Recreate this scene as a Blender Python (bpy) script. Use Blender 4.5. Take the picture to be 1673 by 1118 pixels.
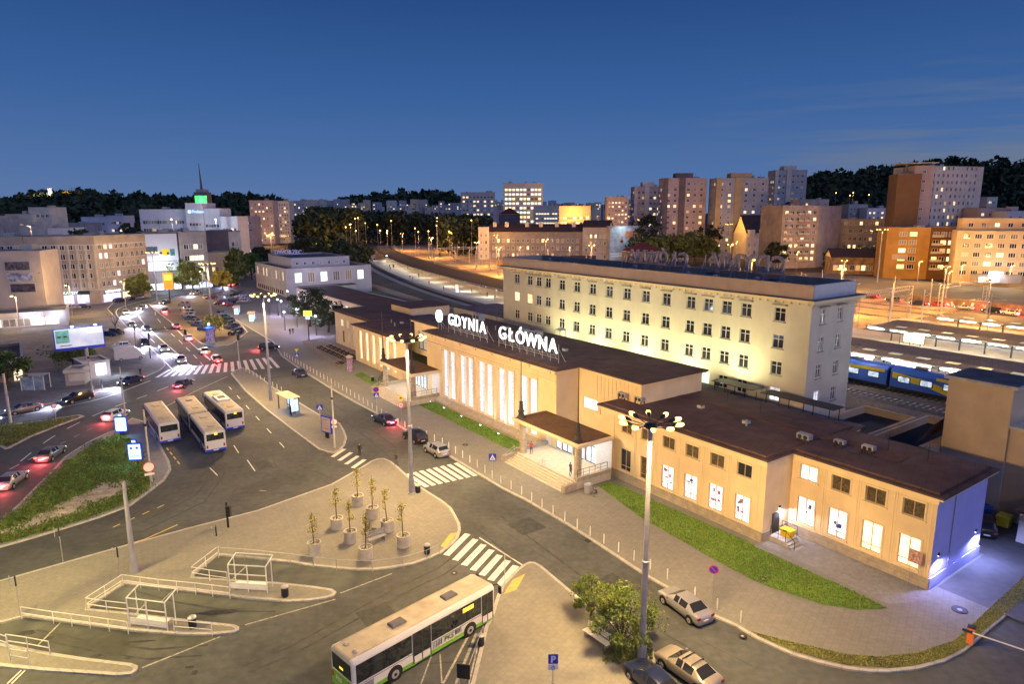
import bpy, math, random
from mathutils import Vector, Matrix
random.seed(7)
R = math.radians
for o in list(bpy.data.objects): bpy.data.objects.remove(o)
scene = bpy.context.scene
COL = scene.collection

# ------------------------------------------------------------------ camera
CAM_H = 30.0; FPX = 1097.3; PITCH = math.atan((559 - 344.6) / FPX); ROLL = 0.0036
cd = bpy.data.cameras.new("camera"); cam = bpy.data.objects.new("camera", cd); COL.objects.link(cam)
cd.sensor_width = 36.0; cd.lens = 36.0 * FPX / 1673.0; cd.clip_end = 9000; cd.clip_start = 0.5
cam.matrix_world = Matrix.Translation((0, 0, CAM_H)) @ Matrix.Rotation(R(90) - PITCH, 4, 'X') @ Matrix.Rotation(-ROLL, 4, 'Z')
scene.camera = cam
# ------------------------------------------------------------------ sky, dusk
w = bpy.data.worlds.new("World"); scene.world = w; w.use_nodes = True
nt = w.node_tree; nt.nodes.clear()
sky = nt.nodes.new('ShaderNodeTexSky'); sky.sky_type = 'NISHITA'; sky.sun_disc = False
SUN_EL = R(1.5); SUN_ROT = R(-60)
sky.sun_elevation = SUN_EL; sky.sun_rotation = SUN_ROT; sky.air_density = 1.3; sky.dust_density = 0.6; sky.ozone_density = 6.0; sky.altitude = 0
# dusk tint: the whole dome goes blue after sunset
tc = nt.nodes.new('ShaderNodeTexCoord'); sep = nt.nodes.new('ShaderNodeSeparateXYZ'); nt.links.new(tc.outputs['Generated'], sep.inputs[0])
cr = nt.nodes.new('ShaderNodeValToRGB'); nt.links.new(sep.outputs['Z'], cr.inputs[0])
els = cr.color_ramp.elements
els[0].position = 0.0; els[0].color = (0.115, 0.205, 0.42, 1)
els[1].position = 1.0; els[1].color = (0.005, 0.028, 0.14, 1)
for p_, c_ in ((0.06, (0.080, 0.172, 0.40)), (0.16, (0.042, 0.122, 0.34)), (0.30, (0.018, 0.066, 0.225)), (0.42, (0.010, 0.046, 0.18))):
    e_ = els.new(p_); e_.color = (*c_, 1)
# thin cloud streaks low on the right hand sky
mp = nt.nodes.new('ShaderNodeMapping'); mp.inputs['Scale'].default_value = (2.2, 2.2, 34); mp.inputs['Rotation'].default_value = (0, R(-7), 0)
nt.links.new(tc.outputs['Generated'], mp.inputs[0])
nz = nt.nodes.new('ShaderNodeTexNoise'); nz.inputs['Scale'].default_value = 1.3; nz.inputs['Detail'].default_value = 5; nt.links.new(mp.outputs[0], nz.inputs[0])
mr = nt.nodes.new('ShaderNodeMapRange'); mr.inputs[1].default_value = 0.44; mr.inputs[2].default_value = 0.60; nt.links.new(nz.outputs[0], mr.inputs[0])
mx_ = nt.nodes.new('ShaderNodeMapRange'); mx_.inputs[1].default_value = 0.22; mx_.inputs[2].default_value = 0.5; nt.links.new(sep.outputs['X'], mx_.inputs[0])
mm = nt.nodes.new('ShaderNodeMath'); mm.operation = 'MULTIPLY'; nt.links.new(mr.outputs[0], mm.inputs[0]); nt.links.new(mx_.outputs[0], mm.inputs[1])
mz_ = nt.nodes.new('ShaderNodeMapRange'); mz_.inputs[1].default_value = 0.20; mz_.inputs[2].default_value = 0.04; nt.links.new(sep.outputs['Z'], mz_.inputs[0])
mm2 = nt.nodes.new('ShaderNodeMath'); mm2.operation = 'MULTIPLY'; nt.links.new(mm.outputs[0], mm2.inputs[0]); nt.links.new(mz_.outputs[0], mm2.inputs[1])
mix = nt.nodes.new('ShaderNodeMixRGB'); nt.links.new(mm2.outputs[0], mix.inputs[0]); nt.links.new(cr.outputs[0], mix.inputs[1]); mix.inputs[2].default_value = (0.15, 0.20, 0.30, 1)
add = nt.nodes.new('ShaderNodeMixRGB'); add.blend_type = 'ADD'; add.inputs[0].default_value = 0.012
nt.links.new(mix.outputs[0], add.inputs[1]); nt.links.new(sky.outputs[0], add.inputs[2])
bg = nt.nodes.new('ShaderNodeBackground'); bg.inputs[1].default_value = 0.80; out = nt.nodes.new('ShaderNodeOutputWorld')
nt.links.new(add.outputs[0], bg.inputs[0]); nt.links.new(bg.outputs[0], out.inputs[0])
# the sun has set: only a trace of its afterglow is left
sl = bpy.data.lights.new("afterglow_sun", 'SUN'); sl.energy = 0.85; sl.angle = R(60); sl.color = (0.48, 0.54, 1.0)
so = bpy.data.objects.new("afterglow_sun", sl); COL.objects.link(so); so.rotation_euler = (R(52), 0, R(40))
scene.view_settings.view_transform = 'Standard'; scene.view_settings.look = 'None'; scene.view_settings.exposure = 0.22; scene.view_settings.gamma = 1.0
try: scene.cycles.use_light_tree = True; scene.cycles.max_bounces = 5; scene.cycles.transparent_max_bounces = 6
except Exception: pass
LP = 1.0   # overall strength of the street lighting

# ------------------------------------------------------------------ survey: a photo point on a horizontal plane -> site coordinates
def ray(px, py):
    x = px - 836.5; y = 559 - py
    c, s = math.cos(ROLL), math.sin(ROLL); x, y = c*x + s*y, -s*x + c*y
    return (x, FPX*math.cos(PITCH) + y*math.sin(PITCH), -FPX*math.sin(PITCH) + y*math.cos(PITCH))
def G(px, py, z=0.0):
    d = ray(px, py); t = (z - CAM_H)/d[2]; return (d[0]*t, d[1]*t)
def AT(px, py, Y):
    d = ray(px, py); t = Y/d[1]; return (d[0]*t, Y, CAM_H + d[2]*t)
TH = R(125.19); OX, OY = 33.1735, 48.9212; SRZ = TH - math.pi      # station frame: u runs along the front, v into the depth
UX, UY = math.cos(TH), math.sin(TH); VX, VY = math.sin(TH), -math.cos(TH)
def S(u, v): return (OX + UX*u + VX*v, OY + UY*u + VY*v)
def toS(x, y): x -= OX; y -= OY; return (x*UX + y*UY, x*VX + y*VY)

# ------------------------------------------------------------------ materials
MATS = {}
def _in(b, n, v):
    if n in b.inputs: b.inputs[n].default_value = v
def mat(name, col, rough=0.8, var=0.12, scale=1.5, emit=0.0, ecol=None, metal=0.0, bump=0.0, spec=0.3, island=0.0, evar=0.0, escale=1.0, detail=5, coat=0.0, brick=None, stain=0.0):
    if name in MATS: return MATS[name]
    m = bpy.data.materials.new(name); m.use_nodes = True; n = m.node_tree; b = n.nodes['Principled BSDF']; L = n.links
    _in(b, 'Roughness', rough); _in(b, 'Metallic', metal); _in(b, 'Specular IOR Level', spec)
    if coat: _in(b, 'Coat Weight', coat); _in(b, 'Coat Roughness', 0.05)
    geo = n.nodes.new('ShaderNodeNewGeometry'); cur = None
    if var > 0:
        no = n.nodes.new('ShaderNodeTexNoise'); no.inputs['Scale'].default_value = scale; no.inputs['Detail'].default_value = detail; L.new(geo.outputs['Position'], no.inputs['Vector'])
        rm = n.nodes.new('ShaderNodeValToRGB'); e = rm.color_ramp.elements
        e[0].position = 0.28; e[1].position = 0.72
        e[0].color = (*[c*(1-var*1.6) for c in col[:3]], 1); e[1].color = (*[min(1, c*(1+var*1.4)) for c in col[:3]], 1)
        L.new(no.outputs[0], rm.inputs[0]); cur = rm.outputs[0]
    if stain > 0:   # worn, dirty patches at a large scale
        n2 = n.nodes.new('ShaderNodeTexNoise'); n2.inputs['Scale'].default_value = 0.13; n2.inputs['Detail'].default_value = 7; n2.inputs['Roughness'].default_value = 0.65
        L.new(geo.outputs['Position'], n2.inputs['Vector'])
        r2 = n.nodes.new('ShaderNodeMapRange'); r2.inputs[1].default_value = 0.38; r2.inputs[2].default_value = 0.62; r2.inputs[3].default_value = 1-stain; r2.inputs[4].default_value = 1+stain*0.35; L.new(n2.outputs[0], r2.inputs[0])
        mu = n.nodes.new('ShaderNodeMixRGB'); mu.blend_type = 'MULTIPLY'; mu.inputs[0].default_value = 1; L.new(cur, mu.inputs[1]); L.new(r2.outputs[0], mu.inputs[2]); cur = mu.outputs[0]
    if cur and any(k in name for k in ('render', 'stucco', 'panel_', 'gable')):     # rain streaks running down the wall
        mp_ = n.nodes.new('ShaderNodeMapping'); mp_.inputs['Scale'].default_value = (0.8, 0.8, 0.16); L.new(geo.outputs['Position'], mp_.inputs[0])
        n3 = n.nodes.new('ShaderNodeTexNoise'); n3.inputs['Scale'].default_value = 1.0; n3.inputs['Detail'].default_value = 6; n3.inputs['Roughness'].default_value = 0.7; L.new(mp_.outputs[0], n3.inputs['Vector'])
        r3 = n.nodes.new('ShaderNodeMapRange'); r3.inputs[1].default_value = 0.46; r3.inputs[2].default_value = 0.72; r3.inputs[3].default_value = 1.0; r3.inputs[4].default_value = 0.92; L.new(n3.outputs[0], r3.inputs[0])
        mu = n.nodes.new('ShaderNodeMixRGB'); mu.blend_type = 'MULTIPLY'; mu.inputs[0].default_value = 1; L.new(cur, mu.inputs[1]); L.new(r3.outputs[0], mu.inputs[2]); cur = mu.outputs[0]
    if brick:       # slabs or courses: (slab length, height, joint, rotation, vertical?)
        mpn = n.nodes.new('ShaderNodeMapping'); mpn.inputs['Rotation'].default_value = (0, 0, brick[3])
        L.new(geo.outputs['Position'], mpn.inputs[0]); vec = mpn.outputs[0]
        if brick[4]:
            sp = n.nodes.new('ShaderNodeSeparateXYZ'); cb = n.nodes.new('ShaderNodeCombineXYZ'); L.new(vec, sp.inputs[0]); L.new(sp.outputs[0], cb.inputs[0]); L.new(sp.outputs[2], cb.inputs[1]); vec = cb.outputs[0]
        bt = n.nodes.new('ShaderNodeTexBrick'); bt.inputs['Scale'].default_value = 1.0; bt.inputs['Brick Width'].default_value = brick[0]; bt.inputs['Row Height'].default_value = brick[1]; bt.inputs['Mortar Size'].default_value = brick[2]
        bt.inputs['Color1'].default_value = (1, 1, 1, 1); bt.inputs['Color2'].default_value = (0.93, 0.93, 0.93, 1); bt.inputs['Mortar'].default_value = (0.72, 0.72, 0.72, 1); L.new(vec, bt.inputs['Vector'])
        mu = n.nodes.new('ShaderNodeMixRGB'); mu.blend_type = 'MULTIPLY'; mu.inputs[0].default_value = 1; L.new(cur, mu.inputs[1]); L.new(bt.outputs[0], mu.inputs[2]); cur = mu.outputs[0]
    if island > 0:
        hs = n.nodes.new('ShaderNodeHueSaturation'); mr_ = n.nodes.new('ShaderNodeMapRange'); mr_.inputs[3].default_value = 1-island; mr_.inputs[4].default_value = 1+island
        L.new(geo.outputs['Random Per Island'], mr_.inputs[0]); L.new(mr_.outputs[0], hs.inputs['Value'])
        if cur: L.new(cur, hs.inputs['Color'])
        else: hs.inputs['Color'].default_value = (*col[:3], 1)
        cur = hs.outputs[0]
    if cur: L.new(cur, b.inputs['Base Color'])
    else: b.inputs['Base Color'].default_value = (*col[:3], 1)
    if bump > 0:
        nb = n.nodes.new('ShaderNodeTexNoise'); nb.inputs['Scale'].default_value = scale*4; nb.inputs['Detail'].default_value = 4; L.new(geo.outputs['Position'], nb.inputs['Vector'])
        bp = n.nodes.new('ShaderNodeBump'); bp.inputs['Strength'].default_value = bump; bp.inputs['Distance'].default_value = 0.05; L.new(nb.outputs[0], bp.inputs['Height']); L.new(bp.outputs[0], b.inputs['Normal'])
    if emit > 0:
        ec = ecol or col
        if evar > 0:
            ne = n.nodes.new('ShaderNodeTexNoise'); ne.inputs['Scale'].default_value = escale; ne.inputs['Detail'].default_value = 3; L.new(geo.outputs['Position'], ne.inputs['Vector'])
            re_ = n.nodes.new('ShaderNodeMapRange'); re_.inputs[1].default_value = 0.35; re_.inputs[2].default_value = 0.65; re_.inputs[3].default_value = emit*(1-evar); re_.inputs[4].default_value = emit*(1+evar*0.5)
            L.new(ne.outputs[0], re_.inputs[0]); L.new(re_.outputs[0], b.inputs['Emission Strength'])
        else: b.inputs['Emission Strength'].default_value = emit
        b.inputs['Emission Color'].default_value = (*ec[:3], 1)
    MATS[name] = m; return m

PAVE_ROT = SRZ
M_ground = mat('earth_ground', (0.075, 0.065, 0.055), 0.95, 0.2, 0.05, stain=0.4)
M_asph = mat('asphalt', (0.088, 0.096, 0.100), 0.8, 0.12, 1.6, bump=0.15, stain=0.28, spec=0.25)
M_asph2 = mat('asphalt_new', (0.11, 0.11, 0.115), 0.75, 0.1, 1.5, bump=0.12, stain=0.22)
M_bay = mat('bay_concrete', (0.10, 0.108, 0.10), 0.85, 0.12, 0.8, stain=0.4)
M_pave = mat('pavement_slabs', (0.225, 0.22, 0.20), 0.85, 0.06, 2.5, brick=(0.5, 0.5, 0.012, PAVE_ROT, False), stain=0.09)
M_pave2 = mat('pavement_grey', (0.27, 0.265, 0.26), 0.85, 0.09, 3.0, brick=(0.4, 0.2, 0.005, PAVE_ROT, False), stain=0.2)
M_kerb = mat('kerb_stone', (0.42, 0.41, 0.39), 0.8, 0.1, 1.5, brick=(1.0, 1.0, 0.03, PAVE_ROT, False))
M_grass = mat('lawn_grass', (0.14, 0.25, 0.04), 0.95, 0.30, 2.2, bump=0.5, stain=0.35)
M_grassdry = mat('dry_grass', (0.15, 0.155, 0.045), 0.95, 0.4, 1.5, bump=0.5, stain=0.4)
M_soil = mat('dry_soil', (0.44, 0.39, 0.31), 0.95, 0.25, 1.0, bump=0.4, stain=0.2)
M_paint = mat('road_paint', (0.72, 0.70, 0.66), 0.7, 0.12, 6.0, stain=0.12)
M_paint_old = mat('worn_paint', (0.36, 0.35, 0.31), 0.8, 0.35, 5.0)
M_yel = mat('yellow_paint', (0.75, 0.55, 0.12), 0.7, 0.15, 4.0)
M_tact = mat('tactile_slabs', (0.5, 0.4, 0.12), 0.8, 0.12, 3.0)
M_wall = mat('station_render', (0.78, 0.61, 0.37), 0.85, 0.05, 0.5, bump=0.05, stain=0.06)
M_trim = mat('station_trim', (0.78, 0.63, 0.40), 0.8, 0.05, 0.8)
M_plinth = mat('plinth_stone', (0.40, 0.34, 0.27), 0.8, 0.12, 2.0, brick=(0.9, 0.32, 0.015, SRZ*-1, True))
M_roof = mat('roof_felt', (0.118, 0.072, 0.064), 0.8, 0.16, 0.7, stain=0.3, brick=(7.0, 1.05, 0.03, SRZ, False))
M_roofred = mat('roof_felt_red', (0.13, 0.06, 0.042), 0.85, 0.16, 0.9)
M_roofgrey = mat('roof_grey', (0.10, 0.105, 0.12), 0.8, 0.2, 0.5, stain=0.3)
M_tall = mat('office_render', (0.60, 0.55, 0.44), 0.85, 0.05, 0.35, stain=0.08)
M_tallpar = mat('parapet_render', (0.47, 0.35, 0.27), 0.85, 0.05, 0.8)
M_white = mat('white_paint', (0.74, 0.73, 0.71), 0.5, 0.05, 2.0)
M_frame = mat('white_frame', (0.70, 0.69, 0.66), 0.5, 0.0)
M_frameb = mat('brown_frame', (0.50, 0.40, 0.27), 0.6, 0.0)
M_glassd = mat('dark_glass', (0.025, 0.027, 0.032), 0.08, 0.0, spec=0.7)
M_glassb = mat('curtained_glass', (0.10, 0.075, 0.04), 0.3, 0.5, 5.0, spec=0.6)
M_dark = mat('dark_metal', (0.035, 0.035, 0.04), 0.5, 0.0, metal=0.3)
M_black = mat('black_rubber', (0.015, 0.015, 0.016), 0.7, 0.0)
M_steel = mat('galvanised_steel', (0.42, 0.42, 0.45), 0.45, 0.08, 4.0, metal=0.5)
M_pole = mat('pole_grey', (0.30, 0.30, 0.36), 0.5, 0.08, 2.0, metal=0.2)
M_conc = mat('concrete', (0.42, 0.40, 0.37), 0.9, 0.12, 2.0, bump=0.15)
M_bronze = mat('verdigris_iron', (0.05, 0.045, 0.04), 0.6, 0.1)
M_lamp = mat('lamp_warm', (1, 0.85, 0.5), 0.4, 0, emit=2.6, ecol=(1.0, 0.66, 0.22))
M_lampo = mat('lamp_sodium', (1, 0.6, 0.2), 0.4, 0, emit=9, ecol=(1.0, 0.50, 0.10))
M_lampw = mat('lamp_cool', (1, 1, 1), 0.4, 0, emit=12, ecol=(0.80, 0.90, 1.0))
M_tube = mat('tube_light', (1, 1, 0.95), 0.4, 0, emit=9, ecol=(1.0, 0.96, 0.80))
M_litw = mat('window_white', (0.9, 0.9, 0.95), 0.4, 0, emit=1.05, ecol=(0.86, 0.86, 1.0), evar=0.55, escale=1.3)
M_hall = mat('hall_window', (0.3, 0.33, 0.37), 0.3, 0, emit=0.95, ecol=(0.74, 0.84, 1.0), evar=0.5, escale=3.5)
M_lity = mat('window_warm', (1, 0.8, 0.5), 0.4, 0, emit=1.35, ecol=(1.0, 0.70, 0.30), evar=0.5, escale=1.5)
M_litc = mat('window_cream', (1, 0.9, 0.7), 0.4, 0, emit=1.2, ecol=(1.0, 0.84, 0.52), evar=0.4, escale=1.5)
M_litg = mat('window_green', (0.8, 1, 0.8), 0.4, 0, emit=1.3, ecol=(0.75, 1.0, 0.72), evar=0.4, escale=1.0)
M_litb = mat('window_violet', (0.6, 0.6, 1), 0.4, 0, emit=1.6, ecol=(0.48, 0.50, 1.0), evar=0.7, escale=0.8)
M_sign = mat('letter_white', (1, 1, 1), 0.4, 0, emit=1.5, ecol=(0.88, 0.95, 1.0))
M_bluead = mat('advert_lit', (0.6, 0.8, 1), 0.4, 0, emit=1.3, ecol=(0.36, 0.62, 1.0), evar=0.35, escale=2.0)
M_red = mat('tail_red', (1, 0.1, 0.05), 0.4, 0, emit=7, ecol=(1.0, 0.06, 0.04))
M_tailoff = mat('tail_off', (0.30, 0.02, 0.02), 0.3, 0)
M_head = mat('head_white', (1, 1, 1), 0.4, 0, emit=30, ecol=(0.9, 0.95, 1.0))
M_headoff = mat('head_off', (0.55, 0.56, 0.58), 0.15, 0, metal=0.4)
M_blue = mat('sign_blue', (0.02, 0.04, 0.50), 0.4, 0.0)
M_signred = mat('sign_red', (0.55, 0.02, 0.02), 0.4, 0.0)
M_signyel = mat('sign_yellow', (0.9, 0.60, 0.02), 0.4, 0.0)
M_leaf = mat('leaves_green', (0.085, 0.155, 0.032), 0.8, 0, island=0.5)
M_leafd = mat('leaves_dark', (0.04, 0.055, 0.026), 0.85, 0, island=0.5)
M_leafy = mat('leaves_yellow', (0.50, 0.42, 0.07), 0.8, 0, island=0.4)
M_leafo = mat('leaves_olive', (0.15, 0.175, 0.045), 0.8, 0, island=0.5)
M_bark = mat('bark', (0.09, 0.065, 0.045), 0.9, 0.2, 5.0)
M_skin = mat('skin', (0.5, 0.32, 0.24), 0.6, 0)
M_wood = mat('bench_wood', (0.34, 0.25, 0.16), 0.7, 0.15, 4.0)
M_orange = mat('barrier_orange', (0.75, 0.20, 0.06), 0.5, 0.05)

# ------------------------------------------------------------------ mesh builder
class MB:
    def __init__(s): s.v = []; s.f = []; s.m = []; s.mats = []
    def mi(s, m):
        if m not in s.mats: s.mats.append(m)
        return s.mats.index(m)
    def face(s, pts, m):
        b = len(s.v); s.v.extend([tuple(p) for p in pts]); s.f.append(tuple(range(b, b+len(pts)))); s.m.append(s.mi(m))
    def box(s, x0, x1, y0, y1, z0, z1, m, T=None):
        if x1 < x0: x0, x1 = x1, x0
        if y1 < y0: y0, y1 = y1, y0
        if z1 < z0: z0, z1 = z1, z0
        P = [(x0,y0,z0),(x1,y0,z0),(x1,y1,z0),(x0,y1,z0),(x0,y0,z1),(x1,y0,z1),(x1,y1,z1),(x0,y1,z1)]
        if T: P = [tuple(T @ Vector(p)) for p in P]
        b = len(s.v); s.v.extend(P); k = s.mi(m)
        for q in ((0,3,2,1),(4,5,6,7),(0,1,5,4),(1,2,6,5),(2,3,7,6),(3,0,4,7)): s.f.append(tuple(b+i for i in q)); s.m.append(k)
        return s
    def prism(s, poly, z0, z1, m, ms=None, bottom=False):
        a = sum(poly[i][0]*poly[(i+1)%len(poly)][1]-poly[(i+1)%len(poly)][0]*poly[i][1] for i in range(len(poly)))
        if a < 0: poly = poly[::-1]
        n = len(poly); b = len(s.v)
        s.v.extend([(p[0],p[1],z0) for p in poly]); s.v.extend([(p[0],p[1],z1) for p in poly])
        s.f.append(tuple(b+n+i for i in range(n))); s.m.append(s.mi(m))
        if bottom: s.f.append(tuple(b+n-1-i for i in range(n))); s.m.append(s.mi(m))
        for i in range(n):
            j = (i+1) % n; s.f.append((b+i, b+j, b+n+j, b+n+i)); s.m.append(s.mi(ms or m))
        return s
    def tube(s, p0, p1, r0, r1, m, n=8, caps=True):
        p0 = Vector(p0); p1 = Vector(p1); d = (p1-p0)
        if d.length < 1e-6: return s
        d.normalize(); a = d.orthogonal().normalized(); c = d.cross(a); b = len(s.v); k = s.mi(m)
        for p, r in ((p0, r0), (p1, r1)):
            for i in range(n):
                t = 2*math.pi*i/n; s.v.append(tuple(p + a*(math.cos(t)*r) + c*(math.sin(t)*r)))
        for i in range(n):
            j = (i+1) % n; s.f.append((b+i, b+j, b+n+j, b+n+i)); s.m.append(k)
        if caps:
            s.f.append(tuple(b+n-1-i for i in range(n))); s.m.append(k); s.f.append(tuple(b+n+i for i in range(n))); s.m.append(k)
        return s
    def path(s, pts, r, m, n=6):
        for i in range(len(pts)-1): s.tube(pts[i], pts[i+1], r, r, m, n)
        return s
    def lathe(s, prof, m, n=16, c=(0,0,0)):
        b = len(s.v); k = s.mi(m)
        for r, z in prof:
            for i in range(n):
                t = 2*math.pi*i/n; s.v.append((c[0]+r*math.cos(t), c[1]+r*math.sin(t), c[2]+z))
        for q in range(len(prof)-1):
            for i in range(n):
                j = (i+1) % n; s.f.append((b+q*n+i, b+q*n+j, b+(q+1)*n+j, b+(q+1)*n+i)); s.m.append(k)
        return s
    def loft(s, rings, m, mfun=None, caps=True):
        b = len(s.v); n = len(rings[0])
        for r in rings: s.v.extend([tuple(p) for p in r])
        for q in range(len(rings)-1):
            for i in range(n):
                j = (i+1) % n; s.f.append((b+q*n+i, b+q*n+j, b+(q+1)*n+j, b+(q+1)*n+i)); s.m.append(s.mi(mfun(q, i) if mfun else m))
        if caps:
            s.f.append(tuple(b+n-1-i for i in range(n))); s.m.append(s.mi(m)); q = (len(rings)-1)*n; s.f.append(tuple(b+q+i for i in range(n))); s.m.append(s.mi(m))
        return s
    def leaf(s, c, r, m, sz):
        # one small leaf clump face at a random attitude
        k = s.mi(m); a = Vector((random.gauss(0,1), random.gauss(0,1), random.gauss(0,1))).normalized(); b_ = a.orthogonal().normalized(); c_ = a.cross(b_); t = random.random()*6.3
        u = b_*math.cos(t)+c_*math.sin(t); v = a.cross(u); q = len(s.v); C = Vector(c)
        s.v.extend([tuple(C+u*sz), tuple(C+v*sz*0.6), tuple(C-u*sz), tuple(C-v*sz*0.6)]); s.f.append((q, q+1, q+2, q+3)); s.m.append(k)
    def data(s, name, smooth=False):
        me = bpy.data.meshes.new(name); me.from_pydata(s.v, [], s.f)
        for m in s.mats: me.materials.append(m)
        if s.m: me.polygons.foreach_set('material_index', s.m)
        if smooth: me.polygons.foreach_set('use_smooth', [True]*len(me.polygons))
        me.update(); return me
    def build(s, name, parent=None, loc=(0,0,0), rz=0, smooth=False):
        return link(name, s.data(name, smooth), parent, loc, rz)
def link(name, data, parent=None, loc=(0,0,0), rz=0):
    o = bpy.data.objects.new(name, data); COL.objects.link(o); o.location = loc; o.rotation_euler = (0,0,rz)
    if parent: o.parent = parent
    return o
def tag(o, label=None, cat=None, group=None, kind=None):
    if label: o['label'] = label
    if cat: o['category'] = cat
    if group: o['group'] = group
    if kind: o['kind'] = kind
    return o
def thing(name, label, cat, loc=(0,0,0), rz=0, group=None):
    o = link(name, None, None, loc, rz); o.empty_display_size = 0.3
    return tag(o, label, cat, group)
def kids(o): return [c for c in ALLCH.get(o.name, [])] if False else list(o.children)
def tree_of(o):
    return (o, [tree_of(c) for c in o.children])
def dup(tr, loc=None, rz=None, label=None, group=None, parent=None, sc=None):
    o, ch = tr; c = o.copy(); COL.objects.link(c)
    if parent is not None: c.parent = parent
    if loc is not None: c.location = loc
    if rz is not None: c.rotation_euler = (0, 0, rz)
    if sc is not None: c.scale = (sc,)*3 if not isinstance(sc, tuple) else sc
    if label: c['label'] = label
    if group: c['group'] = group
    for t in ch: dup(t, parent=c)
    return c
def struct(name, mb, label=None): return tag(mb.build(name), label, None, None, 'structure')
def plight(parent, loc, e, col, r=0.12, kind='POINT', rot=None, angle=None, blend=0.6, name='lamp_light'):
    l = bpy.data.lights.new(name, kind); l.energy = e*LP; l.color = col; l.shadow_soft_size = r
    if kind == 'SPOT': l.spot_size = angle or R(120); l.spot_blend = blend
    o = bpy.data.objects.new(name, l); COL.objects.link(o); o.location = loc
    if rot: o.rotation_euler = rot
    if parent: o.parent = parent
    return o
def aim(o, d):
    o.rotation_euler = Vector(d).to_track_quat('-Z', 'Y').to_euler()
_T = {}
def textdata(s, size, ext=0.02, off=0.0, m=None, mirror=False):
    key = (s, size, ext, off, m.name, mirror)
    if key in _T: return _T[key]
    c = bpy.data.curves.new('lettering', 'FONT'); c.body = s; c.size = size; c.extrude = ext; c.offset = off; c.align_x = 'CENTER'; c.resolution_u = 3
    o = bpy.data.objects.new('lettering', c); COL.objects.link(o); bpy.context.view_layer.update()
    me = bpy.data.meshes.new_from_object(o.evaluated_get(bpy.context.evaluated_depsgraph_get()))
    bpy.data.objects.remove(o); me.materials.clear(); me.materials.append(m)
    # stand the text up: x right, z up, facing -y
    for v in me.vertices:
        x, y, z = v.co; v.co = (-x if mirror else x, -z, y)
    _T[key] = me; return me

# ------------------------------------------------------------------ walls with real openings
def wallface(mb, o, ax, L, z0, z1, holes, m, depth=0.18, rev=None):
    # o: origin (x,y); ax: unit vector along the wall (x right seen from outside); inward normal = left of ax
    n = (-ax[1], ax[0])
    P = lambda x, z, d=0.0: (o[0]+ax[0]*x+n[0]*d, o[1]+ax[1]*x+n[1]*d, z)
    xs = sorted({0.0, L, *[h[0] for h in holes], *[h[0]+h[2] for h in holes]}); zs = sorted({z0, z1, *[h[1] for h in holes], *[h[1]+h[3] for h in holes]})
    xs = [x for x in xs if -1e-6 <= x <= L+1e-6]; zs = [z for z in zs if z0-1e-6 <= z <= z1+1e-6]
    cells = set()
    for j in range(len(zs)-1):
        run = None
        for i in range(len(xs)-1):
            cx = (xs[i]+xs[i+1])/2; cz = (zs[j]+zs[j+1])/2
            hole = any(h[0] < cx < h[0]+h[2] and h[1] < cz < h[1]+h[3] for h in holes)
            if hole:
                if run is not None: mb.face([P(run, zs[j]), P(xs[i], zs[j]), P(xs[i], zs[j+1]), P(run, zs[j+1])], m); run = None
            elif run is None: run = xs[i]
        if run is not None: mb.face([P(run, zs[j]), P(xs[-1], zs[j]), P(xs[-1], zs[j+1]), P(run, zs[j+1])], m)
    for hx, hz, w_, h_ in [h[:4] for h in holes]:
        a, b, c, d = (hx, hz), (hx+w_, hz), (hx+w_, hz+h_), (hx, hz+h_); r_ = rev or m
        for p, q in ((a, b), (b, c), (c, d), (d, a)): mb.face([P(*p), P(*q), P(*q, depth), P(*p, depth)], r_)
_W = {}
def winmesh(w_, h_, mf, mg, nx=2, tr=0.0, rows=1, fw=0.07, dep=0.14):
    key = (round(w_, 2), round(h_, 2), mf.name, mg.name, nx, tr, rows, fw, dep)
    if key in _W: return _W[key]
    f = MB(); y0, y1 = dep-0.07, dep
    f.box(0, w_, y0, y1, 0, fw, mf); f.box(0, w_, y0, y1, h_-fw, h_, mf); f.box(0, fw, y0, y1, fw, h_-fw, mf); f.box(w_-fw, w_, y0, y1, fw, h_-fw, mf)
    for i in range(1, nx): x = w_*i/nx; f.box(x-fw*.45, x+fw*.45, y0+.003, y1, fw, h_-fw, mf)
    for i in range(1, rows): z = h_*i/rows; f.box(fw, w_-fw, y0+.006, y1, z-fw*.35, z+fw*.35, mf)
    if tr: f.box(fw, w_-fw, y0+.006, y1, tr-fw*.4, tr+fw*.4, mf)
    g = MB(); g.face([(0, dep+.005, 0), (w_, dep+.005, 0), (w_, dep+.005, h_), (0, dep+.005, h_)], mg)
    _W[key] = (f.data('window'), g.data('pane')); return _W[key]
def farwin(w_, h_, mf, mg, nx=2):
    key = ('far', round(w_, 1), round(h_, 1), mf.name, mg.name, nx)
    if key in _W: return _W[key]
    f = MB(); d = 0.12; t = min(0.16, w_*.1)
    f.face([(0, d, 0), (w_, d, 0), (w_, d, h_), (0, d, h_)], mg)
    f.box(0, w_, 0.02, .1, h_-t*.6, h_, mf); f.box(0, t, 0.02, .1, 0, h_, mf); f.box(w_-t, w_, 0.02, .1, 0, h_, mf)
    for i in range(1, nx): x = w_*i/nx; f.box(x-t*.4, x+t*.4, .04, .11, 0, h_, mf)
    f.box(-.08, w_+.08, -.12, .0, -.14, 0, mf)
    _W[key] = f.data('window'); return _W[key]
def putwin(root, o, ax, x, z, w_, h_, mf, mg, **k):
    rz = math.atan2(ax[1], ax[0]); a, b = winmesh(w_, h_, mf, mg, **k)
    f = link('window', a, root, (o[0]+ax[0]*x, o[1]+ax[1]*x, z), rz); link('pane', b, f); return f
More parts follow.
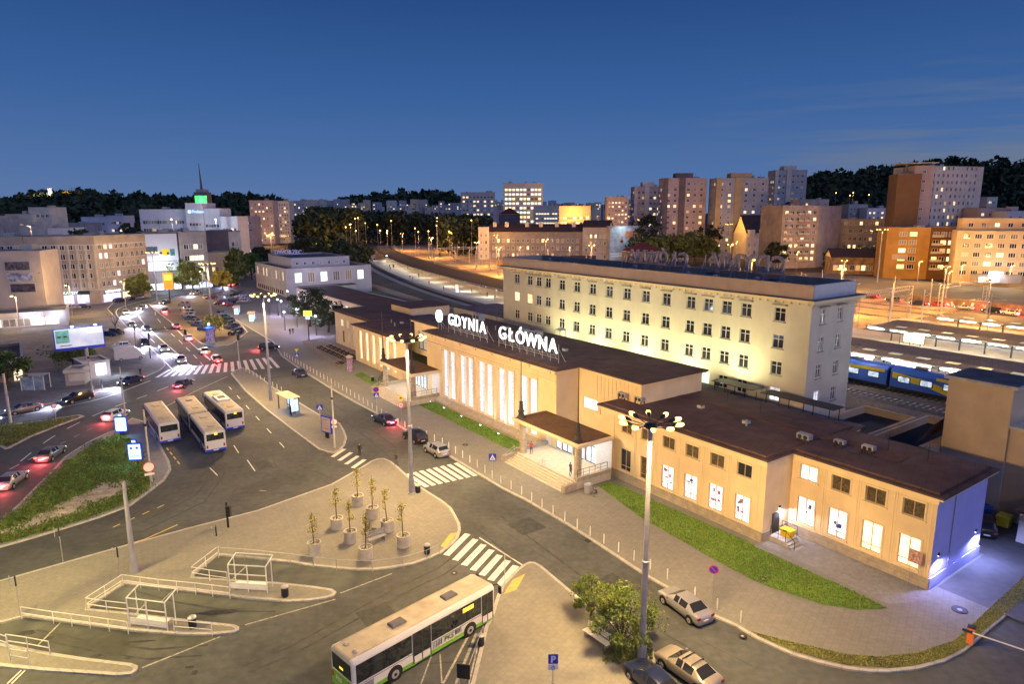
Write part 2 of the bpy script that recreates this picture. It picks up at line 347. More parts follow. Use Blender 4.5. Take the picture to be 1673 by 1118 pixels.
# ================================================================== GROUND
g = MB(); g.face([(-5000,-60,-0.06),(5000,-60,-0.06),(5000,6500,-0.06),(-5000,6500,-0.06)], M_ground); struct('ground', g)
def PX(pts, z=0.0): return [G(x, y, z) for x, y in pts]
def smooth(p, it=2):
    for _ in range(it):
        q = []
        for i in range(len(p)):
            a, b = p[i], p[(i+1) % len(p)]; q += [(a[0]*.78+b[0]*.22, a[1]*.78+b[1]*.22), (a[0]*.22+b[0]*.78, a[1]*.22+b[1]*.78)]
        p = q
    return p
def tri_prism(mb, poly, z0, z1, m, ms): mb.prism(poly, z0, z1, m, ms)
def island(name, poly, m, h=0.13, kerb=0.28, sm=0):
    if sm: poly = smooth(poly, sm)
    a = sum(poly[i][0]*poly[(i+1)%len(poly)][1]-poly[(i+1)%len(poly)][0]*poly[i][1] for i in range(len(poly)))
    if a < 0: poly = poly[::-1]
    mb = MB(); n = len(poly); inner = []
    for i in range(n):
        p0, p1, p2 = Vector(poly[i-1]), Vector(poly[i]), Vector(poly[(i+1) % n])
        d1 = (p1-p0).normalized(); d2 = (p2-p1).normalized(); n1 = Vector((-d1.y, d1.x)); n2 = Vector((-d2.y, d2.x)); b_ = n1+n2
        if b_.length < .2: b_ = n1
        b_.normalize(); k = kerb/max(.45, b_.dot(n1)); inner.append(tuple(p1+b_*k))
    for i in range(n):
        j = (i+1) % n; a_, b_, c_, d_ = poly[i], poly[j], inner[j], inner[i]
        mb.face([(*a_, 0-.05), (*b_, -.05), (*b_, h), (*a_, h)], M_kerb); mb.face([(*a_, h), (*b_, h), (*c_, h), (*d_, h)], M_kerb)
    mb.face([(*p, h-0.012) for p in inner], m)
    return tag(mb.build(name), None, None, None, 'structure')
# the carriageways: one asphalt sheet under everything in the square
s = MB(); s.face([(x, y, 0.0) for x, y in [(-190, 6), (60, 6), (72, 45), (36, 62), (-30, 150), (-52, 330), (-230, 420), (-330, 330), (-330, 60)]], M_asph); struct('road', s)

ST_K = [(360,508),(410,538),(445,559),(460,583),(480,597),(500,610.6),(535,633),(586,662),(636,688),(668,708),(706,731),(731,745),(784,778),(820,800),(854,816.5),(925,858),(988,899),(1055,943.6),(1087,961.8),(1166,1009.5),(1200,1025),(1240,1048),(1293,1072.7),(1338,1086),(1384,1096.6),(1420,1101),(1452,1101),(1497,1096.6),(1543,1084),(1577,1066),(1611,1036),(1673,984),(1760,905)]
stp = PX(ST_K) + [S(-12, 30), S(-12, 50), S(300, 50), S(300, 8), S(230, 6), G(330, 486), G(345, 497)]
island('station_pavement', stp, M_pave)
isB = [(377,611),(384,606),(396,602),(410,606),(430,620),(445,633),(480,652),(493,661),(521,678),(545,688),(556,693),(563,705),(567,716),(564,728),(556,737),(546,741),(534,740),(521,736),(480,706),(435,671),(400,640)]
island('bus_stop_pavement', PX(isB), M_pave)
isC = [(606,755),(617,751),(628,750.5),(640,756),(651,765),(684,795),(724,820.5),(738,832),(746,846),(752,858),(753,868),(749,881),(738,893),(721,906),(700,915),(676,923.5),(640,930),(608,933.5),(575,933),(550.6,931),(510,927),(475,921),(400,913),(356,909),
       (318,940),(317,945),(400,951),(450,953.6),(510,960),(543,965),(550,970),(545,976),(530,980.5),(505,984),(470,985.5),(400,980),(323,969.7),(263,963.7),(203,956.5),
       (148,992),(146,997),(205,1003),(349,1020),(382,1023.5),(391,1027),(391,1032),(382,1036.6),(340,1040),(299,1039.7),(215,1033),(143,1023.5),(72,1014),(41,1010),
       (-60,1036),(-62,1041),(81,1069),(143.5,1078.5),(215,1087),(226,1091),(225,1098),(215,1105),(190,1107),(143,1103.5),(72,1099),(0,1091.6),(-120,1075),(-260,1040),
       (-260,1022),(0,951),(176,901),(314,863),(420,836),(541,793),(590,765)]
island('plaza_pavement', PX(isC), M_pave)
isD = [(858,923),(865,920.5),(874,921),(885,927),(937,971),(985,1010),(1020,1034),(1057,1059),(1071,1070),(1074,1080),(1068,1093),(1050,1102),(1037,1104),(1100,1165),(1150,1230),(700,1230),(770,1118),(792,1027),(801,1010),(812,975),(822,955),(845,932)]
island('corner_pavement', PX(isD), M_pave)
isE = [(186,705),(176,708),(141,725),(105.5,748),(83,773),(55,800.5),(30,826),(0,853),(-70,905),(-70,925),(0,896),(50,882),(100,867),(160,848),(213,828),(251,800),(270,785),(280,768),(277,755),(263.6,730),(245,700),(236,690),(216,684),(198,698)]
island('verge_pavement', PX(isE), M_pave2)
g = MB(); g.prism(PX([(183,712),(150,727),(112,752),(90,776),(62,803),(37,829),(5,855),(-60,905),(0,889),(50,875),(100,861),(155,842),(205,823),(243,797),(250,770),(238,760),(222,738),(212,716),(200,708)], .13), -0.01, 0.135, M_grass); tag(g.build('grass_verge'), None, None, None, 'structure')
g = MB(); g.face([(*G(x, y, .14), 0.145) for x, y in [(210,783),(214,792),(208,806),(176,820),(143,834),(118,848),(76,862),(30,874),(0,882),(-20,880),(0,868),(50,847),(100,821),(141,804),(161,790)]], M_soil); struct('bare_earth_path', g)
isF = [(-80,700),(0,731),(8,735),(16,733),(50,715),(100,695),(138,681),(130,679),(110,682),(60,690),(0,696),(-80,698)]
island('triangle_kerb', PX(isF), M_grassdry, kerb=.35)
isG = [(-200,700),(0,678),(50,667),(150,646),(240,616),(262,606),(271,598),(268,588),(251,573),(241,558),(226,545),(213,538),(190,520),(176,505),(185,496),(215,488),(248,484),(235,478),(120,484),(-200,496)]
island('west_pavement', PX(isG), mat('forecourt_paving', (0.20,0.185,0.18), 0.85, 0.14, 2.0, brick=(.6,.6,.02,.3,False), stain=.35))
isH = [(382,561),(372,565),(352,567),(330,563),(305,545),(276,525),(250,505),(243,498),(258,492),(290,488),(330,484),(350,500),(395,530),(405,543)]
island('car_park_pavement', PX(isH), mat('car_park_surface', (0.19,0.155,0.115), 0.85, 0.12, 2.0, stain=.3))
# lawns along the station
def lawn(name, pts, z=.14, m=M_grass, kind='structure'):
    g_ = MB(); P_ = [(*p, z) for p in pts]; g_.face(P_, m); return tag(g_.build(name), None, None, None, kind)
LAWNS = [[S(50, -5.9), S(70.5, -5.9), S(71, -8.6), S(68, -8.8), S(48, -8.8), S(44.6, -8.6), S(44.6, -5.9)],
         [G(975, 795), G(1000, 790), S(12.8, -4.9), S(12.3, -5.2), G(1340, 945), G(1385, 965), G(1450, 997), G(1400, 1000), G(1340, 990), G(1250, 960), G(1190, 930), G(1050, 850)],
         [G(578, 614), G(590, 609), G(625, 628), G(618, 636)]]
for L_ in LAWNS: lawn('lawn', L_)
lawn('kerb_lawn', PX([(1215,1030),(1228,1036),(1293,1052),(1384,1073),(1440,1077),(1500,1070),(1560,1050),(1590,1022),(1673,945),(1760,870),(1760,902),(1673,980),(1611,1031),(1577,1061),(1543,1079),(1497,1091),(1452,1095),(1384,1090),(1338,1079),(1293,1066),(1240,1043)]), m=M_grassdry)
lawn('service_yard', [S(-3, 1), S(-12, 1), S(-14, 40), S(14, 40), S(14, 11), S(-.3, 10), S(-.3, 1)], z=.141, m=M_asph2)
# pale paving bands in front of the buildings
g = MB(); g.face([(*p, .1375) for p in [S(12.2, -.12), S(12.2, -4.3), S(7.5, -4.3), G(1447,990), G(1500,986), S(-.9, -1.4), S(-.3, -.12)]], M_pave2); struct('apron_paving', g)
g = MB()
for q in ([(356,909),(318,941),(400,950),(543,965),(640,931),(608,934.5),(550,932),(475,922),(400,914)], [(203,957),(148,993),(205,1002),(349,1019),(386,1024),(540,982),(470,986),(400,981),(263,965)], [(41,1011),(-60,1037),(81,1068),(215,1086),(380,1038),(299,1041),(215,1034),(72,1015)]): g.face([(*G(x, y), .0035) for x, y in q], M_bay)
struct('bus_bay_concrete', g)

# ------------------------------------------------------------------ markings and light-streak lines (4 mm sheets)
mk = MB()
def strip(p, q, w_, m=M_paint, z=.006, mb=None):
    a = Vector(p); b = Vector(q); d = (b-a).normalized(); n = Vector((-d.y, d.x))*w_/2
    (mb or mk).face([(*(a-n), z), (*(b-n), z), (*(b+n), z), (*(a+n), z)], m)
def zebra(a0, a1, b0, b1, n, wd):   # first stripe a0-a1, last stripe b0-b1
    for i in range(n):
        t = i/(n-1); p = [a0[k]+(b0[k]-a0[k])*t for k in (0, 1)]; q = [a1[k]+(b1[k]-a1[k])*t for k in (0, 1)]
        strip(G(*p), G(*q), wd)
zebra((543,747),(563,734),(587,771),(607,757), 5, .55)
zebra((665,775),(698,796),(744,757),(777,778), 8, .55)
zebra((729,908),(764,873),(816,957),(843,925), 7, .60)
zebra((256,617),(278,604),(455,601),(440,584), 17, .62)
strip(G(783,879), G(855,925), .14); strip(G(801,889), G(838,914), .12, M_paint_old, .0065)
def dashes(p, q, n, frac=.45, w_=.13, m=M_paint):
    p = Vector(p); q = Vector(q)
    for i in range(n): a = p+(q-p)*(i/n); b = p+(q-p)*((i+frac)/n); strip(a, b, w_, m)
dashes(G(374,632), G(480,749), 6, .35); dashes(G(343,765), G(357,779), 1, .9)
dashes(G(404,752), G(420,775), 1, .8); dashes(G(382,728), G(392,744), 1, .8); dashes(G(424,802), G(436,803), 1, .9, m=M_paint_old)
dashes(G(272,732), G(296,762), 4, .6, .16, M_yel)
dashes(G(60,745), G(0,775), 2, .5); dashes(G(150,700), G(60,745), 4, .4, m=M_paint_old)
for a, b in (((0,676),(50,668)),((50,668),(150,648)),((150,648),(246,618))): strip(G(*a), G(*b), .16, M_paint_old)
strip(G(318,640), G(372,615), .18, M_paint_old); strip(G(270,665), G(318,640), .18, M_paint_old)
for a, b in (((99,1018),(62,1055)), ((283,965),(262,985)), ((240,985),(222,1003)), ((402,926),(380,947))): strip(G(*a), G(*b), .12, M_paint_old)
strip(G(232,1092), G(360,1041), .13, M_paint_old); strip(G(400,1022), G(548,980), .12, M_paint_old); strip(G(556,970), G(640,938), .12, M_paint_old)
strip(G(35,1096), G(12,1118), .12); strip(G(41,1096), G(19,1118), .12)
for a, b, w_ in (((765,1040),(724,1118),.16), ((778,1036),(745,1118),.2), ((705,1072),(688,1118),.1), ((719,1070),(722,1118),.1), ((787,1030),(766,1118),.12)): strip(G(*a), G(*b), w_, M_paint_old)
strip(G(166,903), G(236,882), .14, M_yel); strip(G(236,882), G(290,858), .14, M_yel)
for i in range(4): a = (185+i*24, 862-i*10.5); strip(G(*a), G(a[0]+11, a[1]-5), .16, M_yel)
def streakline(pts, w_=.16, m=M_paint, z=.007, dash=None):
    P_ = [Vector(G(*p)) for p in pts]; Q_ = []
    for i in range(len(P_)-1):
        p0 = P_[max(0, i-1)]; p1 = P_[i]; p2 = P_[i+1]; p3 = P_[min(len(P_)-1, i+2)]
        for k in range(8): t = k/8; Q_.append(0.5*((2*p1)+(p2-p0)*t+(2*p0-5*p1+4*p2-p3)*t*t+(3*p1-p0-3*p2+p3)*t*t*t))
    Q_.append(P_[-1])
    for i in range(len(Q_)-1):
        if dash and i % 4 >= 2: continue
        strip(Q_[i], Q_[i+1], w_, m, z)
streakline([(400,461),(330,473),(262,486),(214,497),(190,508),(202,528),(228,552),(256,578),(284,606)], .22); streakline([(400,464),(335,477),(268,490),(224,502),(206,512),(220,532),(246,554),(274,580),(302,608)], .18, dash=1)  # white curves standing in for the traffic's light streaks, drawn as paint
streakline([(400,467),(340,480),(274,494),(236,505),(226,514),(240,534),(264,556),(292,580),(318,605)], .30); streakline([(400,470),(344,484),(282,499),(254,510),(268,534),(292,556),(316,580),(336,602)], .18, dash=1); streakline([(284,502),(270,512),(286,535),(308,557),(334,580),(356,600)], .2)
streakline([(300,622),(240,646),(170,672),(90,712),(20,765)], .18, dash=1); streakline([(246,622),(170,650),(90,668),(0,684)], .2)
struct('road_markings_and_streaks', mk)
tk = MB()
for q in ([(720,893),(736,872),(748,871),(728,896)], [(822,972),(838,948),(858,938),(844,964)], [(540,742),(552,738),(560,733),(556,737),(546,741.5)]):
    tk.face([(*G(x, y, .12), .125) for x, y in q], M_tact)
struct('tactile_paving_strip', tk)
# tyre marks, patches and worn spots
pt = MB(); random.seed(3)
M_patch = mat('asphalt_patch', (0.050, 0.055, 0.058), 0.75, 0.2, 2.0)
M_bayd = mat('oil_stain', (0.030, 0.030, 0.034), 0.6, 0.3, 3.0)
def blob(c, rx, ry, m, a=0.0, z=.004, mb=None):
    P_ = []
    for i in range(14):
        t = 6.283*i/14; r_ = 1+random.uniform(-.22, .22); x, y = rx*r_*math.cos(t), ry*r_*math.sin(t); P_.append((c[0]+x*math.cos(a)-y*math.sin(a), c[1]+x*math.sin(a)+y*math.cos(a), z))
    (mb or pt).face(P_, m)
for p, rx, ry in (((355,1001),1.6,.35),((44,1035),.6,.3),((80,1043),.35,.15),((160,1072),.35,.16),((210,1076),.3,.13),((205,1054),.35,.12),((310,1091),.35,.15),((318,1100),.2,.25),((455,770),.5,.12),((230,1049),1.3,.12)):
    blob(G(*p), rx, ry, M_bayd, .1)
def crack(pts, w_=.06, m=M_bayd):
    for i in range(len(pts)-1): strip(G(*pts[i]), G(*pts[i+1]), w_, m, .0045, pt)
crack([(400,720),(430,716),(452,722),(480,720)]); crack([(402,797),(440,792),(470,797),(500,790)]); crack([(350,757),(362,790),(390,797)]); crack([(420,725),(445,745),(452,765)])
crack([(700,1085),(760,1082)]); crack([(810,860),(880,905),(960,960)], .04); crack([(1140,1045),(1230,1090)], .04); crack([(560,1000),(640,985),(700,950)], .04)
M_tyre = mat('tyre_marks', (0.046, 0.050, 0.053), 0.65, 0.3, 1.2)
for a_ in ([(395,1090),(470,1060),(560,1010),(650,960),(715,930),(760,895)], [(405,1100),(480,1070),(570,1020),(660,970),(728,938),(772,905)], [(215,965),(290,985),(380,1000),(450,1000)], [(60,1030),(150,1050),(250,1062),(340,1055)], [(40,1040),(140,1062),(240,1078),(330,1072)], [(120,880),(230,855),(320,810),(350,770),(345,735)], [(110,892),(235,868),(335,820),(366,775),(362,735)], [(490,760),(560,790)], [(800,830),(880,890),(960,950),(1060,1020),(1150,1075)], [(760,850),(830,905)], [(460,625),(520,660),(580,700),(640,750)], [(475,620),(535,655),(600,697),(660,742)]):
    q_ = [Vector(G(*p)) for p in a_]
    for i in range(len(q_)-1):
        for k in range(6): strip(q_[i].lerp(q_[i+1], k/6), q_[i].lerp(q_[i+1], (k+1)/6), random.uniform(.14, .24), M_tyre, .0042, pt)
for p in ((430,760),(520,820),(700,840),(620,1010),(860,860),(1010,960)):
    c = G(*p); a = TH; w_, h_ = random.uniform(1.2, 2.6), random.uniform(.8, 1.4); d = Vector((math.cos(a), math.sin(a))); n = Vector((-d.y, d.x)); c = Vector(c); pt.face([(*(c+d*sx*w_+n*sy*h_), .0048) for sx, sy in ((-1, -1), (1, -1), (1, 1), (-1, 1))], M_patch)
struct('asphalt_repairs', pt)
for i, p in enumerate(((860,815),(960,884),(1120,984),(560,646),(436,668))):
    c = G(*p); m_ = MB(); [m_.box(-.3, .3, -.2+k*.08, -.16+k*.08, .0, .03, M_dark) for k in range(6)]; m_.box(-.32, .32, -.24, .26, -.01, .008, M_black)
    tag(m_.build('gully_grate', None, (*c, .0), SRZ), 'black iron gully grate in the gutter, ' + ['nearest the near portico', 'midway along the long lawn', 'beside the silver sedan', 'by the far portico', 'by the bus stop island'][i], 'gully grate')
def manhole(px, py, z=.14, r=.35, lab=None):
    m_ = MB(); m_.lathe([(0, .012), (r*.86, .012), (r*.9, .018), (r, .018), (r, -.02)], M_dark, 20)
    m_.lathe([(0, .016), (r*.3, .016), (r*.34, .012)], M_conc, 16); return tag(m_.build('manhole_cover', None, (*G(px, py, z), z)), lab, 'manhole cover')
manhole(1568, 997, .14, .55, 'dark round manhole cover on pale paving beside the blue end wall'); manhole(1247, 947, .145, .4, 'dark round manhole cover in the long lawn')
manhole(760, 727, .13, .35, 'round manhole cover on pavement above the silver hatchback'); manhole(1213, 1040, .13, .3, 'pale manhole cover at the kerb near the long lawn'); manhole(742, 937, .004, .3, 'manhole cover in the road by the lower zebra crossing')

gb_ = MB(); random.seed(44)
def blades(poly, n, hmin, hmax, m):
    xs = [p[0] for p in poly]; ys = [p[1] for p in poly]; k = 0
    while k < n:
        x, y = random.uniform(min(xs), max(xs)), random.uniform(min(ys), max(ys)); c = False; j = len(poly)-1
        for i in range(len(poly)):
            if (poly[i][1] > y) != (poly[j][1] > y) and x < (poly[j][0]-poly[i][0])*(y-poly[i][1])/(poly[j][1]-poly[i][1])+poly[i][0]: c = not c
            j = i
        if not c: continue
        k += 1; a = random.random()*6.28; w_ = .05; h = random.uniform(hmin, hmax); dx, dy = math.cos(a)*w_, math.sin(a)*w_; lx, ly = random.gauss(0, .04), random.gauss(0, .04)
        gb_.face([(x-dx, y-dy, .14), (x+dx, y+dy, .14), (x+lx, y+ly, .14+h)], m)
M_b1 = mat('grass_blade', (.16, .28, .05), .9, 0, island=.5); M_b2 = mat('grass_blade_dry', (.24, .25, .09), .9, 0, island=.5)
blades(LAWNS[0], 7000, .06, .14, M_b1); blades(LAWNS[1], 14000, .06, .15, M_b1); blades(LAWNS[1], 3500, .06, .16, M_b2)
blades(PX([(1215,1030),(1228,1036),(1293,1052),(1384,1073),(1440,1077),(1500,1070),(1560,1050),(1590,1022),(1673,945),(1673,980),(1611,1031),(1577,1061),(1543,1079),(1497,1091),(1452,1095),(1384,1090),(1338,1079),(1293,1066),(1240,1043)]), 9000, .03, .10, M_b2)
tag(gb_.build('grass_blades'), 'short grass of the station lawns and the kerb strip', 'grass', None, 'stuff')
# ================================================================== STATION BUILDING (local x = -u, y = v)
stn = thing('railway_station', 'long low cream railway station with tall lit hall windows and felt roofs', 'railway station', (*S(0, 0), 0), SRZ)
def swall(u1, u0, v, z0, z1, holes, m, mb, depth=.2):
    # wall facing the square from u1 (left) to u0 (right); holes given as (u_left, z, w, h)
    hs = [(u1-h[0], h[1], h[2], h[3]) for h in holes]; wallface(mb, (-u1, v), (1, 0), u1-u0, z0, z1, hs, m, depth)
ZE = 7.9     # underside of the eaves
wall = MB(); trimm = MB(); plin = MB(); roof = MB()
def fascia_roof(mb, u0, u1, v0, v1, z, over=.55, m=M_roof, th=.3, lead=None):
    x0, x1 = -u1-over, -u0+over; y0, y1 = v0-over, v1+over
    mb.box(x0, x1, y0, y1, z, z+th*.45, M_trim); mb.box(x0-.06, x1+.06, y0-.06, y1+.06, z+th*.45+.004, z+th, m)
    # raised inner deck, a little in from the edge
    mb.box(x0+.5, x1-.5, y0+.5, y1-.5, z+th+.003, z+th+.18, m)
def windows(us, z, w_, h_, v, mf, mgs, sill=True, **k):
    for i, u in enumerate(us):
        putwin(stn, (-u, v), (1, 0), 0, z, w_, h_, mf, mgs[i % len(mgs)], **k)
        # surround and sill, proud of the render
        for a in ((-u-.14, -u-.002, z-.0, z+h_), (-u+w_+.002, -u+w_+.14, z, z+h_)): trimm.box(a[0], a[1], v-.05, v-.003, a[2], a[3], M_trim)
        trimm.box(-u-.14, -u+w_+.14, v-.05, v-.003, z+h_+.002, z+h_+.14, M_trim); trimm.box(-u-.2, -u+w_+.2, v-.14, v-.003, z-.12, z-.003, M_trim)
# --- near wing
nw_l = [11.6-3.02*i for i in range(4)]; lw_l = [30.75-3.05*i for i in range(6)]
def grooves(us, v, z0, z1):
    for u in us: trimm.box(-u-.05, -u+.05, v-.04, v-.003, z0, z1, M_trim)
PH = 1.05
swall(12.4, 0, 0, PH, ZE, [(u, 1.4, 1.68, 2.6) for u in nw_l]+[(u, 5.7, 1.68, 1.4) for u in nw_l], M_wall, wall)
windows(nw_l, 1.4, 1.68, 2.6, 0, M_frameb, [M_litw, M_litw, M_litc, M_litc], nx=2, tr=.55)
windows(nw_l, 5.7, 1.68, 1.4, 0, M_frameb, [M_litw, M_glassb, M_glassb, M_glassb], nx=2)
grooves([12.1, 9.25, 9.05, 6.2, 6.0, 3.2, 3.0, .35], 0, PH, ZE-.5)
M_end_bluelit = mat('end_wall_render', (0.42, 0.42, 0.78), 0.85, 0.05, 0.6, bump=.05)  # blue light on the cream wall is put into its base colour
wallface(wall, (0, 0), (0, 1), 9.4, PH, ZE, [], M_end_bluelit)              # end wall
wallface(wall, (-12.4, 9.4), (0, -1), 9.4, PH, ZE, [], M_wall)
wallface(wall, (0, 9.4), (-1, 0), 12.4, 0, ZE, [], M_wall)
trimm.tube((.06, 3.1, .1), (.06, 3.1, ZE), .04, .04, M_steel, 8)      # downpipe on the end wall
plin.box(-12.4, .05, -.1, 0.0, 0, PH, M_plinth); plin.box(.0, .09, 0.0, 9.45, 0, PH, M_end_bluelit)
fascia_roof(roof, 0, 12.4, 0, 9.4, ZE)
trimm.box(-12.2, .12, -.16, -.003, ZE-.5, ZE-.003, M_trim); trimm.box(.003, .12, 0, 9.4, ZE-.4, ZE-.003, M_end_bluelit)
# --- long wing
swall(34, 12.4, -4, PH, ZE, [(u, 1.3, 1.62, 2.55) for u in lw_l]+[(u, 5.72, 1.62, 1.3) for u in lw_l], M_wall, wall)
windows(lw_l, 1.3, 1.62, 2.55, -4, M_frameb, [M_glassd, M_glassb, M_litw, M_litw, M_litw, M_litw], nx=2, tr=.55)
windows(lw_l, 5.72, 1.62, 1.3, -4, M_frameb, [M_glassb, M_glassb, M_glassb, M_glassb, M_glassb, M_glassd], nx=2)
grooves([31.9]+sum([[28.55-3.05*i+.1, 28.55-3.05*i-.1] for i in range(5)], [])+[13.1], -4, PH, ZE-.5)
wallface(wall, (-12.4, -4), (0, 1), 4.0, PH, ZE, [], M_wall)         # return with the side entrance
plin.box(-33, -12.35, -4.1, -4.0, 0, PH, M_plinth); plin.box(-12.4, -12.3, -4.0, -.1, 0, PH, M_plinth)
fascia_roof(roof, 12.6, 33.6, -4, 10.6, ZE+.06)
trimm.box(-34, -12.28, -4.16, -4.003, ZE-.5, ZE-.003, M_trim); trimm.box(-12.397, -12.28, -4.0, -.17, ZE-.5, ZE-.003, M_trim)
for q_ in range(14):
    x_ = -random.uniform(2, 105); y_ = random.uniform(0, 7); zq = (ZE if x_ > -12.4 else (ZE+.06 if x_ > -33 else None)); 
    if zq: roof.box(x_-random.uniform(.4, 1.2), x_+random.uniform(.4, 1.2), y_, y_+random.uniform(.6, 1.6), zq+.484, zq+.492+q_*.0005, random.choice([M_roofred, M_roofgrey]))
roof.box(-33, -9.5, 4.6, 5.6, ZE+.06+.49, ZE+.06+.515, M_roofred); roof.box(-9.5, -5, 4.0, 6.4, ZE+.49, ZE+.51, M_roofred)
random.seed(15)
def posters(us, v, z, n, cs):
    for u in us:
        for k in range(n): b_ = MB(); x = random.uniform(.2, 1.1); zz = random.uniform(.75, 2.0); w2 = random.uniform(.15, .42); b_.box(-u+x, -u+x+w2, v+.06+k*.006, v+.064+k*.006, z+zz, z+zz+random.uniform(.1, .42), random.choice(cs)); b_.build('window_poster', stn)
CI = [mat('print_blue', (.05, .08, .35), .6, .2, 5), mat('print_red', (.42, .16, .25), .6, .2, 5), mat('print_grey', (.2, .2, .25), .6, .2, 5)]
posters(lw_l[2:], -4, 1.3, 6, CI); posters(nw_l[:2], 0, 1.4, 3, [CI[0], CI[2]])
# --- hall
hz0, hz1 = 1.2, 8.8
hl = []
for i in range(5): hl += [69.65-i*5.15, 69.65-i*5.15-2.15]
hw = 1.75; ZH = 10.7
swall(74.7, 41.2, -4.9, 0, ZH, [(u, hz0, hw, hz1-hz0) for u in hl], M_wall, wall, depth=.45)
for u in hl: putwin(stn, (-u, -4.9), (1, 0), 0, hz0, hw, hz1-hz0, M_frame, M_hall, nx=2, rows=5, dep=.42, fw=.06)
for i in range(5): u = 69.65-i*5.15; trimm.box(-u-.25, -u-.12, -5.0, -4.903, hz0-.1, hz1+.2, M_trim); trimm.box(-u+4.02, -u+4.15, -5.0, -4.903, hz0-.1, hz1+.2, M_trim); trimm.box(-u-.25, -u+4.15, -5.0, -4.903, hz1+.2, hz1+.34, M_trim); trimm.box(-u+hw+.03, -u+2.12, -4.96, -4.903, hz0, hz1, M_white)  # white piers imitate the floodlit wall between paired windows
trimm.box(-74.6, -41.2, -5.06, -4.903, 9.3, 9.42, M_trim); trimm.box(-74.8, -41.1, -5.3, -4.903, ZH-.35, ZH-.003, M_trim)
wallface(wall, (-41.2, -4.9), (0, 1), 3.6, 0, ZH, [], M_wall); wallface(wall, (-74.7, -1.3), (0, -1), 3.6, 0, ZH, [], M_wall)
plin.prism([(-70.5, -6.0), (-44, -6.0), (-44, -4.91), (-70.5, -4.91)], 0, .55, M_plinth)
plin.face([(-70.5, -5.0, 1.15), (-70.5, -6.0, .56), (-44, -6.0, .56), (-44, -5.0, 1.15)], M_plinth)
for i in range(8): roof.box(-42-i*4.3-.3, -42-i*4.3+.3, -5.55, -5.08, ZH-.25, ZH-.004, M_trim)
fascia_roof(roof, 41.2, 74.7, -4.9, -1.4, ZH, .5)
ZK = ZH+.02
swall(41.2, 30.5, -1.3, 0, ZK, [(40.3, 5.8, 2.7, 1.4)], M_wall, wall); putwin(stn, (-40.3, -1.3), (1, 0), 0, 5.8, 2.7, 1.4, M_frame, M_litw, nx=3); swall(86, 74.7, -1.3, 5.0, ZK, [(84.6, 6.0, 9.0, 3.2)], M_wall, wall)
putwin(stn, (-84.6, -1.3), (1, 0), 0, 6.0, 9.0, 3.2, M_dark, mat('dim_gallery_glass', (.3, .27, .25), .3, .2, 2, emit=.25, ecol=(.8, .75, .7)), nx=6, dep=.19)
wallface(wall, (-30.5, -1.3), (0, 1), 10.4, 7, ZK, [], M_wall); wallface(wall, (-86, 9.1), (0, -1), 10.4, 7, ZK, [], M_wall)
wallface(wall, (-30.5, 9.1), (-1, 0), 55.5, 7, ZK, [], M_wall)
for k in range(5, 16): trimm.box(-41+k*.65, -41+k*.65+.05, -1.36, -1.303, 5.6, ZK-.3, M_trim)
roof.box(-86.4, -30.1, -.8, 9.5, ZK, ZK+.16, M_trim); roof.box(-86.5, -30.0, -.9, 9.6, ZK+.164, ZK+.34, M_roof)
roof.box(-41.1, -30.1, -1.75, -.803, ZK, ZK+.16, M_trim); roof.box(-41.05, -30.0, -1.8, -.903, ZK+.164, ZK+.34, M_roof)
roof.box(-86.4, -74.9, -1.75, -.803, ZK, ZK+.16, M_trim); roof.box(-86.5, -74.9, -1.8, -.903, ZK+.164, ZK+.34, M_roof)
# --- left wing (mirrors the right one)
ll = [105.2-3.1*i for i in range(6)]
swall(107.4, 84, -4, 0, 7.3, [(u, .9, 1.45, 5.7) for u in ll], M_wall, wall, .3)
for u in ll: putwin(stn, (-u, -4), (1, 0), 0, .9, 1.45, 5.7, M_frame, M_litc, nx=2, rows=4, dep=.28)
wallface(wall, (-107.4, 0), (0, -1), 4.0, 0, 7.3, [], M_wall)
fascia_roof(roof, 84.3, 107.4, -4, 9.6, 7.3)
le = [124.2-3.4*i for i in range(4)]; le2 = [123.6-2.9*i for i in range(5)]
swall(127.8, 107.4, -.4, 0, 7.5, [(u, 4.6, 1.3, 1.5) for u in le]+[(u, .9, 1.1, 2.7) for u in le2], M_wall, wall)
for i, u in enumerate(le): putwin(stn, (-u, -.4), (1, 0), 0, 4.6, 1.3, 1.5, M_frame, M_litc if i == 0 else mat('window_dim', (.5, .45, .35), .3, 0, emit=.35, ecol=(1, .8, .55)), nx=2)
for i, u in enumerate(le2): putwin(stn, (-u, -.4), (1, 0), 0, .9, 1.1, 2.7, M_frameb, MATS['window_dim'] if i else M_glassd, nx=2)
wallface(wall, (-127.8, 9.4), (0, -1), 9.8, 0, 7.5, [], M_wall)
wallface(wall, (-107.4, 9.6), (-1, 0), 20.4, 0, 7.5, [], M_wall)
fascia_roof(roof, 107.6, 127.8, -.4, 9.4, 7.5)
# --- lower roofs between the hall range and the office block
roof.box(-112, -30.5, 9.62, 15.98, 7.0, 7.25, M_roofgrey); roof.box(-30.4, -14, 10.7, 15.98, 6.9, 7.05, M_roofgrey)
wall.box(-112.1, -30.5, 9.7, 15.9, 0, 6.99, M_wall)
wall.box(-124, -114, 12, 22, 0, 8.6, M_trim); roof.box(-124.3, -113.7, 11.7, 22.3, 8.61, 8.8, M_roof)
wall.box(-112, -88, 22, 34, 0, 8.2, M_trim); roof.box(-111.7, -88.3, 22.3, 33.7, 8.21, 8.3, M_roofgrey); wall.box(-86, -84.2, 16, 30, 0, 9, M_trim)
o = wall.build('wall', stn); trimm.build('trim_band', stn); plin.build('plinth', stn); roof.build('roof', stn)
stn_letters = []
